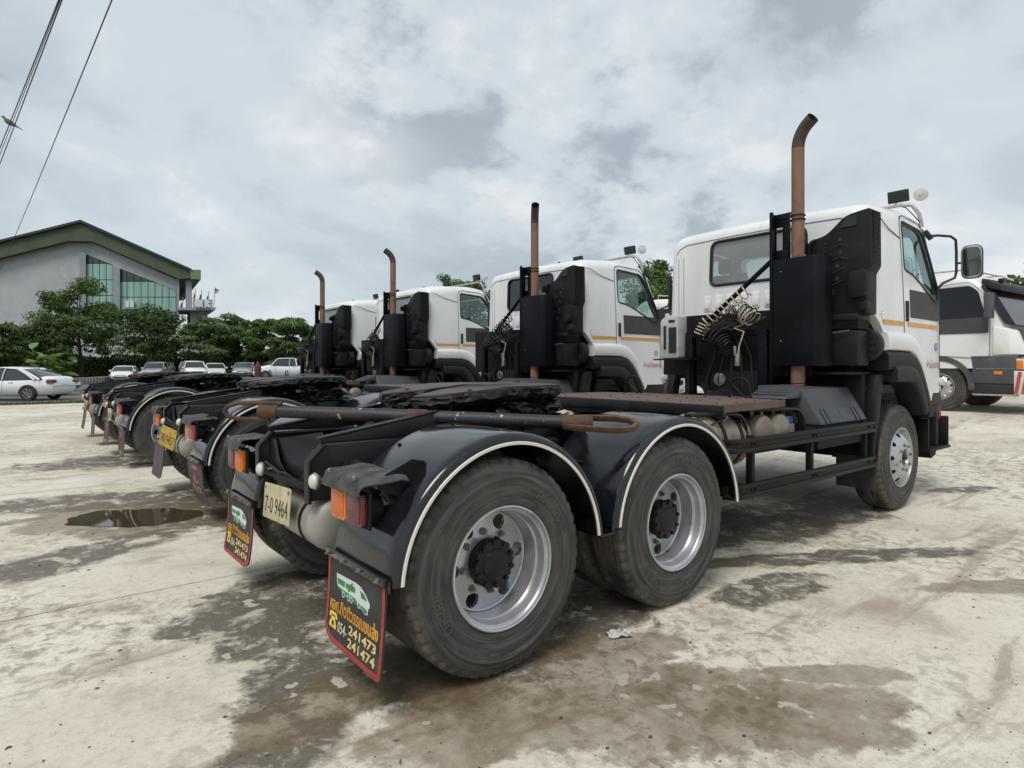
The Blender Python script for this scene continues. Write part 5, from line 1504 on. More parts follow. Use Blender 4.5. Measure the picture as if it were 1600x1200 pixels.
        pr([(0.20,0.15),(0.80,0.15),(0.80,0.80),(0.20,0.80)], 'flap_faded', 'faded_emblem')
        part(MB().tube([at(0.32+0.22*math.sin(k*0.5), 0.22+k*0.045, 0.003) for k in range(13)], 0.012, n=5), 'flap_swirl', 'flap_red', F)
        txt('TRUCK', 0.50, 0.92, 0.08, 0.50, 'p_cream', 'flap_lettering')
    return F
def number_plate(root, y, z, mt, text, rot, ink='ink', w=0.44, h=0.20):
    P = empty('number_plate', (-0.690, y, z), 0, root)
    P.rotation_euler = rot
    pl = rpoly([(-w/2,-h/2),(w/2,-h/2),(w/2,h/2),(-w/2,h/2)], 0.015)
    part(MB().prism(pl, -0.002, 0.002, 'YZ'), 'plate_sheet', mt, P, bevel=0.001)
    vs, fs = text_geo(text, 0.115, 0.0, -0.0008, 3)
    part(MB().add([(-0.004, -x*0.92, yy*1.15-0.065) for x, yy, _ in vs], fs), 'plate_lettering', ink, P, smooth=0, fix=False)
    for yy in (-w/2+0.03, w/2-0.03):
        part(MB().cyl((-0.002,yy,h/2-0.025),(-0.008,yy,h/2-0.025),0.008,n=8), 'plate_bolt', 'steel', P)
    return P
def stack(root, ang, h=0.0):
    """upper exhaust pipe, its bent mouth turned to `ang` degrees about the pipe"""
    ex = [c for c in root.children if c.name.split('.')[0] == 'exhaust'][0]
    x0, y0 = 3.93, -0.72
    c, s_ = math.cos(R(ang)), math.sin(R(ang))
    zb = 3.56 + h
    part(MB().cyl((x0,y0,2.50),(x0,y0,zb),0.057,n=28,caps=False), 'stack_pipe', 'rustpipe', ex)
    pts = []
    for i in range(10):
        a = R(62*i/9); rr = 0.24
        d = rr*(1-math.cos(a)); z = zb + rr*math.sin(a)
        pts.append((x0+c*d, y0+s_*d, z))
    e = Vector(pts[-1]); t = (Vector(pts[-1])-Vector(pts[-2])).normalized()
    pts.append(tuple(e+t*0.045))
    part(MB().tube(pts,0.057,n=28,caps=False), 'stack_mouth', 'soot', ex, smooth=60)
    back = [tuple(Vector(p)) for p in pts[3:]]
    part(MB().tube(back,0.0535,n=28,caps=False).add([tuple(Vector(back[0]) + (Vector((-s_,c,0))*math.cos(q) + Vector((c,s_,0))*math.sin(q))*0.054) for q in [2*math.pi*i/20 for i in range(20)]], [tuple(range(20))]), 'stack_bore', 'gap', ex, smooth=60, fix=False)

OFF = [(0.0,0.0), (0.14,3.96), (0.01,8.06), (-0.065,11.46)]
LBL = ['nearest white cab tractor truck with the tow bar lying across its rear frame',
       'second tractor truck in the row with a dark rear window and yellow number plate',
       'third tractor truck in the row, between the second truck and the one farthest left',
       'farthest tractor truck at the left end of the row, its door hidden']
trucks = [ROOT] + [copy_tree(ROOT) for _ in range(3)]
for i, (t, (dx, dy)) in enumerate(zip(trucks, OFF)):
    t.location = (dx, dy, 0)
    tag(t, LBL[i], 'truck', 'tractor trucks parked side by side')
flap(trucks[0], 1, 'coop', 0.18); flap(trucks[0], -1, 'coop', 0.22)
flap(trucks[1], 1, 'truck', -0.45); flap(trucks[1], -1, 'plain', 0.25)
flap(trucks[2], 1, 'swirl', 0.1); flap(trucks[2], -1, 'swirl', 0.2)
flap(trucks[3], 1, 'plain', 0.1); flap(trucks[3], -1, 'plain', 0.3)
number_plate(trucks[0], -0.01, 0.725, 'plate', '7-0 9464', (R(-3),R(5),R(0)))
number_plate(trucks[1], 0.06, 0.72, 'plate_yellow', '70-9457', (R(7),R(8),R(12)), w=0.40, h=0.22)
number_plate(trucks[2], 0.03, 0.73, 'plate', '70-9456', (R(-3),0,0))
number_plate(trucks[3], 0.03, 0.73, 'plate_yellow', '70-9455', (R(4),0,0))
stack(trucks[0], -104); stack(trucks[1], -128, 0.02); stack(trucks[2], 172, -0.03); stack(trucks[3], 165, -0.05)
for t in trucks[1:3]:
    for c in t.children_recursive:
        if c.name.split('.')[0] == 'red_lens':
            c.data = c.data.copy(); c.data.materials[0] = M['redlit']
for t in trucks[1:]:
    for c in t.children_recursive:
        if c.name.split('.')[0] == 'coil_hose' and c.data.materials[0] == M['hose_white']:
            c.data = c.data.copy(); c.data.materials[0] = M['hose_black']
for t in (trucks[1],):
    for c in t.children_recursive:
        if c.name.split('.')[0] == 'rear_window':
            c.data = c.data.copy(); c.data.materials[0] = M['glass_dark']

# ---- tow bar lying across the first truck ---------------------------------------------
M['towbar'] = pm('chipped_black_tow_bar', (0.020,0.021,0.024), (0.045,0.040,0.036), 0.5, 0.1, scale=5, thr=(0.45,0.7), bump=0.25, c3=(0.42,0.39,0.34), thr3=(0.655,0.685), scale3=26)
M['rust'] = pm('rusty_steel', (0.115,0.060,0.036), (0.06,0.038,0.028), 0.75, 0.2, scale=8, thr=(0.4,0.7), bump=0.4, bscale=50)
M['rustlight'] = pm('rust_brown_hook', (0.125,0.072,0.042), (0.07,0.045,0.03), 0.7, 0.2, scale=9, thr=(0.4,0.7), bump=0.3)
TB = empty('tow_bar', (0,0,0))
tag(TB, 'long chipped black tow bar with rusty loops lying diagonally across the nearest truck', 'tow bar')
pL, pR = Vector((-0.66,0.34,1.225)), Vector((0.78,-1.03,1.165))
dT = (pR-pL).normalized()
part(MB().tube([pL, pL.lerp(pR,0.36), pL.lerp(pR,0.5), pR], [0.036,0.042,0.043,0.038], n=20), 'bar', 'towbar', TB, smooth=50)
part(MB().cyl(pL.lerp(pR,0.455), pL.lerp(pR,0.515), 0.046, n=20), 'sleeve', 'rust', TB, bevel=0.004)
part(MB().cyl(pL-dT*0.02, pL+dT*0.10, 0.043, n=20), 'sleeve', 'rust', TB, bevel=0.004)
side = Vector((-dT.y, dT.x, 0)).normalized(); up = Vector((0,0,1)); side, up2 = (side*0.88+up*0.47), (up*0.88-side*0.47)
loop = [pL+dT*0.12+up*0.048, pL-dT*0.02+up*0.050, pL-dT*0.16+up*0.044, pL-dT*0.225+up*0.020, pL-dT*0.245-up*0.012, pL-dT*0.225-up*0.040, pL-dT*0.15-up*0.055, pL+dT*0.04-up*0.050]
part(MB().tube(loop, 0.014, n=8), 'hitch_loop', 'rust', TB, smooth=60)
lo2 = [pR-dT*0.14+side*0.050, pR+dT*0.02+side*0.058, pR+dT*0.16+side*0.062, pR+dT*0.245+side*0.045, pR+dT*0.275, pR+dT*0.245-side*0.045, pR+dT*0.16-side*0.062, pR+dT*0.02-side*0.058, pR-dT*0.14-side*0.050]
rg2 = [[p+up2*0.020+ (p-pR-dT*0.1).normalized()*0.013, p+up2*0.020-(p-pR-dT*0.1).normalized()*0.013, p-up2*0.020-(p-pR-dT*0.1).normalized()*0.013, p-up2*0.020+(p-pR-dT*0.1).normalized()*0.013] for p in lo2]
part(MB().loft([[tuple(v) for v in r_] for r_ in rg2]), 'hitch_loop', 'rustlight', TB, bevel=0.003)
part(MB().cyl(pR-dT*0.16, pR+dT*0.02, 0.042, n=18), 'sleeve', 'rust', TB, bevel=0.004)
# ---- jerrycan behind the first cab, on its shelf ------------------------------------------
shelf = MB().bb(3.70,3.95,0.34,0.80,1.565,1.580); shelf.bb(3.80,3.84,0.40,0.44,1.09,1.565)
part(shelf, 'can_shelf', 'dull_black', ROOT)
M['can'] = pm('grey_white_jerrycan', (0.48,0.48,0.47), (0.36,0.35,0.33), 0.5, scale=6)
JC = empty('jerrycan', (3.80,0.60,1.582))
tag(JC, 'grey white plastic jerrycan standing behind the nearest cab left of the hoses', 'jerrycan')
jb = MB().prism(rpoly([(-0.12,0.0),(0.12,0.0),(0.12,0.42),(0.05,0.47),(-0.12,0.47)],0.03), -0.085, 0.085, 'YZ')
jo = part(jb, 'can_body', 'can', JC, bevel=0.02)
part(MB().prism(rpoly([(0.035,0.10),(0.065,0.10),(0.065,0.36),(0.035,0.36)],0.012), -0.093, -0.0855, 'YZ'), 'grip_recess', 'gasket', JC)
part(MB().prism(rpoly([(-0.08,0.395),(0.0,0.395),(0.0,0.42),(-0.08,0.42)],0.01), -0.093, -0.0855, 'YZ'), 'grip_recess', 'gasket', JC)
part(MB().prism(rpoly([(-0.10,0.06),(0.0,0.06),(0.0,0.34),(-0.10,0.34)],0.01), -0.090, -0.0855, 'YZ'), 'dark_label', 'gasket', JC)
part(MB().cyl((0,0.08,0.44),(0,0.085,0.50),0.025,n=14), 'cap', 'can', JC, bevel=0.004)
# ---- litter on the second frame: small blue and white bottle ----------------------------------
bt = empty('plastic_bottle', (1.45,0.50,1.24)); bt.rotation_euler = (0, R(90), R(60))
tag(bt, 'small blue and white plastic bottle lying beside the black coupling plate', 'bottle')
bt.location = (1.50,0.22,1.135)
part(MB().lathe([(0.0,0.0),(0.028,0.002),(0.030,0.02),(0.030,0.09),(0.024,0.11),(0.012,0.13),(0.012,0.145),(0.0,0.146)],(0,0,0),'Z',16), 'bottle_body', 'blue', bt)
part(MB().lathe([(0.0315,0.03),(0.0315,0.07)],(0,0,0),'Z',16), 'bottle_label', 'p_white', bt)
rag = MB().ico((1.62,0.05,1.12),0.045,2,0.8,(1.6,1,0.5),seed=5)
tag(part(rag, 'rag', 'hose_white', None, smooth=50), 'pale crumpled rag lying on the frame of the nearest truck', 'rag')
bpy.data.objects['rag'].parent = None
# ================================================================== OTHER TRUCKS, CARS
M['white2'] = pm('white_lorry_paint', (0.76,0.76,0.74), (0.62,0.61,0.57), 0.3, scale=1.5, thr=(0.45,0.8), coat=0.3)
M['blackglass'] = pm('black_glass', (0.008,0.008,0.010), None, 0.12)
M['greyblue'] = pm('grey_lorry_plastic', (0.06,0.065,0.072), (0.09,0.09,0.09), 0.5, scale=3)
def lorry_proto():
    """forward x, y left; front wheel centre at x=0"""
    L = empty('delivery_lorry', (0,0,0))
    def P(mb, nm, mt, par=None, **kw): return mb.build(nm, M[mt], par or L, **kw)
    def ring(x, w, zt, zb=0.95):
        r = 0.20; pts = []
        lim = zt-r; h = [(w, zb),(w, min(zb+0.5, lim-0.02)),(w, min(1.9, lim-0.01)),(w*0.985, min(2.4, lim-0.005)),(w*0.965, lim)]
        ww = w*0.965
        h += [(ww-r*(1-math.cos(R(a))), zt-r+r*math.sin(R(a))) for a in (20,45,70,90)] + [(ww*0.4, zt+0.03)]
        return [(x,-y,z) for y,z in h] + [(x,y,z) for y,z in reversed(h)]
    st = [(-0.98,1.18,2.98),(-0.94,1.235,3.04),(-0.6,1.25,3.08),(0.2,1.25,3.09),(0.55,1.245,3.03),(0.80,1.235,2.86),(0.95,1.23,2.62),(1.12,1.22,2.2),(1.28,1.20,1.85),(1.36,1.16,1.70),(1.40,1.08,1.55)]
    P(MB().loft([ring(*q) for q in st]), 'cab_body', 'white2', smooth=40)
    for s in (1,-1):
        y = -1.252*s; f = lambda z: -(1.252 if z < 1.9 else 1.252-(z-1.9)*0.025)*s
        win = rpoly([(-0.74,2.02),(0.92,2.02),(0.76,2.64),(0.60,2.78),(-0.74,2.76)],0.06)
        P(MB().sheet(win, lambda x,z: (x, f(z)-0.006*s, z)), 'door_window', 'blackglass', smooth=0)
        P(MB().tube([(x, f(z)-0.004*s, z) for x,z in rpoly([(-0.80,1.30),(-0.80,2.80),(0.62,2.86),(0.92,2.50),(0.98,2.0),(0.98,1.18),(0.62,1.18)],0.08)],0.006,n=5,closed=True), 'door_gap', 'gap')
        P(MB().sheet([(-0.90,1.72),(0.95,1.72),(0.95,2.06),(-0.90,2.06)], lambda x,z: (x, f(z)-0.009*s, z)), 'door_patch', 'patch', smooth=0)
        # arch, lower panels
        pts_o = arc(0,0.53,0.70,-5,180,20); pts_i = arc(0,0.53,0.585,-5,180,20)
        P(MB().loft([[(a[0],-1.27*s,a[1]),(b[0],-1.265*s,b[1]),(b[0],-0.95*s,b[1]),(a[0],-0.95*s,a[1])] for a,b in zip(pts_o,pts_i)]), 'wheel_arch', 'greyblue', smooth=40)
        P(MB().prism([(0.55,0.62),(1.45,0.62),(1.45,1.22),(0.62,1.22),(0.66,0.95)], -1.255*s, -1.0*s), 'lower_panel', 'greyblue', bevel=0.02)
        P(MB().bb(0.72,1.38,min(-1.262*s,-1.2555*s),max(-1.262*s,-1.2555*s),0.93,0.96), 'panel_strip', 'chrome')
        P(MB().bb(1.05,1.20,min(-1.265*s,-1.2555*s),max(-1.265*s,-1.2555*s),0.82,0.89), 'side_marker', 'amber', bevel=0.004)
        P(MB().bb(0.62,1.40,min(-1.24*s,-0.9*s),max(-1.24*s,-0.9*s),0.40,0.615), 'entry_step', 'gap', bevel=0.01)
        P(MB().bb(0.66,1.42,min(-1.262*s,-1.0*s),max(-1.262*s,-1.0*s),0.36,0.398), 'step_edge', 'bar', bevel=0.004)
        # front corner, headlamp, striped bumper end
        P(MB().loft([[(1.02,-1.262*s,1.24),(1.02,-1.262*s,1.86),(1.02,-1.0*s,1.86),(1.02,-1.0*s,1.24)],[(1.35,-1.255*s,1.24),(1.28,-1.255*s,1.80),(1.3,-0.95*s,1.84),(1.4,-0.95*s,1.24)],[(1.58,-1.10*s,1.24),(1.42,-1.10*s,1.72),(1.42,-0.9*s,1.76),(1.6,-0.9*s,1.24)]]), 'corner_panel', 'white2', bevel=0.03, smooth=50)
        P(MB().loft([[(1.44,-1.262*s,0.93),(1.44,-1.262*s,1.16),(1.44,-0.8*s,1.16),(1.44,-0.8*s,0.93)],[(1.62,-1.20*s,0.93),(1.60,-1.20*s,1.14),(1.60,-0.8*s,1.14),(1.62,-0.8*s,0.93)],[(1.70,-1.02*s,0.93),(1.68,-1.02*s,1.12),(1.66,-0.8*s,1.12),(1.68,-0.8*s,0.93)]]), 'headlamp', 'lens', bevel=0.01)
        P(MB().bb(1.445,1.56,min(-1.269*s,-1.262*s),max(-1.269*s,-1.262*s),0.95,1.12), 'indicator', 'amber', bevel=0.003)
        be = P(MB().loft([[(1.40,-1.27*s,0.40),(1.40,-1.27*s,0.90),(1.40,-0.8*s,0.90),(1.40,-0.8*s,0.40)],[(1.62,-1.25*s,0.40),(1.62,-1.25*s,0.90),(1.62,-0.8*s,0.90),(1.62,-0.8*s,0.40)],[(1.80,-1.0*s,0.42),(1.80,-1.0*s,0.90),(1.80,-0.8*s,0.90),(1.80,-0.8*s,0.42)]]), 'bumper_end', 'p_white', bevel=0.015)
        for k in range(2):
            x = 1.415+0.12*k
            P(MB().sheet([(x-0.01,0.42),(x+0.055,0.42),(x+0.125,0.88),(x+0.06,0.88)], lambda u,z: (u, -(1.2735 if u < 1.5 else 1.2735-(u-1.5)*0.10)*s, z)), 'red_stripe', 'p_red', be, smooth=0)
        # wheel
        w = empty('wheel', (0.0,-1.20*s,0.53), 0 if s > 0 else math.pi, L)
        mesh_obj('tyre', TYRE_F, w)
        mesh_obj('rim', RIM_F, w); mesh_obj('hub', HUB_F, w)
        # mirror and cab guard
        P(MB().prism(rpoly([(-0.13,2.05),(0.13,2.05),(0.13,2.62),(-0.13,2.62)],0.05), -1.60*s, -1.42*s).__class__().prism(rpoly([(-1.62*s,2.02),(-1.36*s,2.02),(-1.36*s,2.56),(-1.62*s,2.56)],0.05), 0.98, 1.10, 'YZ'), 'mirror', 'greyblue', bevel=0.02)
        P(MB().tube([(0.86,-1.22*s,2.58),(1.0,-1.36*s,2.56),(1.04,-1.42*s,2.50)],0.018,n=8), 'mirror_arm', 'greyblue')
        P(MB().prism([(-0.98,1.30),(-0.98,1.66),(-0.60,1.30)], -1.26*s, -1.1*s), 'rear_quarter', 'gasket')
    # windscreen, visor, grille
    P(MB().add([(0.90,-1.10,2.86),(0.90,1.10,2.86),(1.39,1.13,1.88),(1.39,-1.13,1.88),(0.80,-1.205,2.76),(0.80,1.205,2.76),(1.24,1.222,1.90),(1.24,-1.222,1.90)], [(0,1,2,3),(0,3,7,4),(1,5,6,2)]), 'windscreen', 'blackglass', smooth=0)
    P(MB().loft([[(0.78,y*1.14,z) for y,z in ((-1,2.80),(1,2.80),(1,2.93),(-1,2.93))],[(0.96,y*1.20,z) for y,z in ((-1,2.68),(1,2.68),(1,2.88),(-1,2.88))],[(1.14,y*1.14,z) for y,z in ((-1,2.62),(1,2.62),(1,2.76),(-1,2.76))]]), 'sun_visor', 'gasket', bevel=0.03)
    for y in (-0.8,0.8):
        P(MB().bb(1.00,1.105,y-0.08,y+0.08,2.84,2.92), 'visor_lamp', 'gasket', bevel=0.01)
    P(MB().bb(1.30,1.52,-1.0,1.0,1.20,1.80), 'grille', 'greyblue', bevel=0.03)
    for k in range(5):
        P(MB().bb(1.5,1.56,-0.98,0.98,1.24+0.11*k,1.29+0.11*k), 'grille_bar', 'gap')
    P(MB().bb(1.40,1.80,-0.80,0.80,0.42,0.95), 'bumper', 'greyblue', bevel=0.03)
    P(MB().bb(-5.5,0.9,-0.45,0.45,0.70,0.95), 'chassis', 'dull_black')
    P(MB().cyl((0,-0.95,0.53),(0,0.95,0.53),0.06,n=12), 'axle', 'dull_black')
    P(MB().tube([(-0.6,-0.9,3.09),(-0.6,-0.9,3.20),(0.5,-0.9,3.18),(0.75,-0.9,3.04)],0.02,n=8), 'roof_rail', 'bar')
    P(MB().tube([(-0.6,0.9,3.09),(-0.6,0.9,3.20),(0.5,0.9,3.18),(0.75,0.9,3.04)],0.02,n=8), 'roof_rail', 'bar')
    P(MB().tube([(0.45,-0.9,3.18),(0.45,0.9,3.18)],0.02,n=8), 'roof_rail', 'bar')
    for s in (1,-1):
        for x in (-3.6,-4.9):
            w = empty('wheel', (x,-1.22*s,0.525), 0 if s > 0 else math.pi, L)
            mesh_obj('tyre', TYRE, w); mesh_obj('rim', RIM_R, w); mesh_obj('hub', HUB, w)
    return L
LOR = lorry_proto()
tag(LOR, 'white lorry with black side window and red striped bumper beyond the nearest truck', 'lorry', 'white lorries beyond the row')
p = spot(1470, 15.0); ha = R(-38.9-56); LOR.scale = (1.06,)*3; p = p + Vector((-math.sin(ha), math.cos(ha), 0))*1.2; LOR.location = (p.x, p.y, g(p.x)); LOR.rotation_euler = (0,0,ha)
L2 = copy_tree(LOR); p = spot(1050, 21.0); L2.location = (p.x, p.y, p.z); L2.rotation_euler = (0,0,R(-42))
tag(L2, 'white lorry mostly hidden in the gap between the second and nearest trucks', 'lorry', 'white lorries beyond the row')

# ---- cars ------------------------------------------------------------------------------------
CARPAINT = {'white': pm('car_white', (0.78,0.79,0.80), None, 0.25, coat=0.6), 'silver': pm('car_silver', (0.42,0.43,0.44), None, 0.3, 0.4, coat=0.5), 'maroon': pm('car_maroon', (0.10,0.03,0.035), None, 0.3, coat=0.5)}
M['carglass'] = pm('car_glass', (0.035,0.045,0.05), None, 0.06)
M['cartyre'] = pm('car_tyre', (0.02,0.02,0.02), None, 0.8)
M['alloy'] = pm('car_alloy', (0.42,0.42,0.43), None, 0.3, 0.7)
M['headlamp'] = pm('car_headlamp', (0.55,0.57,0.60), None, 0.1, 0.3)
M['taillamp'] = pm('car_taillamp', (0.22,0.04,0.04), None, 0.2)
CARS = {
 'sedan': dict(L=4.75, hood=0.72, belt=0.93, roof=1.46, hood_z=0.84, trunk_z=1.06, ws=(1.30,0.42), rs=(-1.95,-0.90), wb=(1.42,-1.36)),
 'suv': dict(L=4.6, hood=0.85, belt=1.08, roof=1.74, hood_z=1.02, trunk_z=1.12, ws=(1.10,0.50), rs=(-2.20,-1.85), wb=(1.40,-1.35)),
 'pickup': dict(L=5.2, hood=0.9, belt=1.10, roof=1.76, hood_z=1.05, trunk_z=1.10, ws=(1.20,0.60), rs=(-1.00,-0.80), wb=(1.60,-1.55)),
}
def car(kind, paint, label, px, depth, rz, group='cars parked beyond the yard', lift=0.0):
    c = CARS[kind]; h = c['L']/2; W = 0.89
    C = empty('pickup_truck' if kind == 'pickup' else 'parked_car', (0,0,0)); pt = CARPAINT[paint]
    def P(mb, nm, mt, par=None, **kw): return mb.build(nm, M[mt] if isinstance(mt, str) else mt, par or C, **kw)
    hz, bz, tz = c['hood_z'], c['belt'], c['trunk_z']
    prof = [(-h,0.55,0.72),(-h+0.04,0.34,tz-0.16),(-h+0.18,0.26,tz-0.02),(c['rs'][0],0.24,tz),(c['rs'][1],0.22,bz+0.02),(0.0,0.22,bz),(c['ws'][0],0.22,hz+0.12),(c['ws'][0]+0.25,0.22,hz+0.07),(h-0.45,0.24,hz-0.06),(h-0.16,0.26,hz-0.18),(h-0.03,0.32,0.62),(h,0.42,0.55)]
    def ring(x, z0, z1):
        k = 1.0 - 0.14*max(0, (abs(x)-h+0.9)/0.9)**2
        w = W*k; zm = z0+(z1-z0)*0.55
        half = [(w*0.80,z0),(w*0.96,z0+0.10),(w,zm),(w*0.975,z1-0.10),(w*0.90,z1-0.02),(w*0.55,z1+0.02)]
        return [(x,-y,z) for y,z in half]+[(x,y,z) for y,z in reversed(half)]
    P(MB().loft([ring(*q) for q in prof]), 'body', pt, smooth=50)
    r0, r1 = c['rs']; w0, w1 = c['ws']; rz_ = c['roof']
    gp = [(r0,bz-0.02,0.86,0.06),(r0*0.75+r1*0.25,bz-0.02,0.8,(rz_-bz)*0.40),((r0+r1)/2,bz-0.02,0.80,(rz_-bz)*0.66),(r0*0.25+r1*0.75,bz-0.02,0.8,(rz_-bz)*0.84),(r1,bz-0.02,0.76,rz_-bz-0.05),(-0.2,bz-0.02,0.74,rz_-bz),(w1,bz-0.02,0.75,rz_-bz-0.04),(w1*0.7+w0*0.3,bz-0.02,0.8,(rz_-bz)*0.74),((w0+w1)/2,bz-0.03,0.80,(rz_-bz)*0.56),(w1*0.2+w0*0.8,bz-0.04,0.8,(rz_-bz)*0.26),(w0,hz+0.06,0.84,0.05)]
    def gring(x, zb, wt, hh):
        t = hh/(rz_-bz); wt = 0.86-(0.86-0.66)*max(0,t)
        hf = [(0.855,zb),(wt+0.02,zb+hh*0.9),(wt-0.08,zb+hh+0.01)]
        return [(x,-y,z) for y,z in hf]+[(x,y,z) for y,z in reversed(hf)]
    P(MB().loft([gring(*q) for q in gp]), 'windows', 'carglass', smooth=30)
    # roof skin and pillars in body colour
    rf = [(r1-0.10,rz_-0.085),(r1+0.15,rz_-0.03),(-0.2,rz_+0.012),(w1-0.1,rz_-0.02),(w1+0.06,rz_-0.075)]
    P(MB().loft([[(x,-0.70,z-0.035),(x,-0.60,z+0.01),(x,0,z+0.025),(x,0.60,z+0.01),(x,0.70,z-0.035),(x,0,z-0.03)] for x,z in rf]), 'roof', pt, smooth=50)
    for s in (1,-1):
        def pil(x0,x1,w=0.03):
            P(MB().tube([(x0,-0.872*s,bz-0.01),((x0+x1)/2,-0.79*s,(bz+rz_)/2),(x1,-0.695*s,rz_-0.05)],w,n=6), 'pillar', pt)
        pil(w0-0.02,w1+0.02); pil(-0.28,-0.32,0.022)
        pil(r0+0.12 if kind != 'sedan' else r0+0.10, r1+0.02, 0.05)
        if kind == 'sedan': pil(r0+0.30, r1+0.08, 0.045)
        P(MB().lathe([(0.0,-0.03),(0.05,-0.03),(0.09,0.0),(0.0,0.04)],(w0-0.15,-0.98*s,bz+0.08),'X',12), 'door_mirror', pt)
        P(MB().bb(-0.75,-0.55,min(-0.905*s,-0.885*s),max(-0.905*s,-0.885*s),bz-0.12,bz-0.09), 'door_handle', pt)
        for x in (-0.3, 0.75):
            P(MB().tube([(x,-0.893*s,0.35),(x,-0.895*s,0.7),(x,-0.872*s,bz-0.06)],0.005,n=4), 'door_gap', 'gap')
        for x in c['wb']:
            w = empty('wheel', (x,-0.80*s,0.32), 0 if s > 0 else math.pi, C)
            P(MB().lathe([(0.20,-0.10),(0.30,-0.105),(0.325,-0.08),(0.33,0.0),(0.325,0.08),(0.2,0.10)],axis='Y',n=24), 'tyre', 'cartyre', w)
            rim = MB().lathe([(0.215,-0.105),(0.205,-0.108),(0.195,-0.085),(0.19,0.0)],axis='Y',n=24)
            for k in range(7):
                a = 2*math.pi*k/7
                rim.cyl((0.03*math.cos(a),-0.095,0.03*math.sin(a)),(0.20*math.cos(a),-0.095,0.20*math.sin(a)),0.020,n=6)
            P(rim, 'rim', 'alloy', w)
            P(MB().prism([(p_[0],p_[1]) for p_ in arc(x,0.32,0.385,0,180,14)], -0.9015*s, -0.70*s), 'arch', 'gap')
        P(MB().prism(rpoly([(-0.86*s,hz-0.30),(-0.86*s,hz-0.17),(-0.42*s,hz-0.21),(-0.46*s,hz-0.31)],0.03), h-0.30, h-0.045, 'YZ'), 'headlamp', 'headlamp', bevel=0.015)
        P(MB().prism(rpoly([(-0.86*s,tz-0.30),(-0.86*s,tz-0.12),(-0.55*s,tz-0.14),(-0.55*s,tz-0.26)],0.03), -h-0.004, -h+0.25, 'YZ'), 'tail_lamp', 'taillamp', bevel=0.015)
    P(MB().prism(rpoly([(-0.42,hz-0.34),(0.42,hz-0.34),(0.48,hz-0.20),(-0.48,hz-0.20)],0.03), h-0.10, h-0.01, 'YZ'), 'grille', 'gap', bevel=0.01)
    P(MB().bb(h-0.06,h+0.012,-0.55,0.55,0.36,0.46), 'lower_grille', 'gap', bevel=0.01)
    P(MB().bb(h+0.004,h+0.018,-0.22,0.22,0.47,0.56), 'number_plate', 'p_white')
    P(MB().bb(-h-0.016,-h-0.003,-0.20,0.20,0.62,0.72), 'number_plate', 'p_white')
    if kind == 'pickup':
        P(MB().bb(-2.5,-1.06,-0.72,0.72,1.085,1.124), 'load_bed', 'gap')
    p = spot(px, depth); C.location = (p.x, p.y, p.z+lift); C.rotation_euler = (0,0,rz)
    tag(C, label, 'pickup' if kind == 'pickup' else 'car', group)
    return C
view = HEAD        # heading that points away from the camera
car('sedan','white','pearl white sedan at the left edge beyond the grass strip, rear end to the right', 16, 27.5, view+R(93), lift=-0.02)
car('sedan','white','white car behind the pearl sedan at the left edge, its nose pointing right', 38, 32.0, view-R(84), lift=-0.02)
car('sedan','white','white sedan facing the camera beside the striped kerb', 195, 57.0, view+R(204))
car('suv','silver','silver car parked next to the white sedan facing the camera', 246, 57.0, view+R(192))
car('suv','white','pale high roofed car parked between the silver car and the feathery trees', 302, 56.0, view+R(216))
car('sedan','white','low white car half hidden behind the coupling plates under the feathery trees', 336, 60.0, view+R(208))
car('sedan','silver','small silver car behind the thin posts near the dark red post', 382, 59.0, view+R(198))
car('sedan','maroon','dark red car with a pale windscreen behind the white pickup', 425, 61.0, view+R(205))
car('pickup','white','white pickup facing left beside the exhaust of the farthest tractor truck', 446, 53.0, view+R(112))
# dark red bottle shaped post
M['postred'] = pm('dark_red_paint', (0.085,0.022,0.02), None, 0.6)
pb_ = MB().lathe([(0.0,0.0),(0.24,0.0),(0.25,0.04),(0.25,1.05),(0.22,1.25),(0.10,1.42),(0.07,1.55),(0.0,1.57)],(0,0,0),'Z',18).build('red_post', M['postred'])
p = spot(403, 49.0); pb_.location = tuple(p); tag(pb_, 'dark red bottle shaped post standing in front of the parked cars', 'post')
# ================================================================== TREES
def leaf_mat(name, c1, c2, c3):
    m, nt, out = new_mat(name); T = NT(nt)
    pos = T.n('ShaderNodeNewGeometry').outputs['Position']
    n1 = T.noise(pos, 0.55, 4, 0.6); n2 = T.noise(pos, 5.0, 2, 0.5)
    col = T.mix(T.rng(n1, 0.38, 0.64), c1, c2)
    col = T.mix(T.rng(n2, 0.5, 0.75, 0, 0.8), col, c3)
    d = T.n('ShaderNodeBsdfPrincipled', {'Roughness': 0.55}); T.put(d.inputs['Base Color'], col)
    d.inputs['Specular IOR Level'].default_value = 0.3
    t = T.n('ShaderNodeBsdfTranslucent'); T.put(t.inputs[0], col)
    mx = T.n('ShaderNodeMixShader', {0: 0.25})
    nt.links.new(d.outputs[0], mx.inputs[1]); nt.links.new(t.outputs[0], mx.inputs[2])
    nt.links.new(mx.outputs[0], out.inputs[0])
    return m
M['lf_dark'] = leaf_mat('dark_foliage', (0.040,0.070,0.020), (0.075,0.120,0.032), (0.12,0.17,0.045))
M['lf_mid'] = leaf_mat('mid_foliage', (0.065,0.115,0.030), (0.115,0.185,0.050), (0.16,0.23,0.07))
M['lf_light'] = leaf_mat('light_foliage', (0.095,0.150,0.050), (0.150,0.220,0.080), (0.20,0.27,0.11))
M['bark'] = pm('tree_bark', (0.075,0.060,0.048), (0.045,0.036,0.030), 0.9, scale=4, bump=0.5, bscale=12)
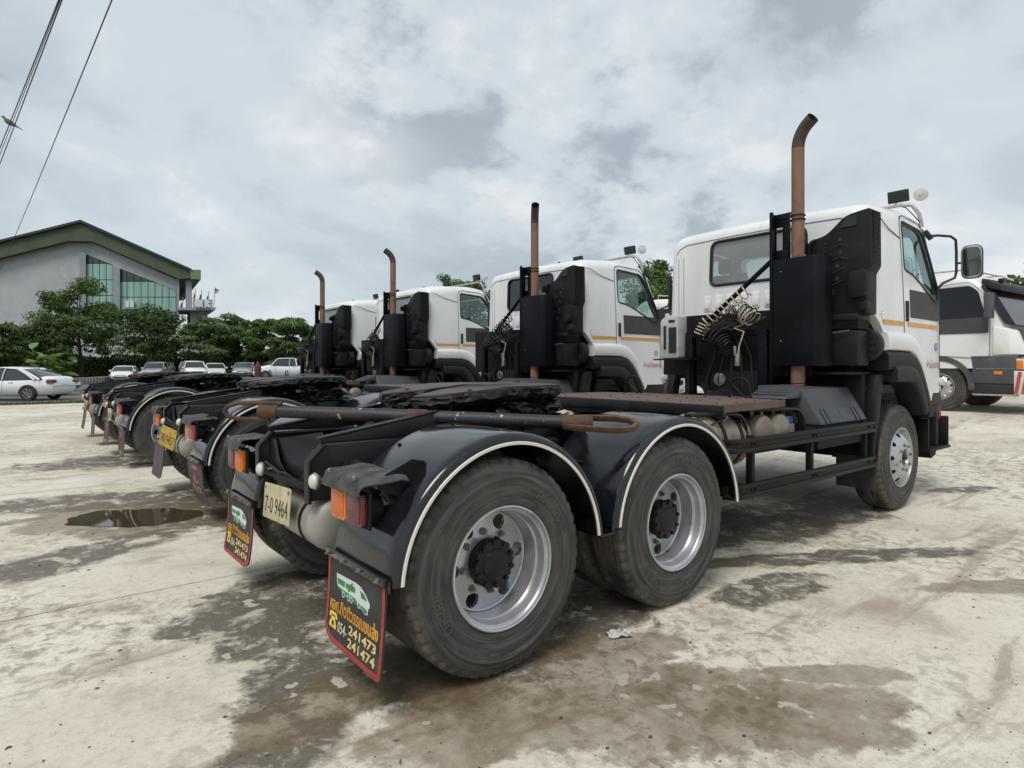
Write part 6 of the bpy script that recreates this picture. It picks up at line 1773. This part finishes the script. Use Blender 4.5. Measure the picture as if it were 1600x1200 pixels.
def tree(name, px, depth, h, rx, rz, mat, label, trunk=0.25, n_clump=46, leaves=150, leaf=0.34, seed=1, flat=0.0, group='trees beyond the road', cat='tree', ry=None, base=0.25, feather=False, z0=None):
    """crown: many leaf blades gathered in clumps through an uneven ellipsoid"""
    rnd = random.Random(seed)
    p = spot(px, depth); z0 = p.z if z0 is None else z0
    Tt = empty(name, (p.x, p.y, z0))
    tag(Tt, label, cat, group)
    ry = rx if ry is None else ry
    cz = h - rz
    clumps = []
    while len(clumps) < n_clump:
        u = Vector((rnd.uniform(-1,1), rnd.uniform(-1,1), rnd.uniform(-1,1)))
        if u.length > 1 or u.length < 0.35: continue
        k = 0.82 + 0.30*mnoise.noise(u*1.7 + Vector((seed*5.1, 0, 0)))
        c = Vector((u.x*rx*k, u.y*ry*k, cz + u.z*rz*k))
        if c.z < h*base*0.5: continue
        clumps.append((c, rnd.uniform(0.11,0.33)*min(rx,rz*1.3)*(1.1-0.3*u.length)))
    mb = MB()
    vs, fs = [], []
    for c, cr in clumps:
        for i in range(leaves):
            d = Vector((rnd.gauss(0,1), rnd.gauss(0,1), rnd.gauss(0,1))).normalized()
            q = c + Vector((d.x*cr*1.25, d.y*cr*1.25, d.z*cr*(0.8 if not feather else 0.42)))*rnd.uniform(0.55,1.08)
            nrm = (d*0.8 + Vector((rnd.uniform(-1,1), rnd.uniform(-1,1), rnd.uniform(-0.2,1.2)))*0.8).normalized()
            a = nrm.orthogonal().normalized(); a.rotate(Matrix.Rotation(rnd.uniform(0,6.28),3,nrm))
            if feather: a = (a*0.5 + Vector((d.x, d.y, -0.35))).normalized()
            b = nrm.cross(a).normalized(); L = leaf*rnd.uniform(0.6,1.3)*(1.25 if feather else 1); w = L*(0.42 if not feather else 0.24)
            n0 = len(vs)
            vs += [tuple(q-a*L*0.5), tuple(q+b*w*0.5+nrm*0.04*L), tuple(q+a*L*0.5-Vector((0,0,0.12*L))), tuple(q-b*w*0.5+nrm*0.04*L)]
            fs.append((n0, n0+1, n0+2, n0+3))
    mb.add(vs, fs)
    mb.build('crown', M[mat], Tt, fix=False, smooth=0)
    tk = MB()
    top = Vector((rnd.uniform(-0.1,0.1)*rx, rnd.uniform(-0.1,0.1)*rx, cz))
    path = [Vector((0,0,-0.1)), Vector((0.05,0.03,h*0.12)), Vector((top.x*0.4,top.y*0.4,h*0.3)), top, top+Vector((0,0,rz*0.45))]
    tk.tube(path, [trunk, trunk*0.8, trunk*0.65, trunk*0.4, trunk*0.15], n=9)
    for i in range(9):
        c, cr = clumps[(i*5) % len(clumps)]
        s_ = path[2].lerp(path[3], (i % 4)/4)
        mid = s_.lerp(c, 0.5) + Vector((0,0,-0.08*rz))
        tk.tube([s_, mid, c], [trunk*0.34, trunk*0.22, trunk*0.08], n=6)
    tk.build('trunk', M['bark'], Tt, smooth=60)
    return Tt
def zat(y, depth): return 1.5 + (572-y)/960*depth
def tr(px, ytop, half, depth, mat, label, yb=600, **kw):
    h = zat(ytop, depth) - spot(px, depth).z
    rx = half/960*depth
    return tree(kw.pop('name','broadleaf_tree'), px, depth, h, rx, kw.pop('rz', h*0.44), mat, label, **kw)
tr(127, 430, 66, 66, 'lf_mid', 'tall open crowned tree in front of the grey gabled wall', n_clump=56, leaves=170, leaf=0.42, seed=4, rz=4.6, base=0.5)
tr(78, 488, 58, 62, 'lf_dark', 'dense dark round tree left of the tall open crowned tree', n_clump=60, leaves=170, leaf=0.36, seed=9, rz=3.1)
tr(8, 496, 40, 56, 'lf_mid', 'feathery palm green tree at the left edge of the photo', n_clump=40, leaves=150, leaf=0.55, seed=12, feather=True, rz=2.6)
tr(240, 472, 62, 64, 'lf_dark', 'broad dark tree below the tall windows of the building', n_clump=66, leaves=180, leaf=0.36, seed=15, rz=3.6)
tr(322, 486, 44, 62, 'lf_light', 'feathery tree with pale layered leaves right of the dark broad tree', n_clump=52, leaves=150, leaf=0.50, seed=21, feather=True, rz=3.0, base=0.5)
tr(366, 482, 42, 65, 'lf_light', 'feathery pale tree standing behind the low white car', n_clump=52, leaves=150, leaf=0.50, seed=23, feather=True, rz=3.3, base=0.5)
tr(408, 484, 40, 63, 'lf_mid', 'feathery tree above the dark red post', n_clump=48, leaves=150, leaf=0.48, seed=27, feather=True, rz=3.2, base=0.5)
tr(458, 488, 44, 60, 'lf_light', 'loose pale green tree just left of the farthest truck stack', n_clump=52, leaves=150, leaf=0.50, seed=31, feather=True, rz=3.0, base=0.3)
tr(500, 498, 34, 66, 'lf_mid', 'green tree behind the exhaust of the farthest truck', n_clump=36, leaves=140, leaf=0.42, seed=33, rz=2.8)
tr(1033, 400, 74, 34, 'lf_mid', 'tree showing between the second cab and the nearest cab', n_clump=70, leaves=190, leaf=0.24, seed=41, rz=2.9, group='trees behind the cabs', base=0.3)
tr(722, 424, 60, 46, 'lf_mid', 'treetop showing above the third cab roof', n_clump=44, leaves=140, leaf=0.28, seed=43, rz=2.6, group='trees behind the cabs')
tr(560, 480, 40, 58, 'lf_dark', 'dark treetop low behind the farthest cab', n_clump=36, leaves=120, leaf=0.4, seed=45, rz=3.0, group='trees behind the cabs')
def sparse(px, ytop, half, depth, label, seed, rz, n=9, base=0.9):
    h = zat(ytop, depth) - spot(px, depth).z
    return tree('thin_tree', px, depth, h, half/960*depth, rz, 'lf_mid', label, trunk=0.12, n_clump=n, leaves=90, leaf=0.24, seed=seed, group='trees behind the lorry', base=base)
sparse(1606, 418, 40, 26, 'thin tree with dark leaves above the lorry roof', 52, 1.1, n=16, base=0.8)
sparse(1660, 366, 78, 30, 'taller sparse tree whose branch enters at the right edge', 55, 1.6, n=12, base=0.8)
# long clipped hedge behind the parked cars
hd = MB(); rnd = random.Random(77); vs, fs = [], []
for i in range(15000):
    px = rnd.uniform(-60, 560); d_ = 69 + rnd.uniform(-0.7, 0.7)
    p = spot(px, d_); top = 2.6 + 0.5*mnoise.noise(Vector((px*0.03, 0, 0)))
    z = p.z + rnd.uniform(0.0, top)
    nrm = Vector((rnd.uniform(-1,1), rnd.uniform(-1,1), rnd.uniform(-0.2,1))).normalized(); a = nrm.orthogonal().normalized(); b = nrm.cross(a)
    L = rnd.uniform(0.22, 0.5); q = Vector((p.x, p.y, z)); n0 = len(vs)
    vs += [tuple(q-a*L*0.5), tuple(q+b*L*0.3), tuple(q+a*L*0.5), tuple(q-b*L*0.3)]; fs.append((n0,n0+1,n0+2,n0+3))
hd.add(vs, fs)
hedge = empty('hedge', (0,0,0)); tag(hedge, 'long dark green hedge behind the parked cars', 'hedge')
hd.build('foliage', M['lf_dark'], hedge, fix=False, smooth=0)
core = MB(); a, b = spot(-60, 69.2), spot(560, 69.2)
dd = (b-a).normalized(); nn = Vector((-dd.y, dd.x, 0))*0.35
core.add([(*(a-nn).xy,-0.1),(*(b-nn).xy,0.3),(*(b+nn).xy,0.3),(*(a+nn).xy,-0.1),(*(a-nn).xy,2.0),(*(b-nn).xy,2.6),(*(b+nn).xy,2.6),(*(a+nn).xy,2.0)], [(0,1,5,4),(1,2,6,5),(2,3,7,6),(3,0,4,7),(4,5,6,7)])
core.build('stems', M['lf_dark'], hedge, smooth=0)
# young plant with big leaves near the white sedan
yp = empty('large_leaf_plant', tuple(spot(80, 36.5))); tag(yp, 'young plant with large light green leaves behind the white cars', 'plant')
M['bigleaf'] = leaf_mat('big_green_leaf', (0.15,0.24,0.06), (0.21,0.31,0.08), (0.26,0.36,0.12))
lm = MB(); n = 6; vs = []
for i in range(n+1):
    t = i/n; w = 0.30*math.sin(math.pi*min(1,t*1.02+0.02))**0.7; z = 0.10*t - 0.38*t*t
    vs += [(t, -w, z+0.06*w), (t, 0, z-0.02), (t, w, z+0.06*w)]
lm.add(vs, [f for i in range(n) for f in ((i*3,i*3+1,(i+1)*3+1,(i+1)*3),(i*3+1,i*3+2,(i+1)*3+2,(i+1)*3+1))])
leaf_me = lm.mesh('leaf', M['bigleaf'], smooth=60, fix=False)
st_ = MB()
for k in range(7):
    a = k*2.4; rr = 0.15+0.16*k
    tip = Vector((math.cos(a)*rr*1.2, math.sin(a)*rr*1.2, 1.6+0.36*((k*5) % 7)/2.4))
    st_.tube([(0,0,0), tuple(tip*0.5+Vector((0,0,0.15))), tuple(tip)], [0.035,0.025,0.012], n=6)
    for j in range(8):
        o = bpy.data.objects.new('leaf', leaf_me); COL.objects.link(o); o.parent = yp
        t = 0.45+0.55*j/7; q = tip*t; o.location = (q.x, q.y, q.z + 0.1*(1-t))
        s_ = rnd.uniform(0.65, 1.05); o.scale = (s_, s_*0.75, s_)
        o.rotation_euler = (rnd.uniform(-0.4,0.4), rnd.uniform(-0.75,0.15), a + j*2.4)
st_.build('stems', M['bark'], yp)

# ================================================================== BUILDING
BD = empty('gabled_building', (0,0,0))
tag(BD, 'large grey gabled building with a green roof edge and tall green glass windows', 'building')
M['wall'] = pm('grey_render_wall', (0.42,0.445,0.455), (0.36,0.385,0.395), 0.85, scale=0.25, thr=(0.35,0.7), c3=(0.47,0.49,0.49), thr3=(0.5,0.75), scale3=0.9)
M['roofgreen'] = pm('green_roof_edge', (0.075,0.095,0.058), (0.060,0.080,0.048), 0.7, scale=0.4, thr=(0.4,0.7))
M['roofgreen2'] = pm('green_gutter_box', (0.13,0.22,0.10), None, 0.6)
M['column'] = pm('grey_column', (0.27,0.295,0.335), (0.22,0.245,0.28), 0.8, scale=0.4)
M['pane'] = pm('green_curtained_pane', (0.22,0.38,0.33), (0.29,0.46,0.40), 0.15, scale=0.9, thr=(0.4,0.6), stretch=(2.0,2.0,0.1))
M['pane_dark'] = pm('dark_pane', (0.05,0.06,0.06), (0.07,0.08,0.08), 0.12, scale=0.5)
M['mullion'] = pm('dark_mullion', (0.035,0.04,0.04), None, 0.5)
DB = 96.0
BDIR = (FW - RT*0.62).normalized()
def bp(px, y, d=0.0):
    """point of the facade at a photo position, d metres behind its face"""
    q = Vector(CAM_POS) + FW*DB + RT*((px-800)/960*DB)
    q = q + BDIR*d; return (q.x, q.y, zat(y, DB))
def slab(poly, d0, d1, nm, mt, par=None, **kw):
    mb = MB(); n = len(poly)
    mb.add([bp(x,y,d0) for x,y in poly]+[bp(x,y,d1) for x,y in poly], [tuple(range(n)), tuple(range(2*n-1,n-1,-1))]+[(i,(i+1)%n,n+(i+1)%n,n+i) for i in range(n)])
    return mb.build(nm, M[mt], par or BD, **kw)
slab([(-190,594),(-190,450),(0,404),(108,378),(145,379),(276,437),(276,594)], 0.0, 34.0, 'wall', 'wall', smooth=0)
slab([(-200,432),(0,383),(127,351),(297,425),(297,436),(280,438),(145,380),(108,379),(0,406),(-200,458)], -1.6, 36.0, 'roof', 'roofgreen', smooth=0)
slab([(-200,429),(127,347.5),(298,423),(297,425.5),(127,351.2),(-200,432.5)], -2.2, 36.2, 'roof_cap', 'mullion', smooth=0)
slab([(295,424),(312,424),(312,439),(297,438.5)], -2.0, 34, 'gutter_box', 'roofgreen2', smooth=0)
slab([(297,439),(310,439),(308,442),(298,443)], -1.4, 30, 'eave_soffit', 'mullion', smooth=0)
slab([(124.5,395),(134.5,397),(134.5,520),(124.5,520)], -0.7, 0.2, 'column', 'column', smooth=0)
slab([(176.5,415),(187.5,419.5),(187.5,520),(176.5,520)], -0.7, 0.2, 'column', 'column', smooth=0)
slab([(275.5,436),(279.5,437.5),(279.5,500),(275.5,500)], -0.7, 0.2, 'column', 'column', smooth=0)
slab([(289.5,437),(299,437),(300,484),(291,484)], -0.6, 0.6, 'column', 'column', smooth=0)
def window(px0, px1, ytop0, ytop1, rows, ncol):
    """sloping-topped glazed bay: frame, then each pane set into it"""
    fr_ = slab([(px0,ytop0),(px1,ytop1),(px1,rows[-1]),(px0,rows[-1])], -0.12, -0.02, 'window', 'mullion', smooth=0)
    w = (px1-px0)/ncol
    for c in range(ncol):
        a, b = px0+c*w+0.55, px0+(c+1)*w-0.55
        ta = ytop0+(ytop1-ytop0)*(a-px0)/(px1-px0)+0.9; tb = ytop0+(ytop1-ytop0)*(b-px0)/(px1-px0)+0.9
        prev = None
        for r_ in range(len(rows)):
            lo = rows[r_]-0.6
            if prev is None: ya, yb_ = ta, tb
            else: ya, yb_ = max(prev+0.6, ta), max(prev+0.6, tb)
            prev = rows[r_]
            if lo-min(ya,yb_) < 1.2: continue
            ya, yb_ = min(ya, lo-0.2), min(yb_, lo-0.2)
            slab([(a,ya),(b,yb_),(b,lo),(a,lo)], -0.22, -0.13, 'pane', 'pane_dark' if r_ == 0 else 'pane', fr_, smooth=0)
window(134.5, 176.5, 397.5, 414, [412.0, 437.5, 462, 488, 512], 4)
window(187.5, 275.0, 419.5, 454, [440.0, 464.5, 488, 512], 8)
# terrace with railing, air units, flags
slab([(276,482),(336,482),(334,486),(276,486)], -2.0, 8.0, 'terrace_slab', 'column', smooth=0)
slab([(298,486),(325,486),(325,594),(298,594)], 0.5, 7.0, 'terrace_block', 'column', smooth=0)
for x in (301,306,311,316,321,326,329):
    mb = MB().tube([bp(x,482,-1.8), bp(x,471,-1.8)], 0.09, n=6); mb.build('rail_post', M['column'], BD)
for y in (470.5, 476):
    MB().tube([bp(300,y,-1.8), bp(330,y,-1.8)], 0.10, n=6).build('rail', M['column'], BD)
M['ac'] = pm('white_unit', (0.62,0.64,0.65), None, 0.5)
for x0 in (196, 203, 302, 308, 317):
    slab([(x0,471),(x0+6,471),(x0+6,481),(x0,481)], -2.6 if x0 > 250 else -1.4, -1.9 if x0 > 250 else -0.3, 'air_unit', 'ac', smooth=0)
slab([(192,482),(214,482),(214,484),(192,484)], -1.6, 0.0, 'unit_shelf', 'column', smooth=0)
FL = [('yellow','yellow flag hanging on the terrace',303.5,456,'p_yellow',1),('purple','purple flag beside the yellow flag on the terrace',313,458,'p_pink',1),('striped','striped red white and blue flag at the end of the terrace',333,453,'p_red',-1),('maroon','dark red flag behind the terrace column',284,470,'flap_red',1),('grey','grey drooping flag next to the striped flag',324,460,'column',1)]
for nm, lab, x, y, mt, s_ in FL:
    f = empty('flag', bp(x, 482, -1.0)); base_p = Vector(bp(x,482,-1.0))
    tag(f, lab, 'flag', 'flags on the terrace')
    loc = lambda px, yy, d=-1.0: tuple(Vector(bp(px,yy,d))-base_p)
    MB().tube([loc(x,482), loc(x+1.2*(1 if x < 330 else 1.5),y-4)], 0.05, n=6).build('pole', M['bar'], f)
    mb = MB(); K = 6; vs = []
    for i in range(K+1):
        t = i/K
        vs += [loc(x+1.0+s_*(-4.5*t), y+2+10*t*t*0.8, -1.0+0.4*math.sin(t*6)), loc(x+0.6+s_*(-3.0*t), y+11+3*t, -1.0+0.4*math.sin(t*6+0.6))] if s_ > 0 else [loc(x+1.5+6.5*t, y-3+5*t, -1.0+0.3*math.sin(t*6)), loc(x+1.0+3.5*t, y+7-1*t, -1.0+0.3*math.sin(t*6+0.6))]
    mb.add(vs, [(i*2,i*2+2,i*2+3,i*2+1) for i in range(K)])
    mb.build('cloth', M[mt], f, smooth=60, fix=False)
    if s_ < 0:
        mb = MB(); vs = []
        for i in range(K+1):
            t = i/K
            vs += [loc(x+1.4+5.6*t, y+0.5+3.4*t, -1.08+0.3*math.sin(t*6)), loc(x+1.2+4.6*t, y+4.0+1.2*t, -1.08+0.3*math.sin(t*6+0.6))]
        mb.add(vs, [(i*2,i*2+2,i*2+3,i*2+1) for i in range(K)]); mb.build('band', M['p_white'], f, smooth=60, fix=False)

# ================================================================== CABLES AND BIRD
M['cable'] = pm('black_cable', (0.035,0.035,0.038), None, 0.6)
def pt3(px, y, d):
    q = Vector(CAM_POS) + FW*d + RT*((px-800)/960*d); return (q.x, q.y, zat(y, d))
def cable(pts, r, label):
    P_ = [pt3(*p) for p in pts]
    o = MB().tube(P_, r, n=6).build('overhead_cable', M['cable'])
    tag(o, label, 'cable', 'overhead cables'); return o
def sagpts(p0, p1, sag, n=16, ext=0.0):
    out = []
    for i in range(n+1):
        t = -ext + (1+ext)*i/n; a = Vector(p0).lerp(Vector(p1), t); out.append(a - Vector((0,0,sag*4*max(0,t)*(1-t))))
    return out
def cab3(p0, p1, sag, r, label):
    o = MB().tube(sagpts(pt3(*p0), pt3(*p1), sag), r, n=6).build('overhead_cable', M['cable'])
    tag(o, label, 'cable', 'overhead cables'); return o
cab3((-16,455,62), (205,-75,10.5), 0.30, 0.013, 'single thin cable crossing in front of the building')
cab3((-90,480,60), (118,-56,10.0), 0.25, 0.012, 'right strand of the cable bundle at the upper left')
cab3((-94,470,60), (116,-56,10.0), 0.22, 0.008, 'middle thinnest strand of the cable bundle at the upper left')
cab3((-102,474,60), (114,-56,10.0), 0.25, 0.012, 'left strand of the cable bundle at the upper left')
# bird perched on the bundle
def ray_on_cable(o, px):
    best = None
    for v in o.data.vertices:
        q = v.co - Vector(CAM_POS); d_ = q.dot(FW); 
        if d_ <= 0: continue
        x = 800+960*q.dot(RT)/d_
        if best is None or abs(x-px) < best[0]: best = (abs(x-px), v.co.copy(), d_)
    return best[1], best[2]
co, dep = ray_on_cable([o for o in bpy.data.objects if o.get('label','').startswith('left strand')][0], 14)
BI = empty('bird', tuple(co)); tag(BI, 'small dark dove perched on the cable bundle', 'bird')
M['feather'] = pm('dove_feathers', (0.085,0.075,0.075), (0.13,0.11,0.11), 0.8, scale=30)
ax = (-RT*0.92 + Vector((0,0,0.50))).normalized()           # tail to head
nrm_ = FW
upb = ax.cross(nrm_).normalized()
if upb.z < 0: upb = -upb
k_ = dep/960.0
def bpnt(a, u): return tuple(ax*(a*k_) + upb*(u*k_ + 3.0*k_))
rings = []
for a, u, r in ((-22,-0.4,0.5),(-14,-0.4,1.0),(-8,-0.2,2.0),(-3,0.0,3.6),(2,0.0,4.2),(6,0.2,3.7),(9,0.9,2.6),(11,1.9,1.9),(13,2.7,2.1),(15,2.9,1.6),(16.5,2.6,0.6),(18.5,2.2,0.15)):
    c = Vector(bpnt(a, u)); rings.append([tuple(c + (upb*math.cos(t) + nrm_*math.sin(t)*0.85)*r*k_) for t in [2*math.pi*i/12 for i in range(12)]])
MB().loft(rings).build('body', M['feather'], BI, smooth=80)
# no mesh may hide a missing tag: anything top level without one is setting
for o in bpy.data.objects:
    if o.parent is None and o.type in ('MESH', 'EMPTY') and 'kind' not in o and 'category' not in o:
        o['kind'] = 'structure'
